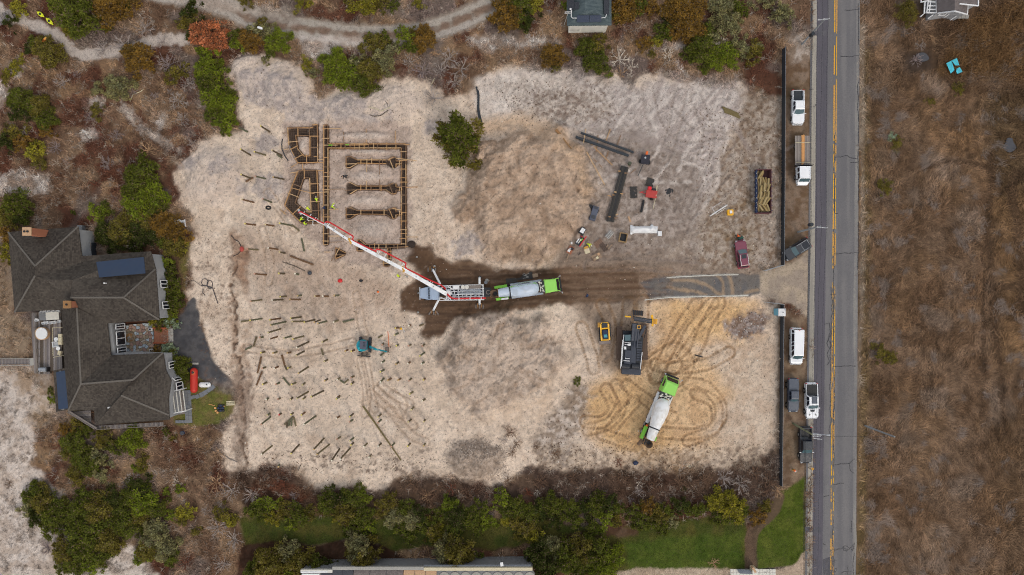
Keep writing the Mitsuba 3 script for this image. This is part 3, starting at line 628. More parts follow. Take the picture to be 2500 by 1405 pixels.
def trunk_ply(v):
    if v not in _trunk:
        m = MB(); r = np.random.default_rng(v)
        m.cyl([0, 0, -.1], [.03, .02, .55], .075, .05, 7)
        for a in range(3):
            t = a * 2.1 + v; m.cyl([.02, .02, .3 + .08 * a], [.4 * math.cos(t), .4 * math.sin(t), .62 + .05 * a], .04, .02, 5)
        _trunk[v] = mikit.ply(m.mesh(), mat('mat_bark', (96, 82, 70), .9))
    return _trunk[v]

def evergreen(px, py, r, code, name, what, hz=.8, form=None, base=None):
    """one evergreen: (px, py) is where its crown shows, r its radius in survey pixels"""
    R = r / PPM; form = form or ('L' if r >= 27 else 'S'); H = R * hz
    x, y = G(px, py, H * .6); z = gz(x, y) if x < 52 else 0.0
    v = int(rv.integers(0, 2)); a = rv.uniform(0, 6.28)
    key = thing(name, '', what[1]); PLANTS.append((key, f'{GREENS[code][1]} {what[0]}', px, py, r))
    lift = base if base is not None else -.05
    obj('crown', leaf(code, form, v), None, key, to_world=xf(x, y, z + lift, a, (R * 1.02, R * 1.02, H)))
    obj('trunk', trunk_ply(v), None, key, to_world=xf(x, y, z - .1, a, (R * .9, R * .9, max(H, .4) + lift)))
    return key

SHRUBS = """45 18 20 y;185 28 52 m;172 72 16 y;272 16 42 r;300 8 22 o;108 118 26 o;88 108 20 m;128 138 28 o;75 122 16 d;18 52 18 d;45 158 14 y;20 172 16 y;12 192 12 o;
35 232 22 m;58 250 30 m;45 275 24 d;95 262 26 o;108 288 26 m;28 322 24 o;12 345 22 d;50 352 22 r;108 318 16 r;85 372 24 y;92 395 18 o;248 218 18 g;288 214 30 g;238 272 16 o;
345 428 36 m;330 462 32 m;366 470 34 b;338 500 34 b;372 500 26 m;335 142 34 r;318 128 18 o;424 180 24 o;505 130 24 b;502 165 26 b;510 200 28 m;530 190 22 b;522 235 28 b;548 225 20 m;545 262 30 b;528 282 24 m;548 300 24 b;552 320 14 m;
470 30 24 d;458 58 24 o;478 78 22 d;502 82 34 a;528 92 26 a;580 106 20 b;572 90 16 m;612 98 26 r;630 78 22 g;655 76 18 g;676 104 26 b;662 126 14 m;650 152 10 g;640 60 14 o;
822 152 30 b;838 182 32 b;862 170 24 m;812 150 16 m;845 210 16 b;885 200 30 m;900 178 30 o;872 160 22 g;918 112 28 o;935 98 20 m;908 95 16 b;940 140 30 g;986 94 24 b;1000 118 18 m;1032 92 28 r;1010 84 16 o;760 178 14 g;752 160 16 y;
892 10 26 y;925 14 22 o;962 16 14 m;1020 12 12 y;850 6 14 o;600 4 16 o;740 4 18 y;1238 38 34 r;1265 22 32 m;1285 45 24 d;1235 10 20 o;1310 10 20 y;1350 138 26 r;1352 160 14 o;1438 120 26 m;1460 110 24 o;1452 145 26 m;1480 165 12 m;1488 180 8 b;1572 108 18 r;1592 132 10 o;1602 104 14 y;
1650 28 34 r;1690 22 36 r;1668 62 34 r;1700 75 28 r;1628 78 24 m;1640 50 22 d;1765 22 30 g;1782 52 28 g;1800 20 22 m;1730 78 24 m;1748 92 22 g;1712 122 32 m;1742 140 26 b;1690 128 20 m;1775 135 26 b;1808 112 24 g;1838 130 24 o;1850 118 14 g;1525 18 34 r;1500 40 16 o;1560 14 22 m;1590 20 18 r;1860 8 20 g;1378 14 10 b;
35 505 34 m;20 530 26 o;52 530 24 d;15 572 18 r;8 620 20 y;30 640 10 o;240 520 24 b;258 508 16 m;176 518 6 m;265 575 30 d;298 560 34 o;328 572 30 d;285 592 26 d;345 545 28 o;356 575 26 d;392 540 26 r;410 562 28 r;440 575 24 r;425 600 26 o;448 600 18 y;400 590 20 m;
388 648 20 m;404 640 16 b;402 672 20 d;418 668 18 m;400 700 24 m;418 705 24 m;408 735 26 m;420 745 22 m;400 770 22 m;418 768 18 b;376 790 12 y;414 786 16 s;428 795 10 s;388 800 10 o;382 858 14 r;412 850 16 s;428 855 10 s;418 885 26 m;440 890 20 m;430 912 26 m;410 905 20 m;445 918 16 m;405 928 14 d;124 955 8 m;128 975 10 b;
188 1035 20 o;165 1050 18 r;205 1050 16 m;180 1085 28 m;200 1110 28 m;170 1105 22 o;215 1135 26 m;190 1160 24 o;235 1120 22 g;250 1150 20 g;255 1075 24 o;280 1090 20 m;320 1072 26 b;300 1088 16 m;405 1056 9 m;422 1068 8 o;345 1132 18 o;335 1145 12 b;370 1165 6 y;
85 1210 26 m;110 1225 32 o;68 1240 22 g;130 1250 34 m;92 1262 24 d;120 1290 24 m;145 1265 22 d;212 1235 34 m;240 1245 36 o;190 1260 30 m;255 1275 34 m;225 1290 38 m;280 1225 28 d;300 1240 26 m;320 1210 26 m;338 1190 26 d;350 1225 34 b;372 1240 26 m;335 1260 30 o;310 1280 30 m;200 1320 38 m;160 1345 30 o;235 1345 36 m;265 1320 32 o;185 1375 28 m;225 1385 24 b;150 1390 18 m;375 1310 34 g;400 1345 30 g;360 1345 26 o;420 1365 22 m;345 1365 18 b;405 1200 10 b;442 1195 12 b;418 1258 14 b;450 1248 22 y;440 1270 14 o;478 1298 12 o;
545 1255 22 o;560 1270 16 y;618 1248 22 m;632 1230 14 b;1900 22 20 g;1916 40 22 g"""
HEDGE = """640 1248 22 m;662 1235 22 b;655 1262 18 y;690 1250 24 o;722 1242 20 m;735 1262 26 m;715 1275 18 b;760 1255 20 o;800 1228 30 m;828 1215 26 d;855 1218 30 m;885 1222 22 b;845 1250 32 o;880 1258 30 m;862 1285 26 m;895 1285 20 b;830 1272 18 y;948 1235 28 o;962 1262 28 g;985 1245 24 m;978 1285 26 m;1005 1270 28 g;1002 1308 22 m;1030 1255 24 d;1038 1285 24 m;1058 1305 26 o;1078 1320 20 y;1078 1255 22 m;1095 1240 24 b;1118 1262 30 d;1110 1290 24 m;1148 1265 28 m;1170 1245 24 m;1190 1270 24 b;1168 1290 18 m;1225 1222 26 b;1250 1245 30 m;1235 1265 18 y;1262 1272 24 o;1290 1258 28 m;1285 1290 28 o;1308 1310 24 y;1318 1250 26 d;1345 1238 28 m;1352 1270 26 d;1375 1255 26 m;1395 1232 24 m;1408 1270 26 m;1430 1245 26 d;1458 1235 28 m;1482 1228 26 d;1505 1242 24 m;1472 1268 26 b;1445 1288 20 m;1502 1268 18 o;1455 1295 14 b;1555 1250 24 m;1580 1240 24 r;1575 1275 26 m;1605 1258 26 o;1628 1245 22 m;1612 1285 20 m;1640 1272 18 g;1665 1232 24 d;1690 1245 22 m;1710 1240 20 m;1755 1222 28 y;1785 1235 32 y;1768 1262 26 m;1798 1258 24 y;1815 1240 18 m;1852 1262 22 r;1870 1235 18 o"""
LAWNTREES = """660 1375 36 o;625 1395 26 m;700 1350 26 g;735 1375 34 o;770 1385 26 m;700 1395 24 b;800 1385 22 d;872 1340 30 g;888 1362 32 o;878 1390 14 y;1088 1345 28 g;1118 1352 34 o;1105 1380 30 m;1145 1375 24 m;1318 1350 30 d;1350 1345 30 g;1335 1380 32 d;1385 1362 34 m;1420 1345 32 o;1410 1388 26 m;1455 1352 34 m;1488 1368 32 b;1462 1388 26 b;1440 1396 12 w"""
MARSH = """2343 214 15 o;2272 250 10 o;2190 348 15 o;2162 455 18 o;2180 332 11 s;2155 865 20 o;2175 872 14 o;1410 930 10 m"""
for txt, nm, what, hz in ((SHRUBS, 'evergreen_shrub', ('evergreen shrub', 'shrub'), .85), (HEDGE, 'hedge_shrub', ('hedge shrub', 'shrub'), .95), (LAWNTREES, 'garden_tree', ('round-crowned garden tree', 'tree'), 1.5), (MARSH, 'evergreen_shrub', ('low shrub', 'shrub'), .7)):
    for e in txt.replace('\n', '').split(';'):
        a, b, c, d = e.split(); a, b, c = float(a), float(b), float(c)
        evergreen(a + rv.uniform(-2, 2), b + rv.uniform(-2, 2), c * (1.0 if nm == 'hedge_shrub' else 1.1), d, nm, what, hz * rv.uniform(.85, 1.15))
# the lone pine in the clearing, the clipped round bush by the far cottage
key = thing('pine_tree', 'tall lone pine standing in the sand between footings and spoil heap', 'tree')
bx, by = G(1128, 352); bz = gz(bx, by)
obj('crown', leaf('m', 'cone', 0), None, key, to_world=xf(bx - .3, by + .2, bz + 1.0, .4, (3.3, 3.9, 2.9)))
obj('crown', leaf('o', 'L', 1), None, key, to_world=xf(bx - .2, by - .1, bz + 1.2, 1.4, (3.5, 4.3, 2.6)))
m = MB(); m.cyl([bx, by, bz - .2], [bx - .3, by + .2, bz + 7], .22, .06, 9); obj('trunk', m.mesh(), 'mat_bark', key)
key = thing('boxwood', 'clipped round olive-green boxwood beside the white-railed porch', 'shrub')
x, y = G(2217, 30, 1.5); obj('crown', leaf('o', 'box', 0), None, key, to_world=xf(x, y, 0, 0, (2.05, 2.05, 2.2))); obj('trunk', trunk_ply(1), None, key, to_world=xf(x, y, 0, 0, (1, 1, 1.5)))

TW = {'grey': (146, 136, 132), 'brown': (104, 82, 68), 'pale': (196, 186, 174), 'tan': (158, 130, 104), 'red': (98, 62, 50), 'lilac': (128, 116, 116)}
_tt = {}
def twig(c, v, dense=True):
    k = (c, v, dense)
    if k not in _tt: _tt[k] = twig_template(11, 2, TW[c], 500 + v + len(c) * 17, fine=4, thick=.028) if dense else twig_template(6, 3, TW[c], 600 + v + len(c), fine=3, thick=.045, spread=1.1)
    return _tt[k]
def bare(px, py, r, c, dense=True, hz=.75, what='leafless shrub', cat='shrub', nm='bare_shrub'):
    R = r / PPM; x, y = G(px, py, R * hz * .4); z = gz(x, y) if x < 52 else 0
    key = obj(nm, twig(c, int(rv.integers(0, 3)), dense), None, to_world=xf(x, y, z - .05, rv.uniform(0, 6.28), (R, R, R * hz)), label='', cat=cat)
    PLANTS.append((key, {'grey': 'grey', 'brown': 'brown', 'pale': 'bleached white', 'tan': 'tan', 'red': 'reddish-brown', 'lilac': 'lilac-grey'}[c] + ' ' + what, px, py, r))
BARE = """1245 1058 30 brown;1262 1085 22 brown;1232 1075 18 grey;430 245 34 grey;405 155 40 lilac;445 170 30 lilac;455 205 30 grey;445 290 26 grey;356 365 34 tan;280 328 28 lilac;215 285 20 lilac;130 358 28 lilac;470 352 20 grey;300 110 40 grey;350 70 36 grey;250 118 34 grey;395 100 28 grey;390 40 26 brown;320 225 22 lilac;150 200 30 grey;60 320 20 grey;210 385 26 red;260 400 28 lilac;170 440 26 brown;230 450 30 red;290 380 24 brown;
1030 175 36 lilac;1075 170 30 grey;1055 235 38 grey;1000 150 26 grey;1060 130 24 tan;1160 165 24 brown;1450 80 20 brown;1520 60 20 tan;1545 75 24 brown;505 1062 42 brown;475 1095 38 brown;455 1060 24 brown;530 1110 26 tan;470 1150 36 brown;525 1180 40 tan;505 1220 36 brown;560 1200 34 grey;470 1260 30 brown;530 1290 36 grey;570 1320 34 grey;500 1350 34 brown;450 1380 30 red;545 1380 30 grey;400 1290 24 grey;640 1180 30 brown;690 1185 32 red;730 1205 28 brown;610 1210 30 grey;
1008 1190 30 brown;1040 1215 40 brown;1070 1190 26 brown;1100 1195 26 red;1140 1205 24 brown;1240 1175 24 brown;1320 1180 28 brown;1290 1205 22 red;1400 1170 24 brown;1450 1190 24 brown;1520 1165 24 brown;1600 1185 28 brown;1560 1200 22 grey;1660 1180 30 brown;1720 1175 30 brown;1770 1170 34 grey;1810 1185 34 grey;1840 1155 28 brown;1880 1175 32 brown;1860 1205 26 brown;1900 1200 26 tan;1355 1110 24 brown;1310 1090 18 brown;1510 1130 20 red;1620 1130 20 brown;1250 1105 24 brown;110 1340 34 lilac;75 1235 24 grey;1745 1378 22 tan;1885 1215 18 brown;2240 145 26 lilac;2280 95 24 tan;2250 110 20 grey;20 1180 18 brown;220 1200 22 red;280 1160 28 brown;330 1100 20 brown;230 1010 20 brown;320 1170 26 grey;130 1130 24 brown;140 1090 20 red"""
DEAD = """308 582 34 pale;385 570 28 pale;1515 140 34 pale;1545 160 22 pale;1632 130 22 pale;1520 175 22 tan;1760 112 30 pale;1095 140 36 grey;1125 165 36 grey;1110 200 26 grey;1912 30 26 pale;690 100 18 grey;1046 1368 30 tan;685 1352 20 pale;850 8 16 pale;1540 180 14 pale;1655 165 16 tan;430 1180 18 pale;230 1150 16 pale;375 1330 20 pale;1310 1205 12 pale;1560 1185 14 pale;500 1248 16 grey"""
for e in BARE.replace('\n', '').split(';'):
    a, b, c, d = e.split(); bare(float(a), float(b), float(c) * 1.1, d)
for e in DEAD.replace('\n', '').split(';'):
    a, b, c, d = e.split(); bare(float(a), float(b), float(c) * 1.1, d, False, 1.0, 'bare forking tree', 'tree', 'bare_tree')
# smaller leafless shrubs through the scrub, each its own plant
scrub_pts = []
def is_scrub(px, py):
    x, y = G(px, py); i, j = int((x - gx[0]) / STEP), int((y - gy[0]) / STEP)
    return 0 <= i < NX and 0 <= j < NY and kind[j, i] == 0
HOUSES = [Polygon([(15,550),(205,550),(210,610),(380,610),(400,790),(380,860),(420,930),(470,950),(475,1035),(230,1050),(130,1000),(80,910),(80,770),(20,760)]), Polygon([(1370,0),(1505,0),(1505,80),(1370,80)]), Polygon([(640,1388),(1320,1388),(1320,1420),(640,1420)])]
def free(px, py, pad=0): return not any(h.distance(Point(px, py)) <= pad for h in HOUSES)
tries = 0
while len(scrub_pts) < 110 and tries < 20000:
    tries += 1; px, py = rv.uniform(-20, 1900), rv.uniform(-10, 1415)
    if not is_scrub(px, py) or not free(px, py, 14): continue
    if any((px - q[0]) ** 2 + (py - q[1]) ** 2 < 30 ** 2 for q in scrub_pts): continue
    scrub_pts.append((px, py)); bare(px, py, rv.uniform(11, 24), ['grey', 'brown', 'lilac', 'tan', 'red', 'brown'][int(rv.integers(0, 6))])

# uncountable low growth: twigs and dead grass over the scrub floor, reeds and sedge in the marsh
def blades(P, Cc, length, width, elev, az=None, seed=0, zz=0.0):
    r = np.random.default_rng(seed); n = len(P)
    a = r.uniform(0, 2 * np.pi, n) if az is None else az
    e = r.uniform(*elev, n); L = r.uniform(*length, n); w = r.uniform(*width, n)
    d = np.c_[np.cos(a) * np.cos(e), np.sin(a) * np.cos(e), np.sin(e)] * L[:, None]
    t = a + np.pi / 2 + r.uniform(-.6, .6, n); s = np.c_[np.cos(t), np.sin(t), r.uniform(-.3, .3, n)] * (w / 2)[:, None]
    V = np.stack([P - s, P + s, P + d], 1).reshape(-1, 3)
    return V, np.arange(3 * n).reshape(-1, 3), np.repeat(np.clip(Cc, .004, .8), 3, 0)
def scatter(name, label, density, sel, n, length, width, elev, boost, seed, clump=7, tint=None):
    r = np.random.default_rng(seed); P = []
    w = np.where(sel, density, 0).ravel(); w = w / w.sum()
    idx = r.choice(len(w), n // clump, p=w)
    px, py = X.ravel()[idx] + r.uniform(-.1, .1, len(idx)), Y.ravel()[idx] + r.uniform(-.1, .1, len(idx))
    base = np.c_[px, py, Z.ravel()[idx]]; cc = col.reshape(-1, 3)[idx] * r.uniform(.5, 1.6, len(idx))[:, None] * boost
    if tint is not None:
        k = r.random(len(idx)) < tint[1]; cc[k] = alb(tint[0]) * r.uniform(.7, 1.3, k.sum())[:, None] * 1.3
    P = np.repeat(base, clump, 0); P[:, :2] += r.normal(0, .13, (len(P), 2)); Cc = np.repeat(cc, clump, 0) * r.uniform(.7, 1.35, len(P))[:, None]
    V, F, K = blades(P, Cc, length, width, elev, None, seed)
    obj(name, (V, F), 'mat_vertex', color=K, kind='stuff', label=label)
okmap = np.ones(X.shape, bool)
for h in HOUSES:
    w_, m_ = mask(list(h.exterior.coords)[:-1], .1, 0, 1, 0); okmap[w_] &= m_ < .5
thin = sstep(.32, .6, field(3.5, 3, 801))
scatter('scrub_undergrowth', 'low brown twiggy undergrowth and dead grass covering the dunes', .25 + thin, (kind == 0) & okmap, 270000, (.4, 1.0), (.05, .115), (.1, 1.1), 1.5, 803, 8, ((152, 140, 130), .12))
dl = KINDS.index('dune_sand')
scatter('beach_grass', 'sparse tufts of beach grass on the open dune', sstep(.5, .7, field(1.6, 3, 805)) + .02, kind == dl, 14000, (.2, .5), (.025, .05), (.3, 1.2), .6, 806, 9)
lk = KINDS.index('lawn')
scatter('lawn_grass', 'short grass blades of the mown lawns', np.ones(X.shape), kind == lk, 60000, (.08, .2), (.03, .06), (.3, 1.2), 1.2, 807, 5)
# marsh
r = np.random.default_rng(901); n = 330000
px = r.uniform(2098, 2560, n); py = r.uniform(-60, 1465, n); x, y = (px - 1250) / PPM, (702.5 - py) / PPM
reed = (py < 200 + (px - 2330) * .25) & (py < 560 - (px - 2180) * 0 ) & (px > 2300 + np.maximum(0, 60 - py) * .2) & ((px - 2290) * 1.0 + (py - 180) * 1.6 < 420) & (py < 260)
i = np.clip(((x - mgx[0]) / .24).astype(int), 0, len(mgx) - 1); j = np.clip(((y - mgy[0]) / .24).astype(int), 0, len(mgy) - 1)
skip = (np.hypot((px - 2250) / 42, (py - 148) / 34) < 1) | ((px > 2235) & (px < 2400) & (py < 45)) | (np.hypot((px - 2465) / 22, (py - 355) / 30) < .8)
verge = px < 2116
keep = ~skip & (r.random(len(px)) > .75 * MTRACK[j, i]) & ~(verge & (r.random(n) < .8)); keep &= r.random(n) < .35 + .65 * sstep(.3, .6, vfbm(x / 3, y / 3, 3, 903))
x, y, px, py, reed, i, j = (q[keep] for q in (x, y, px, py, reed, i, j)); n = len(x)
cl = .55 + .9 * vnoise(x / .55, y / .9, 911) ; Cc = mcol[j, i] * (cl * r.uniform(.55, 1.6, n))[:, None] * 1.7
gt = vfbm(x / 2.2, y / 2.2, 3, 905); Cc = np.where((gt > .68)[:, None], Cc * .4 + alb((138, 128, 124)) * .8 * r.uniform(.5, 1.4, n)[:, None], Cc)
swirl = vfbm(x / 9, y / 9, 3, 907) * 12
az = np.where(r.random(n) < .72, np.where(reed, math.radians(205), swirl) + r.normal(0, .35, n), r.uniform(0, 6.28, n))
P = np.c_[x, y, MZ[j, i]]
for nm, lab, sel, ln, wd, el in (('marsh_grass', 'matted brown marsh grass east of the road', ~reed, (.55, 1.2), (.05, .12), (.1, .8)), ('tall_reeds', 'tall brown reeds combed one way behind the porch house', reed, (1.2, 2.4), (.06, .13), (.2, .8))):
    V, F, K = blades(P[sel] + [0, 0, .0], Cc[sel], ln, wd, el, az[sel], 909); obj(nm, (V, F), 'mat_vertex', color=K, kind='stuff', label=lab)
# ---- road ------------------------------------------------------------------
def band(name, xt0, xt1, xb0, xb1, z, m_, y0=-2600, y1=4000, label=None, step=140, kind='structure', parent=None, wob=0.0):
    ys = np.arange(y0, y1 + step, step); ys[-1] = y1; V = []
    for y in ys:
        t = y / 1405.
        for a, b, s in ((xt0, xb0, 1), (xt1, xb1, 2)):
            x = a + (b - a) * t + (vnoise(y / 60., s * 7., int(xt0)) - .5) * 2 * wob
            V.append([*G(x, y), z])
    n = len(ys); i = np.arange(n - 1) * 2
    return obj(name, (np.array(V), np.c_[i, i + 2, i + 3, i + 1]), m_, parent, kind=kind, label=label)
def tarmac(nm, c, c2, k=1.0):
    a, b = albl(c), albl(c2)
    def fn(p, n, uv):
        t = mikit.fbm(p.x * 1.4, p.y * .05) * .55 + mikit.fbm(p.x * .5, p.y * .3) * .25 + mikit.noise(p.x * 6, p.y * 6) * .2
        return mikit.mix(a, b, mikit.smoothstep(.3, .7, t)) * (.9 + .2 * mikit.noise(p.x * 23, p.y * 23))
    mat(nm, raw={'type': 'twosided', 'bsdf': {'type': 'diffuse', 'reflectance': mikit.proc(fn)}})
tarmac('mat_road', (126, 124, 126), (112, 111, 115)); tarmac('mat_lane', (102, 99, 108), (94, 92, 100)); tarmac('mat_edge', (176, 170, 160), (150, 146, 140)); tarmac('mat_patch', (92, 92, 100), (104, 102, 108)); tarmac('mat_fade', (150, 147, 143), (126, 124, 126))
band('road', 1979, 2099, 1965, 2089, .06, 'mat_road', label='grey two-lane tarmac road with a double yellow line')
band('road_shoulder', 1983.5, 1994, 1970, 1982, .064, 'mat_edge', label='pale concrete strip along the near road edge', wob=.8, step=40, y0=-200, y1=1600)
band('road_lane', 1994, 2022, 1982, 2007, .068, 'mat_lane', label='darker resurfaced tarmac strip along the road', wob=.5, step=40, y0=-200, y1=1600)
band('road_margin', 2090, 2098, 2080, 2089, .065, 'mat_fade', label='pale worn far margin of the road', wob=2.0, step=25, y0=-200, y1=1600)
for i, q in enumerate(((1984, 76, 2017, 88), (1964, 1287, 2004, 1300))):
    m = MB(); m.prism([G(q[0], q[1]), G(q[2], q[1]), G(q[2], q[3]), G(q[0], q[3])], .06, .0725 + .001 * i); obj('road_patch', m.mesh(), 'mat_patch', kind='structure', label=['dark square road repair under the upper pole', 'dark road repair crossing to the lawn'][i])
m = MB(); m.prism([G(2008, 1366), G(2024, 1360), G(2034, 1362), G(2036, 1410), G(2010, 1412)], .06, .0745); obj('road_patch', m.mesh(), 'mat_patch', kind='structure', label='crazed dark repair astride the yellow line')
ya, yb = albl((232, 172, 66)), albl((122, 116, 108))
mat('mat_yellow', raw={'type': 'twosided', 'bsdf': {'type': 'diffuse', 'reflectance': mikit.proc(lambda p, n, uv: mikit.mix(ya, yb, mikit.smoothstep(.62, .78, mikit.fbm(p.x * 5, p.y * 1.7, 3.0) + .2 * mikit.smoothstep(.4, .7, mikit.noise(3.0, p.y * .09)))))}})
def yellow(y0, y1, which):
    o = 0 if which == 0 else 5.4
    m = MB(); V = []
    for y in np.linspace(y0, y1, max(2, int((y1 - y0) / 30))):
        c = 2036.2 - 10.0 * y / 1405 + o; V += [[*G(c, y), .079], [*G(c + (2.6 if which == 0 else 2.0), y), .079]]
    i = np.arange(len(V) // 2 - 1) * 2
    obj('road_marking', (np.array(V), np.c_[i, i + 2, i + 3, i + 1]), 'mat_yellow', kind='structure')
for a, b in ((-200, 80), (112, 184), (208, 345), (352, 560), (566, 656), (690, 1282), (1300, 1396), (1400, 1600)): yellow(a, b, 0)
for a, b in ((-200, 83), (90, 186), (195, 350), (356, 560), (570, 650), (700, 1278), (1296, 1600)): yellow(a, b, 1)
CR = MB(); rc = np.random.default_rng(31)
def crack(line, w=.11):
    p = [np.array(G(*q)) for q in line]; out = []
    for a, b in zip(p[:-1], p[1:]):
        n = max(2, int(np.hypot(*(b - a)) / .45))
        for t in np.arange(n) / n: out.append(a + (b - a) * t + rc.normal(0, .045, 2))
    out.append(p[-1]); V = []
    for i, q in enumerate(out):
        d = out[min(i + 1, len(out) - 1)] - out[max(i - 1, 0)]; d = d / (np.hypot(*d) + 1e-9); o = np.array([-d[1], d[0]]) * w * rc.uniform(.35, .7); z = .083
        V += [[*(q - o), z], [*(q + o), z]]
    i = np.arange(len(out) - 1) * 2; CR.add(V, np.c_[i, i + 2, i + 3, i + 1])
for ln in ([(2062,26),(2077,26),(2098,23)], [(2050,138),(2072,139),(2096,136)], [(2038,386),(2052,383),(2068,381),(2080,387),(2096,389)], [(2075,398),(2096,396)], [(2094,201),(2092,222),(2095,236),(2093,262),(2096,300),(2094,330),(2096,360),(2093,392),(2096,430),(2095,470),(2094,500)], [(2037,620),(2064,619),(2096,617)], [(2031,896),(2060,894),(2089,894)], [(2024,788),(2026,812),(2018,840),(2024,852),(2018,866),(2024,884),(2018,892)], [(2026,790),(2012,792)], [(2030,812),(2022,830),(2030,845),(2021,858)], [(2031,1137),(2050,1133),(2073,1132),(2079,1124),(2086,1120)], [(2073,1132),(2074,1145),(2078,1153),(2086,1157)], [(2032,1182),(2060,1180)], [(2008,1213),(2022,1211),(2026,1208)], [(2031,1224),(2038,1224)], [(2026,1344),(2034,1342),(2054,1340)], [(2054,1340),(2060,1333),(2070,1335),(2074,1341),(2066,1346),(2057,1345),(2060,1338),(2070,1341)], [(2074,1339),(2080,1336),(2085,1325),(2083,1340),(2076,1343),(2082,1345),(2083,1334)], [(2078,1272),(2077,1300)], [(2084,1350),(2082,1375),(2084,1410)], [(2051,1400),(2060,1396),(2078,1396)], [(2069,1380),(2069,1412)], [(2008,1327),(2016,1330)], [(2026,720),(2040,719)], [(2038,522),(2046,522)], [(1980,1,),(1982,30),(1981,60)], [(1985,262),(1992,260),(1990,255)], [(1976,219),(1986,219)], [(1979,1168),(1974,1185),(1978,1200),(1974,1215),(1981,1230),(1975,1246),(1980,1256)], [(1976,1165),(1981,1180),(1976,1206)], [(2037,904),(2036,990),(2034,1060),(2035,1140)], [(2034,1270),(2032,1330),(2036,1345),(2031,1400)], [(2037,330),(2036,420),(2037,520)], [(2036,560),(2034,700),(2035,790),(2032,890)], [(1991,1380),(1991,1365)], [(2094,10),(2096,60),(2095,110)], [(2094,540),(2095,600),(2093,660)]):
    crack(ln)
for k in range(46):
    x0, y0 = rc.uniform(2010, 2037), rc.uniform(1364, 1408); a = rc.uniform(0, 6.28); crack([(x0, y0), (x0 + 5 * math.cos(a), y0 + 5 * math.sin(a)), (x0 + 8 * math.cos(a + .7), y0 + 8 * math.sin(a + .7))], .07)
for k in range(14):
    y0 = 700 + k * 26; x0 = 2034 - y0 / 140.; crack([(x0, y0), (x0 + rc.uniform(-4, 4), y0 + 12), (x0, y0 + 24)], .09)
mat('mat_crack', (58, 58, 64), .5); obj('road_crack_sealant', CR.mesh(), 'mat_crack', kind='structure', label='dark wandering tar seals over cracks in the road')
m = MB(); m.prism([G(1981, 1141), G(1986, 1142), G(1987, 1146), G(1983, 1149), G(1980, 1146)], .06, .0745); obj('paint_mark', m.mesh(), 'mat_yellow', kind='structure', label='small worn orange survey mark on the dark lane')

# ---- paints and stuffs -----------------------------------------------------
for nm, c, ro in (('white', (228, 230, 234), .35), ('offwhite', (214, 212, 205), .6), ('black', (30, 31, 36), .45), ('darkgrey', (62, 65, 74), .4), ('midgrey', (120, 122, 126), .5), ('lightgrey', (172, 176, 182), .45), ('red', (206, 38, 44), .4), ('rust', (160, 84, 52), .8), ('green', (124, 198, 62), .35), ('palegreen', (150, 218, 100), .4), ('teal', (22, 150, 168), .35), ('yellow', (242, 184, 40), .4), ('gold', (206, 156, 72), .5), ('blue', (34, 62, 104), .45), ('navy', (30, 44, 76), .5), ('hivis', (214, 250, 60), .6), ('orange', (236, 112, 50), .6), ('tan', (190, 156, 124), .7), ('cream', (206, 196, 168), .7), ('lumber', (214, 160, 104), .75), ('lumber2', (196, 142, 88), .8), ('lumber3', (150, 112, 74), .85), ('greywood', (128, 120, 116), .85), ('darkwood', (92, 82, 74), .85), ('brick', (158, 102, 78), .85), ('steel', (150, 156, 166), .35), ('tyre', (34, 34, 36), .85), ('mud', (112, 92, 76), .9), ('maroon', (116, 52, 72), .25), ('skin', (196, 146, 118), .6), ('jeans', (54, 66, 92), .8), ('shirt', (58, 70, 66), .8), ('concrete', (160, 158, 154), .85), ('slate', (118, 122, 130), .8), ('cyan', (72, 190, 214), .5), ('skyblue', (118, 180, 204), .5), ('brightyellow', (226, 236, 40), .5), ('pole', (142, 146, 150), .8), ('treatedpole', (120, 124, 98), .85), ('rebar', (98, 82, 74), .7), ('charcoal', (46, 52, 60), .55)):
    mat('m_' + nm, c, ro)
mat('m_glass', (70, 96, 104), .08, 0, .8); mat('m_darkglass', (26, 30, 42), .1, 0, .6); mat('m_chrome', (200, 202, 206), .2, .9)
mat('m_carwhite', (240, 243, 250), .25, 0, .5, .6); mat('m_carblack', (44, 47, 56), .22, 0, .6, .6); mat('m_cargrey', (70, 78, 94), .3, 0, .6, .6); mat('m_carred', (120, 50, 74), .25, 0, .6, .6)
sa, sb = albl((98, 92, 86)), albl((68, 63, 60))
def shingle(p, n, uv):
    u = mikit.mi.Float(p.x * 3.2 + p.y * .0) if False else p.x * 3.1
    row = p.y * 4.2; bx = dr.floor(row); k = mikit.cell_rand(p.x * 3.4 + bx * .37, bx, 3.0)
    k2 = mikit.cell_rand(p.y * 3.4 + dr.floor(p.x * 4.2) * .37, dr.floor(p.x * 4.2), 5.0)
    steep = dr.abs(n.x) > dr.abs(n.y)
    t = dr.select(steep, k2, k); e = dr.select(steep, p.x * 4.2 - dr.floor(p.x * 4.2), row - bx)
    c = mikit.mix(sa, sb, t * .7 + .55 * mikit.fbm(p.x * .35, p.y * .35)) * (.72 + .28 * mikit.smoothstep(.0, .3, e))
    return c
mat('m_shingle', raw={'type': 'twosided', 'bsdf': {'type': 'diffuse', 'reflectance': mikit.proc(shingle)}})
ta, tb = albl((98, 110, 114)), albl((74, 86, 92))
mat('m_tealroof', raw={'type': 'twosided', 'bsdf': {'type': 'diffuse', 'reflectance': mikit.proc(lambda p, n, uv: mikit.mix(ta, tb, mikit.cell_rand(p.x * 1.2 + dr.floor(p.y * 5) * .4, p.y * 5, 1.0) * .7 + .3 * mikit.noise(p.x, p.y)))}})
ra, rb = albl((132, 124, 124)), albl((104, 98, 98))
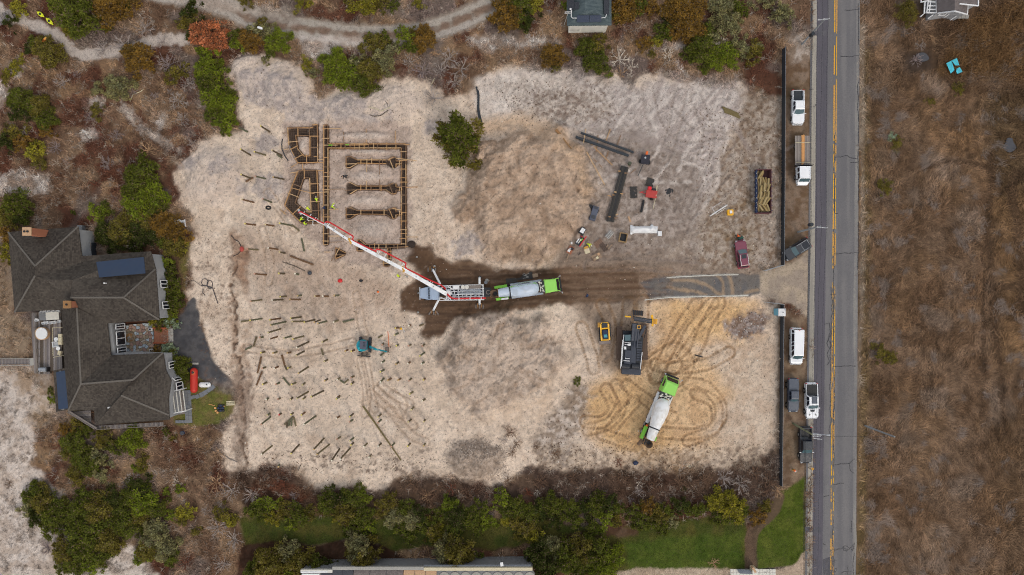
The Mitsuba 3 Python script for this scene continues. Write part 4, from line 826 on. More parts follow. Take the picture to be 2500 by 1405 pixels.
mat('m_greyroof', raw={'type': 'twosided', 'bsdf': {'type': 'diffuse', 'reflectance': mikit.proc(lambda p, n, uv: mikit.mix(ra, rb, mikit.cell_rand(p.x * 4, p.y * 4, 1.0) * .5 + .5 * mikit.fbm(p.x * 2, p.y * 2)))}})
ma, mb_ = albl((44, 62, 90)), albl((52, 64, 86))
mat('m_membrane', raw={'type': 'twosided', 'bsdf': {'type': 'principled', 'base_color': mikit.proc(lambda p, n, uv: mikit.mix(ma, mb_, mikit.fbm(p.x * .8, p.y * .8))), 'roughness': .5, 'specular': .3}})

def slab(m, poly, th):
    """thick sheet under a 3-D polygon (fan of triangles)"""
    p = np.array([G3(*q) for q in poly]); n = len(p)
    if np.sum((p[:, 0] - np.roll(p[:, 0], -1)) * (p[:, 1] + np.roll(p[:, 1], -1))) < 0: p = p[::-1]
    # ear clipping handles re-entrant outlines
    import mapbox_earcut
    t = mapbox_earcut.triangulate_float64(p[:, :2].copy(), np.array([n], dtype=np.uint32)).reshape(-1, 3)
    lo = p - [0, 0, th]; i = np.arange(n); j = (i + 1) % n
    m.add(np.vstack([p, lo]), np.vstack([t, t[:, ::-1] + n, np.c_[i, i + n, j + n], np.c_[i, j + n, j]]))
def roof_part(parent, faces, m_='m_shingle', th=.22, name='roof'):
    m = MB()
    for f in faces: slab(m, f, th)
    return obj(name, m.mesh(), m_, parent)
def caps(parent, pts, w=.28, m_='m_ridge', name='ridge_cap'):
    m = MB()
    for a, b in zip(pts[:-1], pts[1:]):
        m.beam(G3(*a) + [0, 0, .03], G3(*b) + [0, 0, .03], w, .06)
    return obj(name, m.mesh(), m_, parent)
mat('m_ridge', (102, 97, 92), .9)
mat('m_wallgrey', (150, 152, 156), .85)
def wall_part(parent, foot, z0, z1, m_='m_wallgrey', name='wall'):
    m = MB(); m.prism([G(*q) for q in foot], z0, z1); return obj(name, m.mesh(), m_, parent)

# ---- grey shingled house on the left ---------------------------------------
hs = thing('shingle_house', 'large house with dark grey hipped shingle roofs round a flagstone court', 'house')
e, R_ = 4.6, 8.2
A, B, R1, R1b, Cc_, J, K2 = (20,567,e), (191,554,e), (86,650,R_), (86,674,R_), (36,763,e), (112,683,8.0), (178,684,7.5)
roof_part(hs, [[A, R1, R1b, Cc_], [A, B, R1], [B, (201,640,e), K2, J, R1b, R1], [R1b, J, K2, (188,752,7.0), (150,757,e), Cc_]])
M1, M2 = (172,727,R_), (302,727,R_)
roof_part(hs, [[(201,640,e), (197,626,e), (368,614,e), (380,657,e), M2, M1, K2], [(380,657,e), (389,781,e), M2], [M1, M2, (389,781,e), (262,790,e), (190,752,7.0)]])
S1, S2, T1, T2 = (188,752,7.2), (198,938,7.2), (325,928,7.2), (296,966,7.0)
roof_part(hs, [[(150,757,4.2), S1, S2, (167,1003,4.2), (158,900,4.2)], [S1, (262,790,e), (271,868,e), S2]])
roof_part(hs, [[S2, T1, (398,862,e), (271,868,e)], [S2, T1, T2, (413,1014,e), (414,1025,e), (232,1038,e), (230,1002,e), (167,1003,4.2)], [T1, (398,862,e), (402,885,e), (405,905,e), (418,930,e), (411,975,e), (413,1014,e), T2]])
roof_part(hs, [[(131,905,3.5), (160,899,4.15), (170,1001,4.15), (137,1006,3.5)]])
for ln in ([A, R1], [R1b, Cc_], [B, R1], [M2, (389,781,e)], [M2, (380,657,e)], [M1, M2], [S1, S2], [(398,862,e), T1], [S2, T1], [(167,1003,4.2), S2], [T2, (413,1014,e)]): caps(hs, ln)
m = MB(); slab(m, [(235,640,6.2), (351,628,6.2), (355,668,7.3), (242,678,7.3)], .1); obj('roof_membrane', m.mesh(), 'm_membrane', hs, label='flat slate-blue membrane panel on the north slope')
m = MB(); slab(m, [(137,909,3.95), (164,904,4.28), (173,997,4.28), (143,1000,3.95)], .1); obj('roof_membrane', m.mesh(), 'm_membrane', hs, label='slate-blue membrane panel on the low side roof')
for foot in ([(26,572),(186,560),(196,630),(364,620),(376,657),(385,778),(264,786),(154,752),(41,758)], [(154,752),(264,786),(274,864),(396,866),(401,905),(414,930),(408,975),(409,1022),(236,1033),(234,1003),(142,1002),(136,908),(162,900)]):
    f = [(1250 + (q[0] - 1250) * (CAM_H - e) / CAM_H + 1, 702.5 + (q[1] - 702.5) * (CAM_H - e) / CAM_H) for q in foot]
    wall_part(hs, f, 0, 3.9)
def window(parent, a, b, z0, z1, out=(1, 0), label=None):
    """window unit standing on a wall between two plan points (survey pixels at eave height)"""
    k = (CAM_H - e) / CAM_H
    p, q = np.array([*G(1250 + (a[0] - 1250) * k, 702.5 + (a[1] - 702.5) * k), 0]), np.array([*G(1250 + (b[0] - 1250) * k, 702.5 + (b[1] - 702.5) * k), 0])
    o = np.array([*out, 0.]) * .12
    f = fresh(parent + '__window'); m = MB(); g = MB()
    for s, t in (((p, z0), (q, z0)), ((p, z1), (q, z1)), ((p, z0), (p, z1)), ((q, z0), (q, z1)), (((p + q) / 2, z0), ((p + q) / 2, z1))):
        m.beam(s[0] + o + [0, 0, s[1]], t[0] + o + [0, 0, t[1]], .12, .12)
    g.beam(p + o * .6 + [0, 0, (z0 + z1) / 2], q + o * .6 + [0, 0, (z0 + z1) / 2], .06, z1 - z0)
    scene[f] = mikit.ply(m.mesh(), 'm_white'); obj('pane', g.mesh(), 'm_darkglass', f)
for a, b in (((273,793),(273,805)), ((274,812),(276,845)), ((277,852),(278,866))): window(hs, a, b, 1.0, 3.6)
for a, b in (((381,685),(383,702)), ((386,738),(388,755))): window(hs, a, b, 1.2, 3.4)
for a, b in (((402,887),(403,902)), ((407,922),(418,932)), ((420,938),(422,956))): window(hs, a, b, 1.2, 3.4)
def chimney(px, py, ln, w, n, cap):
    ch = fresh(hs + '__chimney'); m = MB(); z = 8.8; c = G3(px, py, z)
    m.box([c[0], c[1], 6.7], [w * 1.0, w * .95, 4.4]); scene[ch] = mikit.ply(m.mesh(), 'm_brick')
    m = MB(); m.box([c[0], c[1], 8.98], [w * 1.15, w * 1.1, .18]); obj('cap', m.mesh(), 'm_' + cap, ch)
    for i in range(n):
        m = MB(); m.cyl([c[0] - .3 + .5 * i if n > 1 else c[0], c[1], 8.9], [c[0] - .3 + .5 * i if n > 1 else c[0], c[1], 9.25], .17, .17, 10); obj('flue', m.mesh(), 'm_black', ch)
    return ch
chimney(68, 566, 0, 1.25, 2, 'tan'); chimney(166, 744, 0, 1.1, 1, 'lumber3')
for p in ((116,623,6.2), (260,692,7.6), (270,994,5.6)):
    m = MB(); c = G3(*p); m.cyl(c, c + [0, 0, .7], .09, .09, 8); m.cyl(c + [0, 0, .7], c + [.15, 0, .75], .12, .12, 8); obj('vent_pipe', m.mesh(), 'm_white', hs)
m = MB(); m.box([*G(204, 560), .6], [.9, 1.2, 1.0]); m.cyl([*G(204, 560), 1.1], [*G(204, 560), 1.14], .35, .35, 12); k = obj('condenser', m.mesh(), 'm_midgrey', label='grey outdoor air-conditioning unit at the house corner', cat='air conditioner')
# plank shed roof (bulkhead) north of the wing
m = MB(); c = np.array(G(221, 611)); sh = thing('bulkhead', 'grey weathered board bulkhead in the re-entrant house corner', 'bulkhead')
for i in range(6): mm = MB(); mm.box([c[0], c[1] - 1.0 + .4 * i, 1.45], [2.0, .37, .08]); obj('plank', mm.mesh(), 'm_greywood', sh)
m.box([c[0], c[1], .7], [2.2, 2.4, 1.35]); obj('box', m.mesh(), 'm_charcoal', sh)

# ---- deck with furniture, boardwalk ----------------------------------------
dk = thing('deck', 'grey weathered plank deck on the west side of the house', 'deck')
dpoly = Polygon([G(84, 764), G(158, 757), G(162, 902), G(131, 905), G(131, 912), G(112, 912), G(95, 910)])
mats3 = ['m_greywood', mat('m_deck2', (112, 106, 108), .85), mat('m_deck3', (138, 132, 132), .85)]
bx = dpoly.bounds; x = bx[0]; i = 0; rd = np.random.default_rng(5)
while x < bx[2]:
    s = dpoly.intersection(Polygon([(x, bx[1]), (x + .27, bx[1]), (x + .27, bx[3]), (x, bx[3])]))
    if s.area > .05:
        m = MB(); m.prism(s, 1.0, 1.06 + rd.uniform(0, .012)); obj('plank', m.mesh(), mats3[i % 3] if rd.random() < .8 else 'm_darkwood', dk)
    x += .29; i += 1
m = MB(); m.prism(dpoly.buffer(-.1), .2, .98); obj('deck_frame', m.mesh(), 'm_darkwood', dk)
m = MB(); rl = [G3(80, 764, 1.95), G3(92, 908, 1.95)]
m.beam(rl[0], rl[1], .12, .06)
for t in np.linspace(0, 1, 9): q = rl[0] * (1 - t) + rl[1] * t; m.beam([q[0], q[1], 1.0], q, .09, .09)
for z in (1.3, 1.6): m.beam([rl[0][0], rl[0][1], z], [rl[1][0], rl[1][1], z], .03, .03)
obj('railing', m.mesh(), 'm_greywood', dk)
bw = thing('boardwalk', 'narrow plank boardwalk leading west from the deck over dune grass', 'boardwalk')
for i in range(44):
    p, q = G(88 - i * 2.6, 876 + .02 * i), G(88 - i * 2.6, 889 + .02 * i); m = MB(); m.beam([*p, .55], [*q, .55], .165, .06); obj('plank', m.mesh(), mats3[i % 3], bw)
for s in (874, 891): m = MB(); m.beam([*G(90, s), .95], [*G(-30, s + 1), .95], .1, .08); obj('rail', m.mesh(), 'm_concrete', bw)
m = MB(); m.prism([G(82, 874), G(94, 873), G(94, 890), G(83, 891)], .9, 1.01); obj('landing', m.mesh(), 'm_concrete', bw)

def at(px, py, z=0): return [*G(px, py, z), z]
ht = thing('hot_tub', 'round hot tub with white cover and tan rim on the deck', 'hot tub')
c = at(100, 815, 1.9); m = MB(); m.cyl([c[0] , c[1], 1.06], [c[0], c[1], 1.86], 1.08, 1.12, 32); obj('tub', m.mesh(), 'm_tan', ht)
m = MB(); m.cyl([c[0] + .12, c[1] + .02, 1.87], [c[0] + .12, c[1] + .02, 1.98], 1.02, .98, 32); obj('cover', m.mesh(), 'm_white', ht)
dt = thing('dining_table', 'long grey plank dining table beside the house wall on the deck', 'table')
for i in range(3): m = MB(); q = at(104 + 16 * i, 773 - i * .8, 1.8); m.box([*q[:2], 1.78], [1.12, 1.35, .06], .05); obj('top_panel', m.mesh(), 'm_offwhite' if i else 'm_midgrey', dt)
for px, py in ((99, 768), (99, 780), (141, 765), (141, 777)): m = MB(); q = at(px, py, 1.8); m.beam([*q[:2], 1.06], [*q[:2], 1.75], .08); obj('leg', m.mesh(), 'm_midgrey', dt)
def tub_chair(px, py, ang, label, grp, z=1.06):
    k = thing('shell_chair', label, 'chair', grp); x, y = G(px, py, z + .5); t = xf(x, y, z, ang)
    m = MB(); m.cyl([0, 0, .40], [0, 0, .46], .25, .25, 12); obj('seat', m.mesh(), 'm_white', k, to_world=t)
    m = MB(); a = np.linspace(-2.2, 2.2, 11)
    for p, q in zip(a[:-1], a[1:]):
        m.hull([[-.27 * math.cos(w) * s, .27 * math.sin(w) * s, zz] for w in (p, q) for s, zz in ((.92, .42), (1.0, .42), (1.02, .8), (1.1, .8))])
    obj('backrest', m.mesh(), 'm_white', k, to_world=t)
    for sx in (-1, 1):
        for sy in (-1, 1): m = MB(); m.cyl([.15 * sx, .15 * sy, .42], [.22 * sx, .22 * sy, 0], .018, .018, 5); obj('leg', m.mesh(), 'm_lightgrey', k, to_world=t)
SC = [(104,762,-1.6),(112,762,-1.6),(122,762,-1.6),(132,761,-1.6),(143,760,-1.6),(108,789,1.5),(116,788,1.5),(126,788,1.5),(135,787,1.5),(146,785,1.5)]
nth = ['first', 'second', 'third', 'fourth', 'fifth']
for i, (a, b, c) in enumerate(SC): tub_chair(a, b, c, f'white shell chair, {nth[i % 5]} from the dune end, on the {"north" if i < 5 else "south"} side of the dining table', 'white shell chairs at the dining table')
tub_chair(91, 782, .0, 'white shell chair at the head of the dining table', 'white shell chairs at the dining table')
def sofa(px, py, w, d, ang, label, mt='m_cream'):
    k = thing('patio_sofa', label, 'sofa'); x, y = G(px, py, 1.4); t = xf(x, y, 1.06, ang)
    m = MB(); m.box([0, 0, .2], [d, w, .25]); obj('frame', m.mesh(), 'm_greywood', k, to_world=t)
    n = max(1, round(w / .75))
    for i in range(n): m = MB(); m.box([.05, -w / 2 + w / n * (i + .5), .41], [d * .85, w / n * .94, .16]); obj('cushion', m.mesh(), mt, k, to_world=t)
    m = MB(); m.box([-d / 2 + .08, 0, .55], [.15, w, .45]); obj('backrest', m.mesh(), mt, k, to_world=t)
sofa(149, 829, 1.9, .8, math.pi, 'cream cushioned sofa against the house wall on the deck'); sofa(147, 862, .75, .7, 2.9, 'single cream armchair south of the cream sofa')
def lounge(px, py, label):
    k = thing('lounge_chair', label, 'chair'); x, y = G(px, py, 1.4); t = xf(x, y, 1.06, .1); m = MB(); m.box([0, 0, .33], [.85, .85, .16]); obj('seat', m.mesh(), 'm_lightgrey', k, to_world=t)
    m = MB()
    for p, q in (((-.42, -.42), (.42, -.42)), ((-.42, .42), (.42, .42)), ((-.42, -.42), (-.42, .42))): m.beam([*p, .6], [*q, .6], .1, .12)
    obj('arm_frame', m.mesh(), 'm_white', k, to_world=t)
lounge(137, 841, 'square white lounge chair facing the cream sofa')
for i, (a, b) in enumerate(((137, 829), (142, 851))):
    k = thing('side_table', ['round white side table north of the lounge chair', 'round white side table south of the lounge chair'][i], 'table'); q = at(a, b, 1.5); m = MB(); m.cyl([*q[:2], 1.06], [*q[:2], 1.48], .2, .3, 14); obj('base', m.mesh(), 'm_lightgrey', k); m = MB(); m.cyl([*q[:2], 1.48], [*q[:2], 1.53], .36, .36, 18); obj('table_top', m.mesh(), 'm_white', k)
k = thing('grill', 'stainless grill in the corner of the deck', 'grill'); q = at(106, 903, 1.8); m = MB(); m.box([*q[:2], 1.5], [1.5, .75, .85]); obj('cabinet', m.mesh(), 'm_black', k); m = MB(); m.cyl([q[0] - .6, q[1] + .1, 1.93], [q[0] + .6, q[1] + .1, 1.93], .3, .3, 12); obj('hood', m.mesh(), 'm_steel', k); m = MB(); m.beam([q[0] - .6, q[1] - .32, 1.95], [q[0] + .6, q[1] - .32, 1.95], .06); obj('handle', m.mesh(), 'm_white', k)
m = MB()
for p, q in (((128, 801), (156, 800)), ((128, 801), (130, 870)), ((130, 873), (158, 868))): m.beam(at(p[0], p[1], 1.1), at(q[0], q[1], 1.1), .08, .05)
obj('rug_border', m.mesh(), 'm_cream', label='thin pale border of the outdoor rug on the deck', cat='rug')
sd = thing('side_deck', 'triangular grey deck with diagonal parapet at the south-west house corner', 'deck')
tri = Polygon([G(172, 1004), G(231, 1000), G(232, 1036)]); bb = tri.bounds; y = bb[1]; i = 0
while y < bb[3]:
    s = tri.intersection(Polygon([(bb[0], y), (bb[2], y), (bb[2], y + .3), (bb[0], y + .3)]))
    if s.area > .03: m = MB(); m.prism(s, 1.0, 1.06); obj('plank', m.mesh(), mats3[i % 3], sd)
    y += .32; i += 1
m = MB(); m.beam(at(168, 1004, 2.0), at(236, 1046, 2.0), .3, .1); m.beam(at(170, 1005, 1.3), at(236, 1046, 1.3), .12, 1.3); obj('parapet', m.mesh(), 'm_greywood', sd)
wk = thing('side_walkway', 'long narrow grey plank walkway with rails along the south wall', 'walkway')
for i in range(40):
    t = i / 40; p = (236 + 165 * t, 1040 - 9 * t); m = MB(); m.beam(at(p[0], p[1], .7), at(p[0] + .6, p[1] + 9, .7), .28, .06); obj('plank', m.mesh(), mats3[i % 3], wk)
m = MB(); m.beam(at(236, 1049, 1.5), at(405, 1040, 1.5), .1, .08)
for t in np.linspace(0, 1, 10): m.beam(at(236 + 169 * t, 1049 - 9 * t, .2), at(236 + 169 * t, 1049 - 9 * t, 1.5), .09)
obj('rail', m.mesh(), 'm_greywood', wk)

# ---- flagstone court --------------------------------------------------------
ct = thing('flagstone_patio', 'courtyard of irregular pink, tan and blue-grey flagstones', 'patio')
cp = Polygon([G(282, 796), G(376, 788), G(379, 858), G(286, 864)]); fx, fy = G(321, 824)
m = MB(); m.prism(cp, .0, .30); obj('joint_bed', m.mesh(), mat('m_joint', (96, 84, 70), .9), ct)
from scipy.spatial import Voronoi
rf = np.random.default_rng(3); bb = cp.bounds
gxx, gyy = np.meshgrid(np.arange(bb[0] - 1, bb[2] + 1, .56), np.arange(bb[1] - 1, bb[3] + 1, .56)); sp = np.c_[gxx.ravel(), gyy.ravel()] + rf.uniform(-.22, .22, (gxx.size, 2))
vo = Voronoi(sp); fm = [mat(f'm_flag{i}', c, .85) for i, c in enumerate(((168, 138, 126), (150, 122, 114), (176, 164, 154), (182, 192, 200), (146, 130, 112), (166, 178, 190), (164, 146, 126)))]
hole = Point(fx, fy).buffer(.95)
for reg in vo.point_region:
    r_ = vo.regions[reg]
    if -1 in r_ or not r_: continue
    pg = Polygon(vo.vertices[r_]).buffer(-.04, join_style=2).intersection(cp).difference(hole)
    if pg.area < .04 or pg.geom_type != 'Polygon': continue
    m = MB(); m.prism(pg, .28, .335 + rf.uniform(0, .02)); obj('flagstone', m.mesh(), fm[int(rf.integers(0, 7))], ct)
fp = thing('fire_pit', 'round stone-rimmed planting ring in the middle of the flagstone court', 'fire pit'); m = MB()
ring = Point(fx, fy).buffer(.92).difference(Point(fx, fy).buffer(.74)); m.prism(ring, .0, .5); obj('stone_ring', m.mesh(), 'm_flag4', fp)
m = MB(); m.cyl([fx, fy, .1], [fx, fy, .36], .76, .76, 18); obj('soil', m.mesh(), 'm_lumber3', fp)
for i in range(9): m = MB(); a = i * 2.4; rr = .1 + .06 * i; m.tm(trimesh.creation.icosphere(1, .12 + .05 * (i % 3))); V, F = m.mesh(); obj('stone', (V * [1, 1, .7] + [fx + rr * math.cos(a), fy + rr * math.sin(a), .4], F), ['m_tan', 'm_concrete', 'm_flag4'][i % 3], fp)
st = thing('brick_steps', 'rust-red brick steps between the court and the tarmac', 'steps')
for i in range(5):
    m = MB(); m.prism([G(379 + 6.6 * i, 802), G(385.4 + 6.6 * i, 801.5), G(385.8 + 6.6 * i, 837), G(379.4 + 6.6 * i, 838)], .0, .36 - .05 * i); obj('tread', m.mesh(), 'm_brick', st)
for q in ((376, 800, 411, 803), (377, 836, 412, 839)): m = MB(); m.prism([G(q[0], q[1]), G(q[2], q[1]), G(q[2], q[3]), G(q[0], q[3])], 0, .5); obj('side_wall', m.mesh(), 'm_rust', st)
m = MB(); m.prism([G(412, 803), G(423, 802), G(424, 834), G(413, 836)], 0, .17); obj('landing', m.mesh(), 'm_concrete', st)
for i, (a, b) in enumerate(((372, 804), (374, 856))):
    k = thing('planter', ['square white planter at the north end of the court steps', 'square white planter at the south end of the court steps'][i], 'planter'); q = G(a, b); m = MB(); m.box([*q, .55], [.5, .5, .5]); obj('pot', m.mesh(), 'm_white', k); m = MB(); m.box([*q, .805], [.36, .36, .02]); obj('soil', m.mesh(), 'm_black', k)
# ---- propane tank, paddle board, slate walk, pergola -------------------------
tk = thing('propane_tank', 'long rusty red propane tank lying beside the tarmac', 'tank'); a, b = at(474, 878, .8), at(475, 934, .8); m = MB(); m.tm(trimesh.creation.capsule(height=3.1, radius=.62, count=[24, 24])); V, F = m.mesh()
obj('tank', (np.c_[V[:, 0] + a[0], V[:, 2] * 1.0 + b[1] + .35, V[:, 1] + .85], F), mat('m_tank', (190, 48, 36), .5), tk, smooth=True)
q = at(471, 910, 1.5); m = MB(); m.cyl([*q[:2], 1.2], [*q[:2], 1.62], .2, .2, 14); obj('dome', m.mesh(), 'm_charcoal', tk)
m = MB(); t = np.linspace(-2.2, 1.6, 12); m.tube([[q[0] + .3 * math.cos(w), q[1] + .3 * math.sin(w), 1.66] for w in t], .03, 5); obj('hose', m.mesh(), 'm_gold', tk)
for s in (-1.2, 1.2): m = MB(); m.box([a[0], (a[1] + b[1]) / 2 + s, .15], [1.0, .3, .35]); obj('cradle', m.mesh(), 'm_concrete', tk)
pb = thing('storage_tank', 'small rounded white tank on the grass south of the red tank', 'tank'); q = at(500, 940, .5); m = MB(); m.tm(trimesh.creation.capsule(height=1.2, radius=.45, count=[20, 20])); V, F = m.mesh(); obj('shell', (np.c_[V[:, 2] + q[0] - .0, V[:, 1] + q[1], V[:, 0] * .8 + .45], F), 'm_white', pb, smooth=True)
m = MB(); m.cyl([q[0] + .45, q[1] + .1, .78], [q[0] + .45, q[1] + .1, .9], .09, .09, 8); obj('valve', m.mesh(), 'm_black', pb)
pth = thing('slate_path', 'curving path of dark slate slabs across the small lawn', 'path')
for (a, b, c, d, an) in ((471, 970, 1.0, .62, .35), (483, 968, .7, .7, .5), (493, 964, .62, .8, .45), (502, 959, .8, .75, .5), (512, 952, .85, .7, .65), (520, 946, .8, .7, .75)):
    q = G(a, b); m = MB(); m.box([*q, .2], [c, d, .07], an); obj('slab', m.mesh(), 'm_slate', pth)
sw = thing('stone_walk', 'straight blue-grey paved walk outside the pergola', 'path')
rs = np.random.default_rng(9)
for i in range(9):
    for j in range(2):
        p = (450 + 8.5 * j + i * .5, 953 + 8.9 * i); m = MB(); m.prism([G(p[0], p[1]), G(p[0] + 8, p[1] - .3), G(p[0] + 8.3, p[1] + 8.2), G(p[0] + .3, p[1] + 8.5)], .1, .21 + rs.uniform(0, .02)); obj('paver', m.mesh(), ['m_slate', 'm_midgrey'][int(rs.integers(0, 2))], sw)
for i in range(5): m = MB(); p = (430 + 7 * i, 1026); m.prism([G(p[0], p[1]), G(p[0] + 6.4, p[1]), G(p[0] + 6.4, p[1] + 7), G(p[0], p[1] + 7)], .1, .21); obj('paver', m.mesh(), 'm_slate', sw)
pg = thing('pergola', 'white slatted pergola on the south-east house corner', 'pergola')
for i in range(5):
    t = i / 4; a, b = at(414 + 33 * t, 966 - 6 * t if i < 2 else 958 - 4 * t, 2.7), at(420 + 33 * t, 1008 - 5 * t, 2.7); m = MB(); m.beam(a, b, .1, .16); obj('slat', m.mesh(), 'm_offwhite', pg)
for a, b in (((422, 956), (438, 952)), ((414, 1011), (452, 1004))): m = MB(); m.beam(at(*a, 2.55), at(*b, 2.55), .14, .18); obj('beam', m.mesh(), 'm_white', pg)
for a in ((438, 953), (452, 1004), (442, 1007)): m = MB(); q = at(*a, 2.6); m.beam([*q[:2], 0], [*q[:2], 2.6], .16); obj('post', m.mesh(), 'm_white', pg)
m = MB(); m.prism([G(420, 962), G(450, 955), G(456, 1010), G(424, 1014)], .05, .16); obj('floor', m.mesh(), 'm_greywood', pg)
bg = thing('bag_pile', 'heap of black bags and blond offcuts on the small lawn', 'bags'); rb_ = np.random.default_rng(4)
for i in range(9):
    q = G(536 + 5 * (i % 3) + rb_.uniform(-1, 1), 990 + 6 * (i // 3)); m = MB(); m.tm(trimesh.creation.icosphere(1, .28)); V, F = m.mesh(); obj('bag', (V * [1, .8, .6] + [*q, .3], F), 'm_navy' if i % 2 else 'm_black', bg, smooth=True)
for i, (a, b) in enumerate(((527, 996), (529, 1003), (533, 1007), (548, 991))): m = MB(); m.box([*G(a, b), .25], [.32, .3, .2], i); obj('offcut', m.mesh(), 'm_lumber', bg)
m = MB(); m.beam(at(510, 987, .2), at(525, 991, .2), .1); obj('stick', m.mesh(), 'm_lumber', bg)
for i in range(3): m = MB(); m.cyl(at(553, 981 + 4 * i, .22), at(573, 980 + 4 * i, .22), .11, .11, 8); obj('timber_pile', m.mesh(), 'm_cream', label=f'pale short log beside the black bags, {nth[i]} from the north', cat='log', group='pale logs by the small lawn')
def slat_chair(px, py, ang, label):
    k = thing('beach_chair', label, 'chair', 'white slatted chairs at the lot corner'); x, y = G(px, py); t = xf(x, y, gz(x, y), ang)
    for i in range(6): m = MB(); m.beam([-.45 + .17 * i, -.35, .4 + .02 * i], [-.45 + .17 * i, .35, .4 + .02 * i], .1, .03); obj('slat', m.mesh(), 'm_white', k, to_world=t)
    for s in (-.38, .38): m = MB(); m.beam([-.7, s, .55], [.6, s, .55], .1, .04); m.beam([-.6, s, 0], [-.6, s, .55], .07); m.beam([.5, s, 0], [.5, s, .55], .07); obj('arm', m.mesh(), 'm_white', k, to_world=t)
slat_chair(437, 545, 1.7, 'white slatted beach chair nearer the bushes at the lot corner'); slat_chair(451, 546, 1.7, 'white slatted beach chair nearer the sand at the lot corner')

# ---- fences and gate --------------------------------------------------------
def fence(a, b, n, label, h=1.5):
    k = thing('screen_fence', label, 'fence'); p, q = np.array(at(*a)), np.array(at(*b))
    for i in range(n):
        s, t = p + (q - p) * i / n, p + (q - p) * (i + 1) / n; m = MB(); m.beam(s + [0, 0, h / 2 + .03], t + [0, 0, h / 2 + .03], .035, h); obj('screen_panel', m.mesh(), 'm_charcoal', k)
        m = MB(); m.cyl(s + [.05, 0, -.2], s + [.05, 0, h + .15], .035, .035, 7); obj('post', m.mesh(), 'm_steel', k)
    m = MB(); m.cyl(p + [.05, 0, h + .06], q + [.05, 0, h + .06], .025, .025, 6); obj('top_rail', m.mesh(), 'm_steel', k)
fence((1909, 122), (1906, 648), 13, 'long black screened fence along the road north of the gate'); fence((1905, 743), (1901, 1183), 11, 'long black screened fence along the road south of the gate')
def gate(a, b, label):
    k = thing('mesh_gate', label, 'gate'); p, q = np.array(at(*a)), np.array(at(*b)); m = MB()
    for z in (.15, .85, 1.6): m.cyl(p + [0, 0, z], q + [0, 0, z], .03, .03, 6)
    for t in np.linspace(0, 1, 3): s = p + (q - p) * t; m.cyl(s + [0, 0, .1], s + [0, 0, 1.62], .03, .03, 6)
    obj('frame', m.mesh(), 'm_lightgrey', k); m = MB()
    for t in np.linspace(0, 1, 30): s = p + (q - p) * t; m.cyl(s + [0, 0, .15], s + [0, 0, 1.6], .007, .007, 4)
    for z in np.linspace(.2, 1.55, 10): m.cyl(p + [0, 0, z], q + [0, 0, z], .007, .007, 4)
    obj('wire_mesh', m.mesh(), 'm_steel', k)
gate((1907, 648), (1862, 662), 'open wire-mesh gate leaf north of the drive'); gate((1905, 743), (1864, 738), 'open wire-mesh gate leaf south of the drive')

# ---- utility poles and wires ------------------------------------------------
def upole(base, top, h, label, arms, mt='m_pole', tr=None, lamp=None):
    k = thing('utility_pole', label, 'utility pole'); a, b = np.array(at(*base)), np.array(at(*top, h)); m = MB(); m.cyl(a - [0, 0, .3], b, .17, .12, 10); obj('shaft', m.mesh(), mt, k)
    for p, q, z in arms:
        ar = obj('crossarm', MB().beam(at(*p, z), at(*q, z), .13, .13).mesh(), 'm_lightgrey', k)
        for t in (.03, .5, .97): s = np.array(at(*p, z)) * (1 - t) + np.array(at(*q, z)) * t; m = MB(); m.cyl(s + [0, 0, .05], s + [0, 0, .35], .08, .05, 8); obj('insulator', m.mesh(), 'm_white', ar)
    if tr: q = np.array(at(*tr[:2], tr[2])); m = MB(); m.cyl(q - [0, 0, .5], q + [0, 0, .5], .3, .3, 14); obj('transformer', m.mesh(), 'm_charcoal', k)
    if lamp:
        p, q = np.array(at(*lamp[0], lamp[2])), np.array(at(*lamp[1], lamp[2] + .2)); m = MB(); m.cyl(p, q, .045, .04, 7); obj('lamp_arm', m.mesh(), 'm_steel', k); m = MB(); m.hull([q + np.array(o) for o in ((-.2, -.12, -.05), (.4, -.16, -.05), (.4, .16, -.05), (-.2, .12, -.05), (0, 0, .1), (.3, 0, .1))]); obj('lamp_head', m.mesh(), 'm_lightgrey', k)
upole((1958, 109), (2012, 49), 10.5, 'grey utility pole at the top of the road with a wide crossarm', [((1996, 49.5), (2023, 47), 10.5)], tr=(1982, 85, 6.0))
upole((1948, 567), (2003, 553), 9.0, 'grey utility pole behind the parked black car', [((1993, 555), (2018, 557), 9.0)], tr=(1979, 549, 5.2))
upole((1936, 1034), (1982, 1061), 7.6, 'greenish utility pole leaning over the black pickup, with street lamp', [((1983, 1060), (2003, 1062), 7.6), ((1983, 1065), (2002, 1065), 7.4), ((1985, 1070), (2005, 1073), 7.0)], 'm_treatedpole', lamp=((1984, 1058), (2021, 1063), 7.8))
upole((2112, 1040), (2184, 1067), 9.2, 'bare grey utility pole standing in the marsh grass', [])
def wire(a, b, r=.016, sag=.5, label='thin black overhead wire strung along the road'):
    p, q = np.array(at(*a)), np.array(at(*b)); t = np.linspace(0, 1, 9); pts = [p + (q - p) * s - [0, 0, 4 * sag * s * (1 - s)] for s in t]; m = MB(); m.tube(pts, r, 4)
    return obj('overhead_wire', m.mesh(), 'm_black', label=label, cat='wire', group='overhead wires along the road')
for dx in (0, 12, 25):
    wire((1997 + dx, 49, 10.8), (1994 + dx * .95, 556, 9.3)); wire((1994 + dx * .95, 556, 9.3), (1984 + dx * .8, 1062, 7.8)); wire((1984 + dx * .8, 1062, 7.8), (1975 + dx * .9, 1560, 8.5)); wire((1997 + dx, 49, 10.8), (2001 + dx, -320, 10.5))
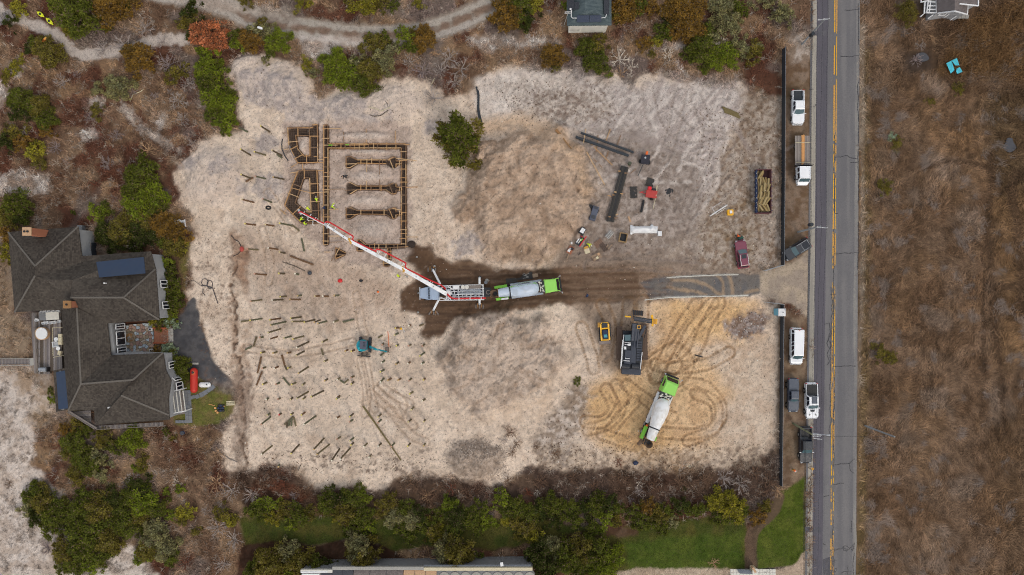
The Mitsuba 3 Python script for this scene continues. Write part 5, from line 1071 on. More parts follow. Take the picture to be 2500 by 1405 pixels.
for z, o in ((5.4, 0), (5.1, 2.5)):
    wire((1981 + o, 86, z), (1978 + o, 552, z), .03, .25); wire((1978 + o, 552, z), (1965 + o, 1052, z), .03, .25); wire((1965 + o, 1052, z), (1962 + o, 1560, z), .03, .25); wire((1981 + o, 86, z), (1984 + o, -320, z), .03, .25)
wire((2184, 1067, 9.0), (2004, 1066, 7.4), .022, .15, 'thin pale guy wire crossing the road to the marsh pole')

# ---- teal-roofed cottage at the top edge ------------------------------------
tc = thing('teal_roof_cottage', 'small cottage with grey-teal shingle roof and solar panels at the top edge', 'house')
ee = 4.2; a, b, c, d = (1384, 63, ee), (1493, 62, ee), (1492, -70, ee), (1384, -70, ee)
t1, t2, t3, t4 = (1428, 26, 6.0), (1452, 26, 6.0), (1452, -40, 6.0), (1428, -40, 6.0)
roof_part(tc, [[a, b, t2, t1], [b, c, t3, t2], [c, d, t4, t3], [d, a, t1, t4], [t1, t2, t3, t4]], 'm_tealroof')
k = (CAM_H - ee) / CAM_H
def eav(px, py): return (1250 + (px - 1250) * k, 702.5 + (py - 702.5) * k)
wall_part(tc, [eav(1392, 59), eav(1486, 58), eav(1486, -64), eav(1392, -64)], 0, 3.95, 'm_offwhite')
for q in ([(1385, -12, 5.1), (1402, -12, 5.6), (1401, 24, 5.1), (1386, 26, 4.7)], [(1402, 6, 5.55), (1414, 5, 5.8), (1413, 22, 5.35), (1402, 24, 5.2)], [(1474, -12, 5.3), (1488, -12, 4.75), (1487, 36, 4.7), (1475, 36, 5.1)], [(1409, 38, 5.45), (1438, 38, 5.5), (1438, 55, 4.75), (1408, 55, 4.75)], [(1439, 38, 5.5), (1468, 38, 5.45), (1468, 54, 4.75), (1439, 55, 4.75)]):
    m = MB(); slab(m, [(x_, y_, z_ + .22) for x_, y_, z_ in q], .08); obj('solar_panel', m.mesh(), 'm_darkglass' if q[0][0] != 1409 and q[0][0] != 1439 else mat('m_solar', (52, 62, 84), .25), tc)
for ln in ([(1395, 26, 5.1), (1394, 42, 4.75), (1397, 46, 4.75), (1408, 46, 5.2)], [(1468, 45.5, 5.2), (1476, 45, 5.0), (1479, 42, 4.95), (1480, 37, 5.0)]): m = MB(); m.tube([G3(*q) + [0, 0, .2] for q in ln], .06, 6); obj('conduit', m.mesh(), 'm_white', tc)
m = MB(); m.prism([G(1389, 62), G(1415, 62), G(1415, 79), G(1389, 79)], .9, 1.02); obj('porch', m.mesh(), 'm_concrete', tc)
m = MB()
for p, q in (((1389, 79), (1416, 79)), ((1416, 63), (1416, 79)), ((1389, 63), (1389, 79))): m.beam(at(*p, 1.9), at(*q, 1.9), .09, .09)
for p in ((1389, 79), (1402, 79), (1416, 79), (1416, 70)): m.beam(at(*p, 0), at(*p, 1.9), .08)
obj('porch_railing', m.mesh(), 'm_offwhite', tc)
for ln in (((1377, 42), (1376, 62)), ((1382, 40), (1381, 62))): pass
lad = thing('antenna_mast', 'small white antenna mast beside the teal-roofed cottage', 'antenna'); p = np.array(at(1377, 62, .0)); m = MB(); m.cyl(p, p + [.3, 0, 6.0], .05, .04, 6); obj('mast', m.mesh(), 'm_offwhite', lad); m = MB()
for z in (5.0, 5.5, 5.9): m.cyl(p + [-.3, 0, z], p + [.9, .1, z], .03, .03, 5)
m.tm(trimesh.creation.icosphere(1, .18)); V, F = m.mesh(); obj('aerials', (np.where(np.arange(len(V))[:, None] >= len(V) - 42, V + p + [.6, .3, 6.2], V), F), 'm_white', lad)
# ---- porch house at the top right -------------------------------------------
ph = thing('porch_house', 'grey shingled house with white porch rails among the reeds', 'house'); pe = 3.6
roof_part(ph, [[(2287, -60, pe + .2), (2332, -60, 6.4), (2331, 28, 6.0), (2289, 34, pe)], [(2332, -60, 6.4), (2376, -60, pe), (2361, 36, pe), (2331, 28, 6.0)]], 'm_greyroof')
roof_part(ph, [[(2335, -60, 5.4), (2388, -60, 4.6), (2388, 15, 4.6), (2340, 9, 5.4)]], 'm_greyroof')
m = MB()
for p, q in (((2289, 33, pe + .1), (2331, 28, 6.1)), ((2331, 28, 6.1), (2361, 36, pe + .1)), ((2361, 36, pe + .1), (2363, 12, pe + .1)), ((2388, 15, 4.7), (2342, 10, 5.5)), ((2388, 15, 4.7), (2388, -40, 4.7))): m.beam(G3(*p), G3(*q), .18, .16)
obj('fascia', m.mesh(), 'm_white', ph)
def pk(px, py): kk = (CAM_H - pe) / CAM_H; return (1250 + (px - 1250) * kk, 702.5 + (py - 702.5) * kk)
wall_part(ph, [pk(2291, 31), pk(2331, 26), pk(2358, 33), pk(2372, 14), pk(2384, 12), pk(2384, -60), pk(2291, -60)], 0, 3.3, 'm_wallgrey')
dpk = [G(2244, -40), G(2288, -40), G(2287, 30), G(2248, 40), G(2244, 38)]; m = MB(); m.prism(dpk, 1.2, 1.32); obj('porch', m.mesh(), 'm_midgrey', ph)
m = MB()
for p, q, z in (((2248, 6), (2268, 2), 3.2), ((2266, 2), (2262, 32), 3.2), ((2262, 32), (2286, 32), 3.2), ((2286, -30), (2286, 32), 3.2), ((2272, 2), (2268, 30), 3.2), ((2266, 5), (2286, 6), 3.2), ((2266, 15), (2286, 15), 3.2), ((2265, 24), (2286, 24), 3.2), ((2246, 42), (2263, 28), 2.2), ((2265, 46), (2287, 31), 2.2), ((2246, -20), (2249, 6), 3.2), ((2258, 4), (2256, 32), 3.2)): m.beam(at(*p, z), at(*q, z), .16, .14)
for p in ((2248, 6), (2268, 2), (2262, 32), (2286, 32), (2249, 40)): m.beam(at(*p, 0), at(*p, 3.2), .16)
obj('porch_railing', m.mesh(), 'm_white', ph)
m = MB()
for p, q, z in (((2290, 38), (2302, 31), 2.6), ((2302, 31), (2316, 29), 2.6), ((2316, 29), (2306, 38), 2.6), ((2306, 38), (2290, 38), 2.6), ((2326, 29), (2305, 44), 2.0), ((2344, 34), (2320, 50), 2.0), ((2364, 13), (2361, 36), 3.0)): m.beam(at(*p, z), at(*q, z), .12, .12)
obj('stair_rail', m.mesh(), 'm_white', ph)
for i in range(4): m = MB(); m.prism([G(2322 + 9 * i, 42), G(2330 + 9 * i, 42), G(2328 + 9 * i, 51), G(2320 + 9 * i, 51)], .9, .98); obj('deck_board', m.mesh(), 'm_concrete', ph)
m = MB(); m.prism([G(2293, 36), G(2330, 34), G(2330, 46), G(2300, 46)], .0, .3); obj('step', m.mesh(), 'm_greywood', ph)
# ---- white terrace house at the bottom edge ----------------------------------
wh = thing('terrace_house', 'white flat-roofed house whose parapet crosses the bottom edge', 'house')
wh_h = 5.0
def wq(px, py): return at(px, py, wh_h)
m = MB(); m.prism([wq(735, 1396)[:2], wq(1300, 1386)[:2], wq(1300, 1470)[:2], wq(735, 1470)[:2]], 0, wh_h - .4); obj('wall', m.mesh(), 'm_midgrey', wh)
for p, q, mt in (((812, 1387), (1035, 1387), 'm_concrete'), ((1035, 1389), (1300, 1389), 'm_cream'), ((735, 1394), (812, 1394), 'm_offwhite')): m = MB(); m.beam(wq(*p), wq(*q), .5, .5); obj('parapet', m.mesh(), mt, wh)
m = MB(); m.beam(at(1035, 1384, 4.4), at(1296, 1383, 4.4), .55, .2); obj('gutter', m.mesh(), 'm_steel', wh); m = MB(); m.beam(at(735, 1397, 5.2), at(800, 1396, 5.2), .25, .2); obj('gutter', m.mesh(), 'm_white', wh)
for x0, x1, mt in ((786, 862, 'm_darkgrey'), (864, 984, 'm_greyroof'), (986, 1066, 'm_tan')):
    m = MB(); m.prism([wq(x0, 1393)[:2], wq(x1, 1393)[:2], wq(x1 - 6, 1470)[:2], wq(x0 - 8, 1470)[:2]], wh_h - .38, wh_h - .1); obj('roof_panel', m.mesh(), mt, wh)
    for t in (.33, .66): m = MB(); xx = x0 + (x1 - x0) * t; m.beam(at(xx, 1394, 4.95), at(xx - 4, 1470, 4.95), .05, .05); obj('roof_seam', m.mesh(), 'm_darkgrey', wh)
for i in range(9): m = MB(); q = at(1085 + 26 * i, 1408, 4.5); m.cyl([*q[:2], 3.6], [*q[:2], 4.7], .9, .85, 18); obj('column', m.mesh(), 'm_concrete', wh)
m = MB(); m.prism([wq(738, 1400)[:2], wq(780, 1400)[:2], wq(778, 1470)[:2], wq(738, 1470)[:2]], wh_h - .35, wh_h + .25); obj('skylight', m.mesh(), 'm_white', wh)
k = thing('garden_lamp', 'square white lamp standing on the dark gutter at the bottom edge', 'lamp'); q = at(1225, 1378, 5.4); m = MB(); m.box([*q[:2], 5.4], [.5, .62, .18], .15); obj('head', m.mesh(), 'm_white', k); m = MB(); m.cyl([*q[:2], 4.3], [*q[:2], 5.3], .04, .04, 6); obj('post', m.mesh(), 'm_black', k)
# ---- gate wall with white pavers at the bottom right --------------------------
pv = thing('paver_forecourt', 'white paved forecourt at the bottom right corner of the lawn', 'pavement')
m = MB(); m.prism([G(1782, 1389), G(1893, 1389), G(1893, 1440), G(1782, 1440)], 0, .06); obj('joint_bed', m.mesh(), 'm_midgrey', pv)
for i in range(14):
    for j in range(6): m = MB(); a, b = 1782.4 + 7.95 * i, 1389.6 + 7.9 * j; m.prism([G(a, b), G(a + 7.4, b), G(a + 7.4, b + 7.3), G(a, b + 7.3)], .05, .1 + rs.uniform(0, .012)); obj('paver', m.mesh(), 'm_offwhite', pv)
gw = thing('gate_pier', 'pale stone gate pier at the lawn corner by the forecourt', 'pier'); m = MB(); q = at(1843, 1396, 1.6); m.box([*q[:2], .8], [.7, .9, 1.6]); obj('shaft', m.mesh(), 'm_cream', gw); m = MB(); m.box([*q[:2], 1.66], [.85, 1.05, .12]); obj('cap', m.mesh(), 'm_offwhite', gw)
m = MB(); m.beam(at(1836, 1384, 1.3), at(1843, 1396, 1.3), .4, .9); obj('wing_wall', m.mesh(), 'm_tan', gw)
gt = thing('slate_gate', 'dark slate-blue solid gate leaf standing across the forecourt', 'gate'); m = MB(); slab(m, [(1799, 1390, 1.5), (1832, 1393, 1.5), (1841, 1402, .4), (1806, 1401, .4)], .1); obj('leaf', m.mesh(), mat('m_gate', (92, 100, 114), .4), gt)
# ---- small things at the edges ------------------------------------------------
sh = thing('plank_platform', 'grey slatted platform in the top left corner', 'platform')
for i in range(7): m = MB(); a, b = at(-14 + 6 * i, 46 - 3.2 * i, .6), at(-4 + 6 * i, 66 - 3.2 * i, .6); m.beam(a, b, .42, .06); obj('plank', m.mesh(), mats3[i % 3], sh)
def kayak(p, q, label):
    a, b = np.array(at(*p, .6)), np.array(at(*q, .6)); m = MB(); d = (b - a) / 8; s = np.array([-d[1], d[0], 0]); s /= np.linalg.norm(s)
    pts = []
    for i, w in enumerate((.02, .16, .26, .31, .32, .3, .25, .14, .02)): c = a + d * i; pts.append((c, w))
    for (c, w), (c2, w2) in zip(pts[:-1], pts[1:]): m.hull([c + s * w, c - s * w, c2 + s * w2, c2 - s * w2, c + [0, 0, .12 * (w > .1)], c2 + [0, 0, .12 * (w2 > .1)], c - [0, 0, .2], c2 - [0, 0, .2]])
    k = thing('kayak', label, 'kayak', 'yellow kayaks'); obj('hull', m.mesh(), 'm_brightyellow', k); c = (a + b) / 2; m = MB(); m.cyl(c + [0, 0, .1], c + [0, 0, .2], .2, .2, 12); obj('cockpit', m.mesh(), 'm_black', k)
kayak((90, 29), (108, 42), 'yellow kayak nearer the top edge beside the white footpath'); kayak((112, 44), (130, 61), 'yellow kayak lower down beside the white footpath')
k = thing('beach_umbrella', 'folded orange and yellow umbrella lying on the green bush by the path', 'umbrella'); a, b = np.array(at(105, 103, 1.6)), np.array(at(113, 91, 1.6)); m = MB(); m.cyl(a, (a + b) / 2, .12, .22, 8); obj('canopy', m.mesh(), 'm_orange', k); m = MB(); m.cyl((a + b) / 2, b, .22, .08, 8); obj('canopy', m.mesh(), 'm_gold', k)
k = thing('water_butt', 'small black tub half hidden under bushes in the top left', 'tub'); q = at(257, 38, .6); m = MB(); m.cyl([*q[:2], 0], [*q[:2], .7], .4, .45, 14); obj('tub', m.mesh(), 'm_black', k)
k = thing('bird_box', 'bright white bird box on a post among bushes at the upper track', 'bird box'); q = at(635, 69, 1.4); m = MB(); m.box([*q[:2], 1.4], [.8, .35, .3], -.3); obj('box', m.mesh(), 'm_white', k); m = MB(); m.cyl([q[0], q[1], 0], [*q[:2], 1.3], .04, .04, 6); obj('post', m.mesh(), 'm_lumber', k)
k = thing('blue_bin', 'small dark blue bin at the edge of the bushes south of the house', 'bin'); q = at(446, 1057, .5); m = MB(); m.cyl([*q[:2], 0], [*q[:2], .8], .3, .36, 14); obj('body', m.mesh(), 'm_blue', k); m = MB(); m.cyl([*q[:2], .8], [*q[:2], .86], .38, .3, 14); obj('lid', m.mesh(), 'm_darkgrey', k)
tp = thing('cyan_tarp', 'torn cyan sheet lying in the reeds, pierced in the middle', 'tarp'); z = .9
for pl in ([(2310, 155), (2322, 149), (2326, 158), (2330, 172), (2321, 180)], [(2322, 149), (2336, 142), (2342, 160), (2332, 160), (2326, 152)], [(2336, 168), (2343, 164), (2350, 176), (2337, 181), (2334, 174)]):
    m = MB(); slab(m, [(*q, z + .1 * math.sin(q[0])) for q in pl], .05); obj('sheet', m.mesh(), 'm_cyan', tp)
w_ = np.array([at(2450 + 14 * math.cos(t) * (1 + .3 * math.sin(3 * t)) + 14, 355 + 18 * math.sin(t), .04) for t in np.linspace(0, 6.28, 20)[:-1]]); m = MB(); m.prism(w_[:, :2], -.1, .12); obj('pond', m.mesh(), mat('m_water', (58, 58, 66), .08, 0, .7), kind='structure', label='small dark pool of water among the reeds')
m = MB(); w_ = np.array([at(2252 + 15 * math.cos(t) * (1 + .2 * math.sin(2 * t)), 140 + 11 * math.sin(t), .04) for t in np.linspace(0, 6.28, 20)[:-1]]); m.prism(w_[:, :2], -.1, .1); obj('pond', m.mesh(), 'm_water', kind='structure', label='dark wet hollow in the marsh below the porch house')
# ---- vehicles --------------------------------------------------------------
def cs(pts): return m3.CrossSection([[tuple(map(float, p)) for p in pts]])
def side_ext(prof, w):
    """profile in x, z drawn out across y"""
    a = np.array(prof, float)
    if np.sum(a[:, 0] * np.roll(a[:, 1], -1) - np.roll(a[:, 0], -1) * a[:, 1]) < 0: a = a[::-1]
    return m3.Manifold.extrude(cs(a), w).rotate([90, 0, 0]).translate([0, w / 2, 0])
def plan_ext(L, Wd, r, z0, z1, nose=0.0):
    """rounded plan outline; nose narrows the front corners"""
    pts = [(-L / 2 + r, -Wd / 2), (L / 2 - r - nose, -Wd / 2), (L / 2 - nose * .35, -Wd / 2 + r + nose * .35), (L / 2, 0), (L / 2 - nose * .35, Wd / 2 - r - nose * .35), (L / 2 - r - nose, Wd / 2), (-L / 2 + r, Wd / 2), (-L / 2, Wd / 2 - r), (-L / 2, -Wd / 2 + r)]
    return m3.Manifold.extrude(cs(pts), z1 - z0).translate([0, 0, z0])
def mbox(x0, x1, y0, y1, z0, z1): return m3.Manifold.cube([x1 - x0, y1 - y0, z1 - z0]).translate([x0, y0, z0])
def ycyl(x, z, r, w, y=0): return m3.Manifold.cylinder(w, r, r, 20).rotate([90, 0, 0]).translate([x, y + w / 2, z])
def quad_plate(c, out, t=.012):
    c = np.array(c, float); o = np.array(out, float) / np.linalg.norm(out)
    m = MB(); m.hull(np.vstack([c - o * .02, c + o * t])); return m.mesh()
def inset(q, f=.1, g=None):
    q = np.array(q, float); c = q.mean(0); return c + (q - c) * (1 - f)
def wheels(k, t, xs, hw, r, w=.26, rim='m_chrome', far=(1, -1)):
    for x in xs:
        for s in far:
            wk = fresh(k + '__wheel'); m = MB(); m.cyl([x, s * (hw - w), r], [x, s * hw, r], r, r, 18)
            scene[wk] = {**mikit.ply(m.mesh(), 'm_tyre'), 'to_world': t}
            m = MB(); m.cyl([x, s * (hw - .03), r], [x, s * (hw + .012), r], r * .62, r * .55, 14); obj('rim', m.mesh(), rim, wk, to_world=t)

def car(name, label, cat, px, py, ang, sp):
    k = thing(name, label, cat); x, y = G(px, py, .9); t = xf(x, y, sp.get('z', gz(x, y) if x < 52 else .06), ang)
    L, Wd, H, zb, zh = sp['L'], sp['W'], sp['H'], sp['belt'], sp['hood']; P = sp['paint']; gr = sp.get('gl', .33); wr = sp.get('wr', .38)
    c0, c1, r0, r1 = sp['cab']                       # belt rear, belt front, roof rear, roof front (x)
    bed = sp.get('bed')
    prof = [(-L / 2, gr + .12), (-L / 2 + .08, gr), (L / 2 - .1, gr), (L / 2, gr + .2), (L / 2 - .02, zh - .28), (L / 2 - .22, zh - .06), (c1 + .55, zh), (c1 - .02, zb), (c0, zb), (-L / 2 + .1, zb - .02), (-L / 2, zb - .2)]
    b = side_ext(prof, Wd) ^ plan_ext(L, Wd, .16, 0, 3, sp.get('nose', .28))
    ax = sp['axles']
    for a in ax: b = b - ycyl(a, wr, wr + .07, Wd + .4)
    b = b + mbox(ax[1] - .6, ax[0] + .6, -Wd / 2 + .3, Wd / 2 - .3, gr, zb - .1)
    if bed: b = b - mbox(bed[0], bed[1], -Wd / 2 + .12, Wd / 2 - .12, .72, 3)
    obj('body', MB().tm(b).mesh(), P, k, smooth=30, to_world=t)
    hw, hr = Wd / 2 - .05, Wd / 2 - sp.get('tumble', .22)
    lo = [[c0, -hw, zb], [c1, -hw + .06, zb], [c1 + .12, 0, zb], [c1, hw - .06, zb], [c0, hw, zb]]
    hi = [[r0, -hr, H - .05], [r1, -hr + .02, H - .05], [r1, hr - .02, H - .05], [r0, hr, H - .05], [r0 + .12, -hr + .1, H], [r1 - .12, -hr + .1, H], [r1 - .12, hr - .1, H], [r0 + .12, hr - .1, H]]
    cabin = MB().hull([[p[0], p[1], zb - .08] for p in lo] + lo + hi).mesh()
    obj('cabin', cabin, sp.get('roof', P), k, to_world=t)
    g = sp.get('glass', 'm_glass'); z0, z1 = zb + .06, H - .12
    def fy(z, a, b2): return a + (b2 - a) * (z - zb) / (H - .05 - zb)
    def fx(z, a, b2): return a + (b2 - a) * (z - zb) / (H - .05 - zb)
    wsx = [[fx(z0, c1 + .02, r1), -fy(z0, hw - .14, hr - .08), z0], [fx(z0, c1 + .02, r1), fy(z0, hw - .14, hr - .08), z0], [fx(z1, c1 + .02, r1), fy(z1, hw - .14, hr - .08), z1], [fx(z1, c1 + .02, r1), -fy(z1, hw - .14, hr - .08), z1], [fx(z0, c1 + .12, r1) + .02, 0, z0]]
    obj('windscreen', quad_plate(wsx, [H - zb, 0, c1 - r1 + .3], .03), g, k, to_world=t)
    rw = [[fx(z0, c0, r0), -hw + .18, z0], [fx(z0, c0, r0), hw - .18, z0], [fx(z1, c0, r0), hr - .12, z1], [fx(z1, c0, r0), -hr + .12, z1]]
    obj('rear_window', quad_plate(rw, [-(H - zb), 0, max(r0 - c0, .01)], .012), 'm_darkglass', k, to_world=t)
    for s in (1, -1):
        for u0, u1 in sp['side']:
            q = []
            for u, z in ((u0, z0), (u1, z0), (u1, z1), (u0, z1)):
                a, b_ = fx(z, c0, r0), fx(z, c1, r1); q.append([a + (b_ - a) * u, s * fy(z, hw - .01, hr), z])
            obj('side_window', quad_plate(q, [0, s, .25]), 'm_darkglass', k, to_world=t)
        m = MB(); m.hull([[c1 - .1 + dx, s * (hw + d), z] for dx in (0, .12) for d, z in ((-.02, zb + .02), (.26, zb + .0), (.26, zb + .2), (-.02, zb + .1))]); obj('mirror', m.mesh(), sp.get('mirror', P), k, to_world=t)
        m = MB(); m.box([L / 2 - .16, s * (Wd / 2 - .28), zh - .24], [.34, .3, .16], -s * .35); obj('headlight', m.mesh(), 'm_lightgrey', k, to_world=t)
        m = MB(); m.box([-L / 2 + .05, s * (Wd / 2 - .12), zb - .25], [.13, .2, .34]); obj('taillight', m.mesh(), 'm_red', k, to_world=t)
    m = MB(); m.box([L / 2 + .03, 0, gr + .18], [.16, Wd * .84, .24]); obj('bumper', m.mesh(), sp.get('bump', P), k, to_world=t)
    m = MB(); m.box([-L / 2 - .02, 0, gr + .2], [.14, Wd * .86, .22]); obj('bumper', m.mesh(), sp.get('bump', P), k, to_world=t)
    m = MB(); m.box([L / 2 - .02, 0, zh - .36], [.08, Wd * .6, .2]); obj('grille', m.mesh(), 'm_black', k, to_world=t)
    wheels(k, t, ax, sp.get('whw', Wd / 2 + .01), wr, .26)
    return k, t
DOWN = -math.pi / 2
PICK = dict(L=5.9, W=2.03, H=1.93, belt=1.18, hood=1.14, paint='m_carwhite', cab=(-1.05, 1.25, -.85, .55), axles=(1.9, -1.75), bed=(-2.85, -1.12), side=((.08, .42), (.47, .84)))
k, t = car('white_pickup', 'white crew-cab pickup with open dark bed, parked uppermost along the fence', 'pickup truck', 1948, 262, DOWN, PICK)
m = MB(); m.box([-1.99, 0, .74], [1.7, 1.75, .03]); obj('bed_liner', m.mesh(), 'm_charcoal', k, to_world=t)
k, t = car('white_pickup', 'white off-road pickup with black bed cover, big sunroof and hood vents', 'pickup truck', 1981, 979, DOWN + .02, {**PICK, 'L': 6.1, 'W': 2.06, 'whw': 1.14, 'wr': .45, 'H': 2.0, 'belt': 1.25, 'hood': 1.22, 'gl': .42})
m = MB(); m.box([-1.98, 0, 1.22], [1.85, 1.72, .06]); obj('bed_cover', m.mesh(), 'm_black', k, to_world=t)
m = MB(); m.box([-.25, .05, 2.005], [1.15, .95, .03]); obj('sunroof', m.mesh(), 'm_cargrey', k, to_world=t)
for s in (-.5, .5): m = MB(); m.box([2.35, s, 1.2], [.3, .14, .05], .5 * np.sign(s)); obj('hood_vent', m.mesh(), 'm_black', k, to_world=t)
m = MB(); m.hull([[1.45, -.45, 1.24], [1.45, .45, 1.24], [1.85, .3, 1.27], [1.85, -.3, 1.27], [1.45, -.45, 1.1], [1.45, .45, 1.1]]); obj('hood_scoop', m.mesh(), 'm_charcoal', k, to_world=t)
k, t = car('black_pickup', 'black crew-cab pickup with cluttered open bed, lowest of the parked row', 'pickup truck', 1967, 1087, DOWN, {**PICK, 'L': 6.2, 'W': 2.06, 'paint': 'm_carblack', 'whw': 1.12, 'wr': .44, 'mirror': 'm_white'})
m = MB(); m.box([-1.99, 0, .74], [1.7, 1.75, .03]); obj('bed_liner', m.mesh(), 'm_black', k, to_world=t)
m = MB(); m.box([-1.25, -.3, .95], [.3, 1.2, .4]); obj('tool_box', m.mesh(), 'm_charcoal', k, to_world=t)
k, t = car('grey_pickup', 'dark grey soft-topped pickup with flat bed cover, beside the white off-road one', 'pickup truck', 1936, 965, DOWN, dict(L=5.7, W=1.72, H=1.9, belt=1.22, hood=1.18, paint='m_cargrey', cab=(-.85, 1.0, -.8, .55), axles=(1.75, -1.75), side=((.06, .46), (.52, .9)), whw=1.04, wr=.47, gl=.45, nose=.2, roof='m_cargrey'))
m = MB(); m.box([-1.95, 0, 1.26], [1.75, 1.62, .1]); obj('bed_cover', m.mesh(), 'm_cargrey', k, to_world=t)
for s in (-1, 1):
    for xx in (1.75, -1.75): m = MB(); m.box([xx, s * .93, 1.0], [1.1, .2, .08]); obj('fender', m.mesh(), 'm_black', k, to_world=t)
SUV = dict(L=5.0, W=1.98, H=1.78, belt=1.1, hood=1.08, paint='m_carblack', cab=(-2.4, 1.0, -2.1, .25), axles=(1.5, -1.45), side=((.06, .26), (.3, .56), (.6, .88)))
hd = math.atan2(-38, -62)
k, t = car('black_suv', 'black SUV with roof rack parked at an angle by the gate', 'car', 1946, 609, hd, SUV)
m = MB()
for s in (-.7, .7): m.beam([-2.0, s, 1.84], [.1, s, 1.84], .05)
for xx in (-1.9, -.6): m.beam([xx, -.7, 1.85], [xx, .7, 1.85], .05)
obj('roof_rack', m.mesh(), 'm_lightgrey', k, to_world=t); m = MB(); m.box([-1.3, 0, 1.785], [1.4, 1.1, .03]); obj('sunroof', m.mesh(), 'm_darkglass', k, to_world=t)
hd = math.atan2(66, -9)
k, t = car('maroon_suv', 'maroon SUV with silver roof rails standing on the brown ground', 'car', 1811, 621, hd, {**SUV, 'paint': 'm_carred', 'L': 4.8, 'W': 1.9, 'cab': (-2.3, .75, -2.05, .0)})
m = MB()
for s in (-.66, .66): m.beam([-2.0, s, 1.82], [-.1, s, 1.82], .06)
obj('roof_rails', m.mesh(), 'm_white', k, to_world=t); m = MB(); m.box([-.45, 0, 1.785], [.7, .8, .03]); obj('sunroof', m.mesh(), 'm_charcoal', k, to_world=t)
k, t = car('white_van', 'long white passenger van parked below the portable toilet', 'van', 1944, 846, DOWN - .02, dict(L=6.2, W=2.02, H=2.15, belt=1.2, hood=1.18, paint='m_carwhite', cab=(-3.0, 2.1, -2.9, 1.5), axles=(2.0, -1.6), side=((.03, .12), (.16, .44), (.47, .57), (.60, .74), (.79, .95)), tumble=.16, nose=.2))
m = MB(); m.box([-2.85, 0, 2.13], [.1, .25, .08]); obj('brake_light', m.mesh(), 'm_red', k, to_world=t)
# flatbed lorry
fb = thing('flatbed_lorry', 'white crew-cab flatbed lorry carrying boards on its grey bed', 'truck'); x, y = G(1958, 392, .9); t = xf(x, y, .02, DOWN); 
cabm = MB().hull([[1.2, -1.05, .7], [1.2, 1.05, .7], [3.9, 1.0, .7], [3.9, -1.0, .7], [1.2, -1.05, 1.5], [1.2, 1.05, 1.5], [3.9, 1.0, 1.5], [3.9, -1.0, 1.5], [1.25, -.98, 2.35], [1.25, .98, 2.35], [3.25, .95, 2.35], [3.25, -.95, 2.35]]).mesh(); obj('cab', cabm, 'm_carwhite', fb, to_world=t)
obj('windscreen', quad_plate([[3.82, -.9, 1.6], [3.82, .9, 1.6], [3.36, .82, 2.22], [3.36, -.82, 2.22]], [.8, 0, .6]), 'm_glass', fb, to_world=t)
m = MB(); m.hull([[3.85, -1.0, .6], [3.85, 1.0, .6], [4.35, .8, .6], [4.35, -.8, .6], [3.85, -1.0, 1.35], [3.85, 1.0, 1.35], [4.3, .8, 1.2], [4.3, -.8, 1.2]]); obj('nose', m.mesh(), 'm_carwhite', fb, to_world=t)
for s in (1, -1):
    for a, b in ((1.45, 2.2), (2.4, 3.4)): obj('side_window', quad_plate([[a, s * 1.045, 1.55], [b, s * 1.03, 1.55], [b - .15, s * .99, 2.2], [a, s * 1.0, 2.2]], [0, s, .12]), 'm_darkglass', fb, to_world=t)
    m = MB(); m.box([3.45, s * 1.2, 1.6], [.14, .22, .3]); obj('mirror', m.mesh(), 'm_black', fb, to_world=t)
m = MB(); m.box([-1.55, 0, .85], [5.2, .9, .25]); obj('chassis', m.mesh(), 'm_black', fb, to_world=t)
rd = np.random.default_rng(8)
for i in range(10): m = MB(); m.box([-1.6, -1.17 + .26 * i, 1.06], [5.2, .245, .09 + rd.uniform(0, .012)]); obj('bed_plank', m.mesh(), 'm_greywood' if i % 2 else mat('m_bedgrey', (148, 140, 136), .85), fb, to_world=t)
m = MB(); m.box([1.05, -.08, 1.7], [.1, 2.9, 1.3]); obj('headboard', m.mesh(), 'm_black', fb, to_world=t)
wheels(fb, t, (2.9, -2.4), 1.1, .42)
ld = thing('board_bundle', 'bundle of blond boards strapped along the lorry bed', 'boards')
for i, (yy, a, b) in enumerate(((-.12, -4.3, .9), (.12, -4.35, .4), (.0, -4.2, .7), (.22, -4.3, .2))): m = MB(); m.box([(a + b) / 2, yy, 1.2 + .05 * (i == 2)], [b - a, .2, .06]); obj('board', m.mesh(), ['m_lumber', 'm_lumber2'][i % 2], ld, to_world=t)
for i, xx in enumerate((-3.0, .45)): m = MB(); m.box([xx, 0, 1.26], [.1, 2.6, .05]); obj('cross_batten', m.mesh(), 'm_cream', ld, to_world=t)

def grimy(nm, c, d, amt, rough=.35):
    a, b = albl(c), albl(d)
    mat(nm, raw={'type': 'twosided', 'bsdf': {'type': 'principled', 'roughness': rough, 'specular': .4, 'base_color': mikit.proc(lambda p, n, uv: mikit.mix(a, b, amt * mikit.smoothstep(.42, .75, mikit.fbm(p.x * 1.3, p.y * 1.3, p.z * 2.2, 4))))}})
grimy('m_drumwhite', (236, 238, 242), (196, 188, 178), .5); grimy('m_drumgrey', (190, 204, 224), (164, 172, 184), .5); grimy('m_boomwhite', (238, 240, 244), (200, 198, 192), .5)
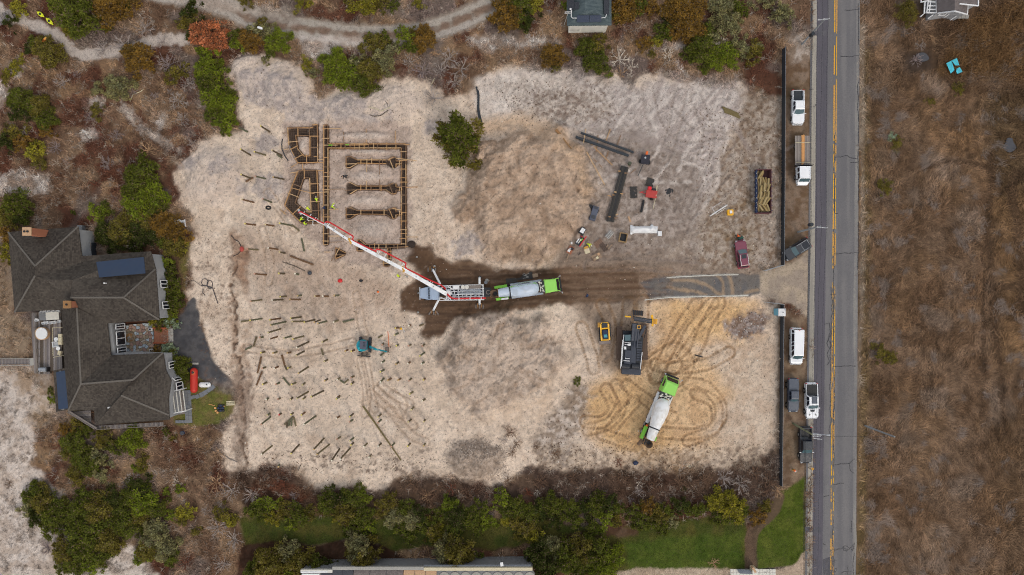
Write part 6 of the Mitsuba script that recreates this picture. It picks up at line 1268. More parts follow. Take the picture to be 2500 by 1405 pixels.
# ---- concrete mixers --------------------------------------------------------
def mixer(label, rear, front, drum, fender, text=False, chute=False):
    k = thing('mixer_truck', label, 'concrete mixer truck'); a, b = np.array(G(*rear, 1.5)), np.array(G(*front, 1.5)); d = b - a; ang = math.atan2(d[1], d[0]); S = np.linalg.norm(d) / 12.3
    t = xf(a[0], a[1], gz(*((a + b) / 2)) - .02, ang, S)
    m = MB(); m.box([5.8, 0, .95], [11.4, .95, .35]); obj('chassis', m.mesh(), 'm_black', k, to_world=t)
    cab = MB().hull([[9.35, s * 1.18, .75] for s in (1, -1)] + [[11.9, s * 1.12, .75] for s in (1, -1)] + [[9.35, s * 1.15, 2.75] for s in (1, -1)] + [[11.35, s * 1.05, 2.75] for s in (1, -1)] + [[11.95, s * 1.1, 1.6] for s in (1, -1)] + [[9.45, s * 1.0, 2.95] for s in (1, -1)] + [[11.1, s * .92, 2.95] for s in (1, -1)]).mesh(); obj('cab', cab, 'm_palegreen', k, to_world=t)
    obj('windscreen', quad_plate([[11.88, -.98, 1.75], [11.88, .98, 1.75], [11.4, .92, 2.68], [11.4, -.92, 2.68]], [1, 0, .5], .02), 'm_darkglass', k, to_world=t)
    for s in (1, -1):
        obj('side_window', quad_plate([[10.2, s * 1.165, 1.75], [11.5, s * 1.12, 1.75], [11.1, s * 1.06, 2.6], [10.2, s * 1.1, 2.6]], [0, s, .1], .02), 'm_darkglass', k, to_world=t)
        m = MB(); m.beam([11.7, s * 1.1, 2.2], [12.2, s * 1.45, 2.2], .05); m.box([12.2, s * 1.45, 2.0], [.1, .26, .5]); obj('mirror', m.mesh(), 'm_lightgrey', k, to_world=t)
        m = MB(); m.box([6.3, s * 1.08, 1.35], [5.4, .42, .12]); m.box([6.3, s * 1.26, 1.15], [5.4, .06, .5]); obj('fender_deck', m.mesh(), fender, k, to_world=t)
        m = MB(); m.hull([[.9, s * .8, 1.2], [.9, s * 1.25, 1.0], [3.1, s * 1.25, 1.2], [3.1, s * .75, 1.5], [.9, s * .8, 1.75], [.95, s * 1.2, 1.6], [3.1, s * 1.25, 1.75], [3.1, s * .75, 1.85]]) if (s > 0) or not chute else m.box([1.7, s * 1.1, 1.4], [.7, .4, .5])
        obj('rear_fender', m.mesh(), 'm_green', k, to_world=t)
        m = MB(); m.cyl([3.75, s * .95, 1.6], [4.35, s * .95, 1.75], .2, .2, 10); obj('water_tank', m.mesh(), 'm_lightgrey', k, to_world=t)
    m = MB(); m.box([12.15, 0, .75], [.3, 2.4, .35]); obj('bumper', m.mesh(), 'm_black', k, to_world=t)
    # engine bay behind the cab
    m = MB(); m.box([8.9, 0, 1.5], [.9, 2.0, .8]); obj('engine_box', m.mesh(), 'm_darkgrey', k, to_world=t)
    m = MB(); re = np.random.default_rng(6)
    for i in range(9): q = [8.55 + re.uniform(0, .75), re.uniform(-.85, .85), 1.9]; m.cyl(q, [q[0], q[1], 2.1 + re.uniform(0, .3)], re.uniform(.08, .2), None, 9)
    m.beam([9.25, -.95, 2.1], [8.7, .2, 2.2], .08); m.beam([8.6, -.9, 2.15], [8.6, .9, 2.15], .08); obj('machinery', m.mesh(), 'm_offwhite', k, to_world=t)
    # drum
    prof = [(1.5, .66), (1.9, .7), (3.3, .82), (5.0, 1.12), (6.2, 1.24), (7.2, 1.2), (7.9, .98), (8.3, .6)]
    n = 36; th = np.arange(n) * 2 * np.pi / n; V, F = [], []
    ax = lambda x_: 3.05 - (x_ - 1.5) * .13
    for x_, r_ in prof: V.append(np.c_[np.full(n, x_), r_ * np.cos(th), ax(x_) + r_ * np.sin(th)])
    V = np.vstack(V); i = np.arange(n); j = (i + 1) % n
    for q in range(len(prof) - 1): F.append(np.c_[q * n + i, q * n + j, (q + 1) * n + j, (q + 1) * n + i])
    V = np.vstack([V, [[8.4, 0, ax(8.3)]]]); F = np.vstack(F); F3 = np.vstack([F[:, [0, 1, 2]], F[:, [0, 2, 3]], np.c_[(len(prof) - 1) * n + i, (len(prof) - 1) * n + j, i * 0 + len(V) - 1]])
    dk_ = fresh(k + '__drum'); scene[dk_] = {**mikit.ply((V, F3), drum, smooth=40), 'to_world': t}
    m = MB(); m.cyl([3.25, 0, ax(3.25)], [3.45, 0, ax(3.45)], .9, .91, 30); obj('roller_band', m.mesh(), 'm_charcoal', dk_, to_world=t)
    def on_drum(x_, a_, off=.015):
        r_ = np.interp(x_, [p[0] for p in prof], [p[1] for p in prof]) + off; return [x_, r_ * math.cos(a_), ax(x_) + r_ * math.sin(a_)]
    if text:
        m = MB(); xs = np.linspace(3.5, 8.1, 24); V = []
        for x_ in xs: w = .34 * (1 - abs((x_ - 5.8) / 2.3) ** 2.2 * .7); c = math.pi - .62; V += [on_drum(x_, c - w), on_drum(x_, c + w)]
        # the band lies on the north flank, above the name
        V = np.array([[p[0], -p[1], p[2]] for p in V]); q = np.arange(len(xs) - 1) * 2; m.add(V, np.c_[q, q + 2, q + 3, q + 1]); obj('green_band', m.mesh(), 'm_green', dk_, to_world=t)
        tm = meshkit.text_mesh('JERNAY', .42, .004, bold=True); v = np.array(tm.vertices); wd = v[:, 0].max(); out = []
        for p in v: out.append(on_drum(7.15 - p[0] * 2.35 / wd, .42 + p[1] * .75, .03 + p[2]))
        out = np.array(out); obj('lettering', (out, np.array(tm.faces)[:, ::-1]), mat('m_letter', (18, 22, 20), .6), dk_, to_world=t)
    # hopper, chute, ladder at the tail
    m = MB(); th2 = np.linspace(0, 2 * np.pi, 15)
    V = np.vstack([np.c_[.75 + .62 * np.cos(th2), .62 * np.sin(th2), th2 * 0 + 3.55], np.c_[.95 + .36 * np.cos(th2), .36 * np.sin(th2), th2 * 0 + 2.7]]); q = np.arange(14); m.add(V, np.c_[q, q + 1, q + 16, q + 15]); obj('hopper', m.mesh(), 'm_mud', k, to_world=t)
    m = MB(); m.cyl([.95, 0, 2.68], [.95, 0, 2.72], .36, .36, 14); obj('hopper_throat', m.mesh(), 'm_black', k, to_world=t)
    m = MB(); m.beam([.2, .5, 2.0], [1.4, .6, 2.2], .07); m.beam([.1, -.5, 2.0], [1.4, -.6, 2.2], .07); m.beam([.1, -.5, 2.0], [.2, .5, 2.0], .07); m.beam([1.45, -.75, .9], [1.45, -.75, 3.3], .1); m.beam([1.45, .75, .9], [1.45, .75, 3.3], .1); m.beam([1.45, -.75, 3.3], [1.45, .75, 3.3], .1); obj('tail_frame', m.mesh(), 'm_lumber3', k, to_world=t)
    if chute:
        m = MB(); m.cyl([.6, .9, 1.9], [-.15, 1.0, 1.2], .34, .3, 12); obj('chute', m.mesh(), 'm_mud', k, to_world=t); m = MB(); m.cyl([-.12, 1.0, 1.16], [-.2, 1.0, 1.14], .27, .27, 12); obj('chute_mouth', m.mesh(), 'm_black', k, to_world=t)
        m = MB(); m.cyl([3.25, 1.05, 1.8], [3.25, 1.05, 1.95], .17, .17, 10); obj('beacon', m.mesh(), 'm_orange', k, to_world=t)
        m = MB(); m.tube([[1.2, -.8, 1.5], [.6, -1.0, 1.0], [.1, -.7, .6], [.3, -.2, .5]], .05, 6); obj('hose', m.mesh(), 'm_lumber3', k, to_world=t)
    else:
        m = MB(); m.box([2.4, -1.1, 1.95], [1.2, .3, .2]); obj('wash_tank', m.mesh(), 'm_white', k, to_world=t)
    wheels(k, t, (10.9, 7.6, 6.2, 4.6, 3.2, 1.9), 1.2, .52, .34, 'm_steel')
    return k
mixer('green-cabbed mixer truck with grey-blue drum backed up to the boom pump', (1196, 719), (1371, 694), mat('m_drumgrey', (190, 204, 224), .35), mat('m_fendergrey', (164, 174, 190), .4), True)
mixer('green-cabbed mixer truck with white drum waiting on the orange sand', (1574, 1089), (1643, 918), 'm_drumwhite', 'm_white', False, True)

# ---- boom pump --------------------------------------------------------------
bp = thing('boom_pump', 'white boom pump truck with a long white boom and red pipe over the footings', 'concrete pump truck')
a0, b0 = np.array(G(1183, 714, 1.5)), np.array(G(1024, 717, 1.5)); d = b0 - a0; ang = math.atan2(d[1], d[0]); z_ = gz(*G(1100, 715)); t = xf(a0[0], a0[1], z_, ang)
LP = np.linalg.norm(d)
m = MB(); m.box([4.9, 0, .95], [9.8, .95, .4]); obj('chassis', m.mesh(), 'm_black', bp, to_world=t)
cabc = mat('m_cabblue', (160, 178, 204), .3, 0, .5, .4)
m = MB(); m.hull([[LP - 1.6, s * 1.15, .7] for s in (1, -1)] + [[LP - .1, s * .85, .7] for s in (1, -1)] + [[LP - 1.6, s * 1.12, 1.7] for s in (1, -1)] + [[LP - .15, s * .8, 1.5] for s in (1, -1)] + [[LP + .05, 0, 1.2]]); obj('hood', m.mesh(), cabc, bp, to_world=t)
m = MB(); m.hull([[LP - 3.4, s * 1.2, .7] for s in (1, -1)] + [[LP - 1.5, s * 1.18, .7] for s in (1, -1)] + [[LP - 3.4, s * 1.18, 2.6] for s in (1, -1)] + [[LP - 1.9, s * 1.05, 2.6] for s in (1, -1)] + [[LP - 1.55, s * 1.15, 1.75] for s in (1, -1)] + [[LP - 3.3, s * .95, 2.85] for s in (1, -1)] + [[LP - 2.2, s * .9, 2.8] for s in (1, -1)]); obj('cab', m.mesh(), cabc, bp, to_world=t)
obj('windscreen', quad_plate([[LP - 1.55, -1.0, 1.8], [LP - 1.55, 1.0, 1.8], [LP - 1.85, .95, 2.55], [LP - 1.85, -.95, 2.55]], [1, 0, .4], .03), 'm_darkglass', bp, to_world=t)
for s in (1, -1): obj('side_window', quad_plate([[LP - 2.9, s * 1.19, 1.75], [LP - 1.9, s * 1.17, 1.75], [LP - 2.1, s * 1.08, 2.5], [LP - 2.9, s * 1.1, 2.5]], [0, s, .1], .02), 'm_darkglass', bp, to_world=t)
m = MB(); m.box([LP + .05, 0, .7], [.2, 2.2, .3]); obj('bumper', m.mesh(), 'm_chrome', bp, to_world=t)
# open white deck frame: rails and cross members with dark gaps
m = MB(); m.box([3.4, 0, 1.2], [6.6, 2.5, .06]); obj('deck_floor', m.mesh(), 'm_darkgrey', bp, to_world=t)
m = MB()
for yy in (-1.28, -.62, -.2, .3, .72, 1.28): m.box([3.4, yy, 1.42], [6.6, .14, .14])
for xx in np.linspace(.25, 6.6, 10): m.box([xx, 0, 1.46], [.13, 2.6, .12])
for s in (1, -1):
    for q in ((5.2, 6.5, .5, 1.25), (6.6, 7.6, 1.25, .7)): m.beam([q[0], s * q[2], 1.6], [q[1], s * q[3], 1.6], .14, .1)
    m.box([7.0, s * 1.28, 1.5], [2.2, .12, .12]); m.box([7.0, s * .9, 1.5], [2.2, .1, .1])
obj('deck_frame', m.mesh(), 'm_white', bp, to_world=t)
m = MB(); m.box([4.9, -.95, 1.55], [1.1, .6, .5]); obj('tool_chest', m.mesh(), 'm_white', bp, to_world=t)
m = MB(); m.box([1.9, -.95, 1.4], [2.6, .6, .28]); obj('side_tray', m.mesh(), 'm_greywood', bp, to_world=t)
for xx in (3.0, 3.7): m = MB(); m.cyl([xx, -.95, 1.4], [xx, -.95, 1.85], .3, .34, 14); obj('bucket', m.mesh(), 'm_offwhite', bp, to_world=t)
m = MB(); rr_ = np.random.default_rng(2)
for i in range(26): q = [rr_.uniform(.4, 6.2), rr_.uniform(-.5, .7), 1.6]; m.box(q, [rr_.uniform(.15, .5), rr_.uniform(.12, .3), rr_.uniform(.15, .4)], 0)
m.cyl([.6, .1, 1.6], [4.2, .1, 1.6], .14, .14, 8); m.cyl([.6, -.35, 1.6], [4.2, -.35, 1.6], .14, .14, 8); obj('pump_gear', m.mesh(), 'm_steel', bp, to_world=t)
m = MB(); m.tube([[-.2, 1.0, 1.75], [5.1, 1.0, 1.75], [5.7, .85, 2.2], [6.0, .5, 3.1], [6.2, .2, 3.6]], .13, 8); obj('delivery_pipe', m.mesh(), 'm_red', bp, to_world=t)
for xx in (.6, 2.5, 4.4): m = MB(); m.box([xx, 1.0, 1.78], [.1, .4, .34]); obj('pipe_clamp', m.mesh(), 'm_white', bp, to_world=t)
m = MB(); m.hull([[-1.1, s * .75, 1.5] for s in (1, -1)] + [[.1, s * .8, 1.5] for s in (1, -1)] + [[-.9, s * .4, .8] for s in (1, -1)] + [[0, s * .4, .8] for s in (1, -1)]); obj('hopper', m.mesh(), 'm_charcoal', bp, to_world=t)
m = MB(); m.box([-.5, 0, 1.52], [1.05, 1.3, .03]); obj('hopper_mouth', m.mesh(), 'm_black', bp, to_world=t)
m = MB(); m.tube([[-.9, -.25, 1.58], [-.6, -.35, 1.6], [-.3, -.15, 1.6], [-.3, .25, 1.6], [-.7, .35, 1.6], [-.95, .2, 1.6]], .06, 6); obj('agitator', m.mesh(), 'm_greywood', bp, to_world=t)
m = MB(); m.cyl([6.15, .0, 1.3], [6.15, .0, 3.3], .55, .42, 18); obj('turret', m.mesh(), 'm_white', bp, to_world=t)
wheels(bp, t, (LP - 1.2, 2.6, 1.3), 1.22, .52, .34, 'm_steel')
def outrig(p, q, w, label=None):
    A_, B_ = np.array(at(*p, 1.25)), np.array(at(*q, 1.05)); o = obj('outrigger', MB().beam(A_, B_, w, .3).mesh(), 'm_white', bp)
    m = MB(); m.cyl([B_[0], B_[1], .2 + z_], [B_[0], B_[1], 1.5 + z_], .12, .12, 10); obj('jack', m.mesh(), 'm_lightgrey', o); m = MB(); m.cyl([B_[0], B_[1], .12 + z_], [B_[0], B_[1], .22 + z_], .3, .26, 12); obj('foot', m.mesh(), 'm_charcoal', o)
outrig((1075, 694), (1057, 659), .34); outrig((1074, 727), (1058, 758), .34); outrig((1171, 694), (1171, 678), .34); outrig((1171, 730), (1171, 743), .34)
for i, (px, py, nt) in enumerate(((1053, 658, 'north-west'), (1059, 763, 'south-west'), (1171, 748, 'south-east'))):
    k = thing('timber_cribbing', f'short timber blocks under the {nt} outrigger foot of the pump', 'blocks'); c = Gz(px, py)
    for j in range(5): m = MB(); q = c + [(j - 2) * .32 + (0 if i else .1), .25 * (j % 2) - .1, .08]; m.box(q, [.2, .72, .14], .3 * (j - 2) * (i == 1)); obj('block', m.mesh(), 'm_lumber3' if j % 2 else 'm_greywood', k)
def bz(px):  # height of the boom along its length
    u = (1086 - px) / (1086 - 731.); return 3.7 + 2.6 * math.sin(u * 2.4) - .6 * u
def bpt(px, py, dz=0): z = bz(px) + dz; return np.array(at(px, py, z))
secs = [((1090, 718), (984, 658), .66, .62), ((986, 659), (855, 589), .56, .52), ((857, 590), (797, 551), .36, .42), ((799, 552), (732, 518), .27, .3)]
for i, (p, q, w, h) in enumerate(secs):
    bk = fresh(bp + '__boom_section'); m = MB(); n = 4
    for j in range(n):
        u0, u1 = j / n, (j + 1) / n; P0 = (p[0] + (q[0] - p[0]) * u0, p[1] + (q[1] - p[1]) * u0); P1 = (p[0] + (q[0] - p[0]) * u1, p[1] + (q[1] - p[1]) * u1)
        m.beam(bpt(*P0), bpt(*P1), w * (1 - .12 * j / n), h * (1 - .2 * j / n))
    scene[bk] = mikit.ply(m.mesh(), 'm_boomwhite')
    c = bpt(*q); m = MB(); m.cyl(c - [.25, -.42, 0], c + [.25, -.42, 0], .3 * (1 - i * .12), None, 12); obj('knuckle', m.mesh(), 'm_gold' if i < 2 else 'm_lightgrey', bk)
    for u in (.3, .7): P_ = (p[0] + (q[0] - p[0]) * u, p[1] + (q[1] - p[1]) * u); m = MB(); m.box(bpt(*P_, h / 2 + .02), [.16, .16, .05], -.55); obj('cap_plate', m.mesh(), 'm_steel', bk)
pipes = [[(1088, 707), (1086, 704), (1075, 695.7), (1044, 682), (993, 656.5)], [(993, 656.5), (989, 652), (991.5, 643), (980, 637), (931, 611), (921, 608.5)], [(921, 608.5), (917, 611), (919, 615), (908, 610), (864, 589)], [(864, 589), (859.5, 585), (863, 580), (861, 576.5), (806, 544), (797, 541.5)], [(797, 541.5), (793, 545.5), (795, 548), (784, 543), (733, 517), (729, 520)]]
for ln in pipes: m = MB(); m.tube([bpt(*q, .12) for q in ln], .115, 8); obj('boom_pipe', m.mesh(), 'm_red', bp)
for p, q in (((1046, 683), (1042, 690)), ((1052, 686), (1049, 692)), ((1058, 688), (1053, 695)), ((986, 641), (979, 656)), ((986, 645), (991, 650)), ((944, 619), (937, 631)), ((928, 613), (923, 622)), ((919, 612), (925, 620)), ((857, 575), (850, 586)), ((858, 578), (863, 584)), ((821, 554), (815, 565)), ((805, 545), (800, 556)), ((799, 546), (803, 549)), ((769, 535), (772, 531)), ((757, 528), (760, 523)), ((741, 521), (744, 517))):
    m = MB(); m.beam(bpt(*p, .1), bpt(*q, .05), .1, .08); obj('pipe_bracket', m.mesh(), 'm_white', bp)
for p in ((776, 538), (764, 544), (752, 533)): m = MB(); c = bpt(*p); m.tube([c + [0, .3, 0], c, c + [-.1, -.3, -.2], c + [.12, -.42, -.3]], .05, 6); obj('hose_hook', m.mesh(), 'm_white', bp)
e_ = bpt(730, 520); m = MB(); m.tube([e_, e_ + [-.05, -.15, -1.2], e_ + [.12, -.25, -2.6], [e_[0] + .3, e_[1] - .3, -.7]], .09, 8); obj('end_hose', m.mesh(), 'm_black', bp)

# ---- mini excavator ---------------------------------------------------------
ex = thing('mini_excavator', 'teal mini excavator with dark canopy standing among the pilings', 'excavator')
g0 = gz(*G(890, 842))
def ep(px, py, z): return np.array([*G(px, py, z), z + g0])
def track(parent, p, q, w, h, z0=0.0, name='track', pads=14, g=0.0, mt='m_black'):
    A_, B_ = np.array([*G(*p, h / 2), z0 + h / 2 + g]), np.array([*G(*q, h / 2), z0 + h / 2 + g]); m = MB(); d_ = (B_ - A_) / np.linalg.norm(B_ - A_); s = np.array([-d_[1], d_[0], 0])
    for e1 in (1, -1): m.cyl(A_ + d_ * h / 2 + s * w / 2 * e1, A_ + d_ * h / 2, h / 2, None, 14)
    pts = []
    for c, sg in ((A_ + d_ * h / 2, -1), (B_ - d_ * h / 2, 1)):
        for w_ in np.linspace(-math.pi / 2, math.pi / 2, 7): pts += [c + sg * d_ * math.cos(w_) * h / 2 + np.array([0, 0, math.sin(w_) * h / 2]) + s * w / 2 * e1 for e1 in (1, -1)]
    m = MB(); m.hull(pts); tk_ = obj(name, m.mesh(), mt, parent)
    L_ = np.linalg.norm(B_ - A_)
    for i in range(pads): c = A_ + d_ * (h * .3 + (L_ - h * .6) * i / (pads - 1)) + [0, 0, h / 2]; m = MB(); m.beam(c - s * w / 2, c + s * w / 2, .5 * L_ / pads, .07); obj('track_pad', m.mesh(), 'm_darkgrey' if mt == 'm_black' else mt, tk_)
track(ex, (881, 822), (880, 860), .45, .62, g=g0); track(ex, (904.5, 824), (903, 861), .45, .62, g=g0)
m = MB(); m.box(ep(893, 842, .55), [1.3, 1.4, .25]); obj('undercarriage', m.mesh(), 'm_black', ex)
c = ep(885, 844, 1.1); th = np.linspace(.9, 2 * math.pi - 1.1, 16); hp = [[c[0] + 1.0 * math.cos(w), c[1] + 1.02 * math.sin(w)] for w in th] + [[c[0] + .78, c[1] - .75], [c[0] + .78, c[1] + .7]]
m = MB(); m.prism(hp, g0 + .7, g0 + 1.45); obj('house', m.mesh(), 'm_teal', ex)
m = MB(); m.box(ep(887, 843, 2.2), [1.15, 1.45, .09], -.08); obj('canopy', m.mesh(), mat('m_canopy', (84, 88, 106), .5), ex)
for i in range(4): m = MB(); m.box(ep(889, 837 + 3.5 * i, 2.27), [.38, .1, .05]); obj('canopy_rib', m.mesh(), 'm_charcoal', ex)
for p in ((880, 834), (880, 853), (894, 834), (894, 853)): m = MB(); q = ep(*p, 1.4); m.beam(q, [q[0], q[1], g0 + 2.2], .07); obj('canopy_post', m.mesh(), 'm_black', ex)
m = MB(); q = ep(879, 852, 1.6); m.box(q, [.5, .6, .45]); obj('engine_cover', m.mesh(), mat('m_tealbright', (20, 190, 206), .35), ex)
m = MB(); m.beam(ep(903, 847, 1.1), ep(917, 853, 2.3), .34, .3); m.beam(ep(917, 853, 2.3), ep(930, 856, 2.2), .26, .28); obj('boom', m.mesh(), 'm_teal', ex)
m = MB(); m.beam(ep(929, 856, 2.25), ep(943, 859, 1.0), .24, .26); obj('arm', m.mesh(), 'm_teal', ex)
m = MB(); m.cyl(ep(908, 850, 1.9), ep(928, 856.5, 2.55), .06, None, 7); m.cyl(ep(930, 858, 2.55), ep(942, 861, 1.3), .05, None, 7); obj('ram', m.mesh(), 'm_chrome', ex)
q = ep(945, 855, .8); m = MB()
m.hull([q + np.array(o) for o in ((-.3, -.4, .3), (-.3, .5, .3), (.25, -.4, .25), (.25, .5, .25), (.3, -.4, -.3), (.3, .5, -.3), (-.1, -.4, -.45), (-.1, .5, -.45))]); obj('bucket', m.mesh(), mat('m_bucket', (108, 98, 92), .6), ex)
m = MB(); m.beam(ep(873, 869, .4), ep(904.5, 871, .4), .12, .45); m.beam(ep(884, 860, .4), ep(884, 869, .35), .12); m.beam(ep(896, 860, .4), ep(896, 869, .35), .12); obj('dozer_blade', m.mesh(), 'm_black', ex)
# ---- compact track loader -----------------------------------------------------
sk = thing('track_loader', 'yellow compact track loader with a raised grey bucket edge', 'loader'); g0 = gz(*G(1475, 815))
track(sk, (1465, 792), (1467, 833), .45, .8, g=g0); track(sk, (1486, 790), (1489, 831), .45, .8, g=g0)
m = MB(); m.hull([ep(*p, z) for p, z in (((1468, 790), .5), ((1484, 789), .5), ((1487, 830), .5), ((1470, 831), .5), ((1469, 791), 1.5), ((1483, 790), 1.5), ((1486, 828), 1.3), ((1471, 829), 1.3))]); obj('body', m.mesh(), 'm_charcoal', sk)
for a, b, w in (((1466, 792), (1469, 832), .26), ((1485, 791), (1488, 830), .26)): m = MB(); m.beam(ep(*a, 1.9), ep(*b, 1.2), w, .3); obj('lift_arm', m.mesh(), 'm_yellow', sk)
for a, b, z in (((1468, 803), (1486, 802), 1.85), ((1469, 831), (1487, 830), 1.0), ((1467, 790), (1485, 789), 1.75)): m = MB(); m.beam(ep(*a, z), ep(*b, z), .22, .2); obj('cross_tube', m.mesh(), 'm_yellow', sk)
m = MB(); m.box(ep(1476, 796, 1.75), [.95, .95, .3], -.05); obj('engine_hood', m.mesh(), 'm_charcoal', sk)
m = MB(); m.hull([ep(*p, z) for p, z in (((1470, 806), 1.2), ((1484, 805), 1.2), ((1485, 826), 1.2), ((1471, 827), 1.2), ((1471, 807), 2.1), ((1483, 806), 2.1), ((1484, 822), 2.1), ((1472, 823), 2.1))]); obj('cab', m.mesh(), 'm_navy', sk)
obj('windscreen', quad_plate([ep(1474, 818, 2.12), ep(1482, 817, 2.12), ep(1483, 824, 2.1), ep(1475, 825, 2.1)], [0, 0, 1], .02), mat('m_tintglass', (70, 150, 166), .1, 0, .6), sk)
m = MB(); m.hull([ep(*p, z) for p, z in (((1462, 834), .1), ((1490, 832), .1), ((1462, 834), .75), ((1490, 832), .75), ((1463, 842), .08), ((1491, 840), .08), ((1463, 841), .2), ((1491, 839), .2))]); obj('bucket', m.mesh(), mat('m_bucketgrey', (138, 128, 126), .5), sk)
m = MB(); m.box(ep(1462, 794, 1.3), [.35, .8, .5]); obj('step_box', m.mesh(), 'm_gold', sk)
# ---- piling rig ---------------------------------------------------------------
rg_ = thing('piling_rig', 'big black tracked piling rig with folded mast and yellow drive head', 'piling rig'); g0 = gz(*G(1540, 850))
RK = mat('m_rigblack', (40, 44, 52), .4); RG = mat('m_riggrey', (58, 64, 78), .45)
track(rg_, (1512, 797), (1512, 880), .95, 1.0, g=g0, pads=26, mt=mat('m_trackmud', (104, 86, 76), .85)); track(rg_, (1571, 790), (1574, 880), .95, 1.0, g=g0, pads=26, mt='m_trackmud')
m = MB(); m.box(ep(1542, 838, .8), [3.2, 4.2, .7], -.03); obj('car_body', m.mesh(), RK, rg_)
m = MB(); m.hull([ep(*p, z) for p, z in (((1521, 815), 1.4), ((1571, 822), 1.4), ((1565, 905), 1.4), ((1515, 898), 1.4), ((1522, 817), 2.5), ((1570, 824), 2.5), ((1564, 903), 2.5), ((1517, 896), 2.5))]); obj('house', m.mesh(), RK, rg_)
for q, z, h in (([(1526, 855), (1540, 856), (1538, 892), (1523, 890)], 2.5, .35), ([(1541, 832), (1553, 833), (1551, 890), (1539, 889)], 2.5, .25), ([(1526, 819), (1542, 818), (1541, 832), (1525, 832)], 2.5, .5)): m = MB(); m.prism([ep(*p, z)[:2] for p in q], g0 + z, g0 + z + h); obj('engine_panel', m.mesh(), RG, rg_)
m = MB(); m.hull([ep(*p, z) for p, z in (((1524, 817), 2.5), ((1541, 816), 2.5), ((1540, 833), 2.5), ((1524, 834), 2.5), ((1525, 819), 3.3), ((1540, 818), 3.3), ((1539, 832), 3.3), ((1526, 832), 3.3))]); obj('cab', m.mesh(), 'm_glass', rg_)
for i in range(8): m = MB(); q = ep(1561 - .2 * i, 836 + 6.2 * i, 2.62); m.box(q, [.85, .3, .12], -.05); obj('louvre', m.mesh(), RG, rg_)
m = MB()
for a, b in (((1523, 818), (1517, 895)), ((1520, 830), (1515, 900)), ((1525, 836), (1540, 838)), ((1525, 841), (1538, 843)), ((1568, 860), (1563, 902)), ((1526, 875), (1538, 876)), ((1522, 881), (1537, 882))): m.beam(ep(*a, 3.0), ep(*b, 3.0), .1, .1)
obj('handrail', m.mesh(), 'm_white', rg_)
for q, s3 in ((ep(1536, 842, 2.9), [.5, .35, .3]), (ep(1526, 850, 2.8), [.35, .5, .3])): m = MB(); m.box(q, s3); obj('service_box', m.mesh(), 'm_white', rg_)
m = MB(); m.box(ep(1540, 907, 1.5), [3.2, 1.0, 1.4], -.06); obj('counterweight', m.mesh(), RG, rg_)
for s in (1528, 1552): m = MB(); m.cyl(ep(s - 10, 894, 2.7), ep(s + 8, 896, 2.7), .5, None, 16); obj('winch_drum', m.mesh(), RK, rg_)
m = MB(); m.beam(ep(1548, 832, 2.9), ep(1551, 790, 3.4), 1.0, .6); m.beam(ep(1558, 828, 2.9), ep(1575, 795, 3.2), .45, .4); m.cyl(ep(1555, 850, 3.1), ep(1560, 800, 3.6), .13, None, 9); m.cyl(ep(1549, 850, 3.1), ep(1552, 800, 3.6), .1, None, 9); obj('boom', m.mesh(), RG, rg_)
for o in (-4, 0, 4): m = MB(); m.beam(ep(1547 + o * .2, 778 + o, 3.5), ep(1593 + o * .2, 785.5 + o, 3.5), .24, .5); obj('mast_beam', m.mesh(), RK if o else RG, rg_)
m = MB(); m.hull([ep(*p, z) for p, z in (((1544, 757), 2.6), ((1571, 760), 2.6), ((1570, 772), 2.6), ((1545, 770), 2.6), ((1544, 757), 3.8), ((1571, 760), 3.8), ((1570, 772), 3.8), ((1545, 770), 3.8))]); obj('mast_foot', m.mesh(), mat('m_rigbrown', (46, 36, 34), .6), rg_)
for i in range(5): m = MB(); m.beam(ep(1547 + 5 * i, 758, 3.85), ep(1546 + 5 * i, 771, 3.85), .1, .08); obj('mast_rib', m.mesh(), RK, rg_)
m = MB(); m.hull([ep(*p, z) for p, z in (((1592, 778), 2.8), ((1605, 780), 2.8), ((1604, 792), 2.8), ((1592, 791), 2.8), ((1592, 778), 3.8), ((1605, 780), 3.6), ((1604, 792), 3.6), ((1592, 791), 3.8))]); hd_ = obj('drive_head', m.mesh(), 'm_yellow', rg_)
for i in range(4): m = MB(); m.beam(ep(1595 + 2.6 * i, 779, 3.85), ep(1594 + 2.6 * i, 792, 3.8), .08, .06); obj('rib', m.mesh(), 'm_gold', hd_)
m = MB(); m.beam(ep(1591, 770, 3.5), ep(1593, 781, 3.5), .35, .35); m.beam(ep(1593, 790, 3.5), ep(1593, 797, 3.5), .3, .3); m.beam(ep(1526, 773, 3.3), ep(1540, 774, 3.3), .22, .2); obj('clamp', m.mesh(), 'm_yellow', rg_)
m = MB()
for a, b in (((1556, 795), (1564, 795)), ((1556, 803), (1564, 803)), ((1556, 795), (1556, 803)), ((1564, 795), (1564, 803))): m.beam(ep(*a, 3.8), ep(*b, 3.8), .12, .1)
obj('guard_frame', m.mesh(), 'm_gold', rg_)
m = MB(); m.tube([ep(1540, 785, 3.2), ep(1541, 795, 3.4), ep(1543, 805, 3.0), ep(1541, 815, 2.8)], .07, 6); m.tube([ep(1576, 795, 3.0), ep(1578, 805, 3.2), ep(1573, 825, 2.9)], .07, 6); obj('hose', m.mesh(), 'm_black', rg_)
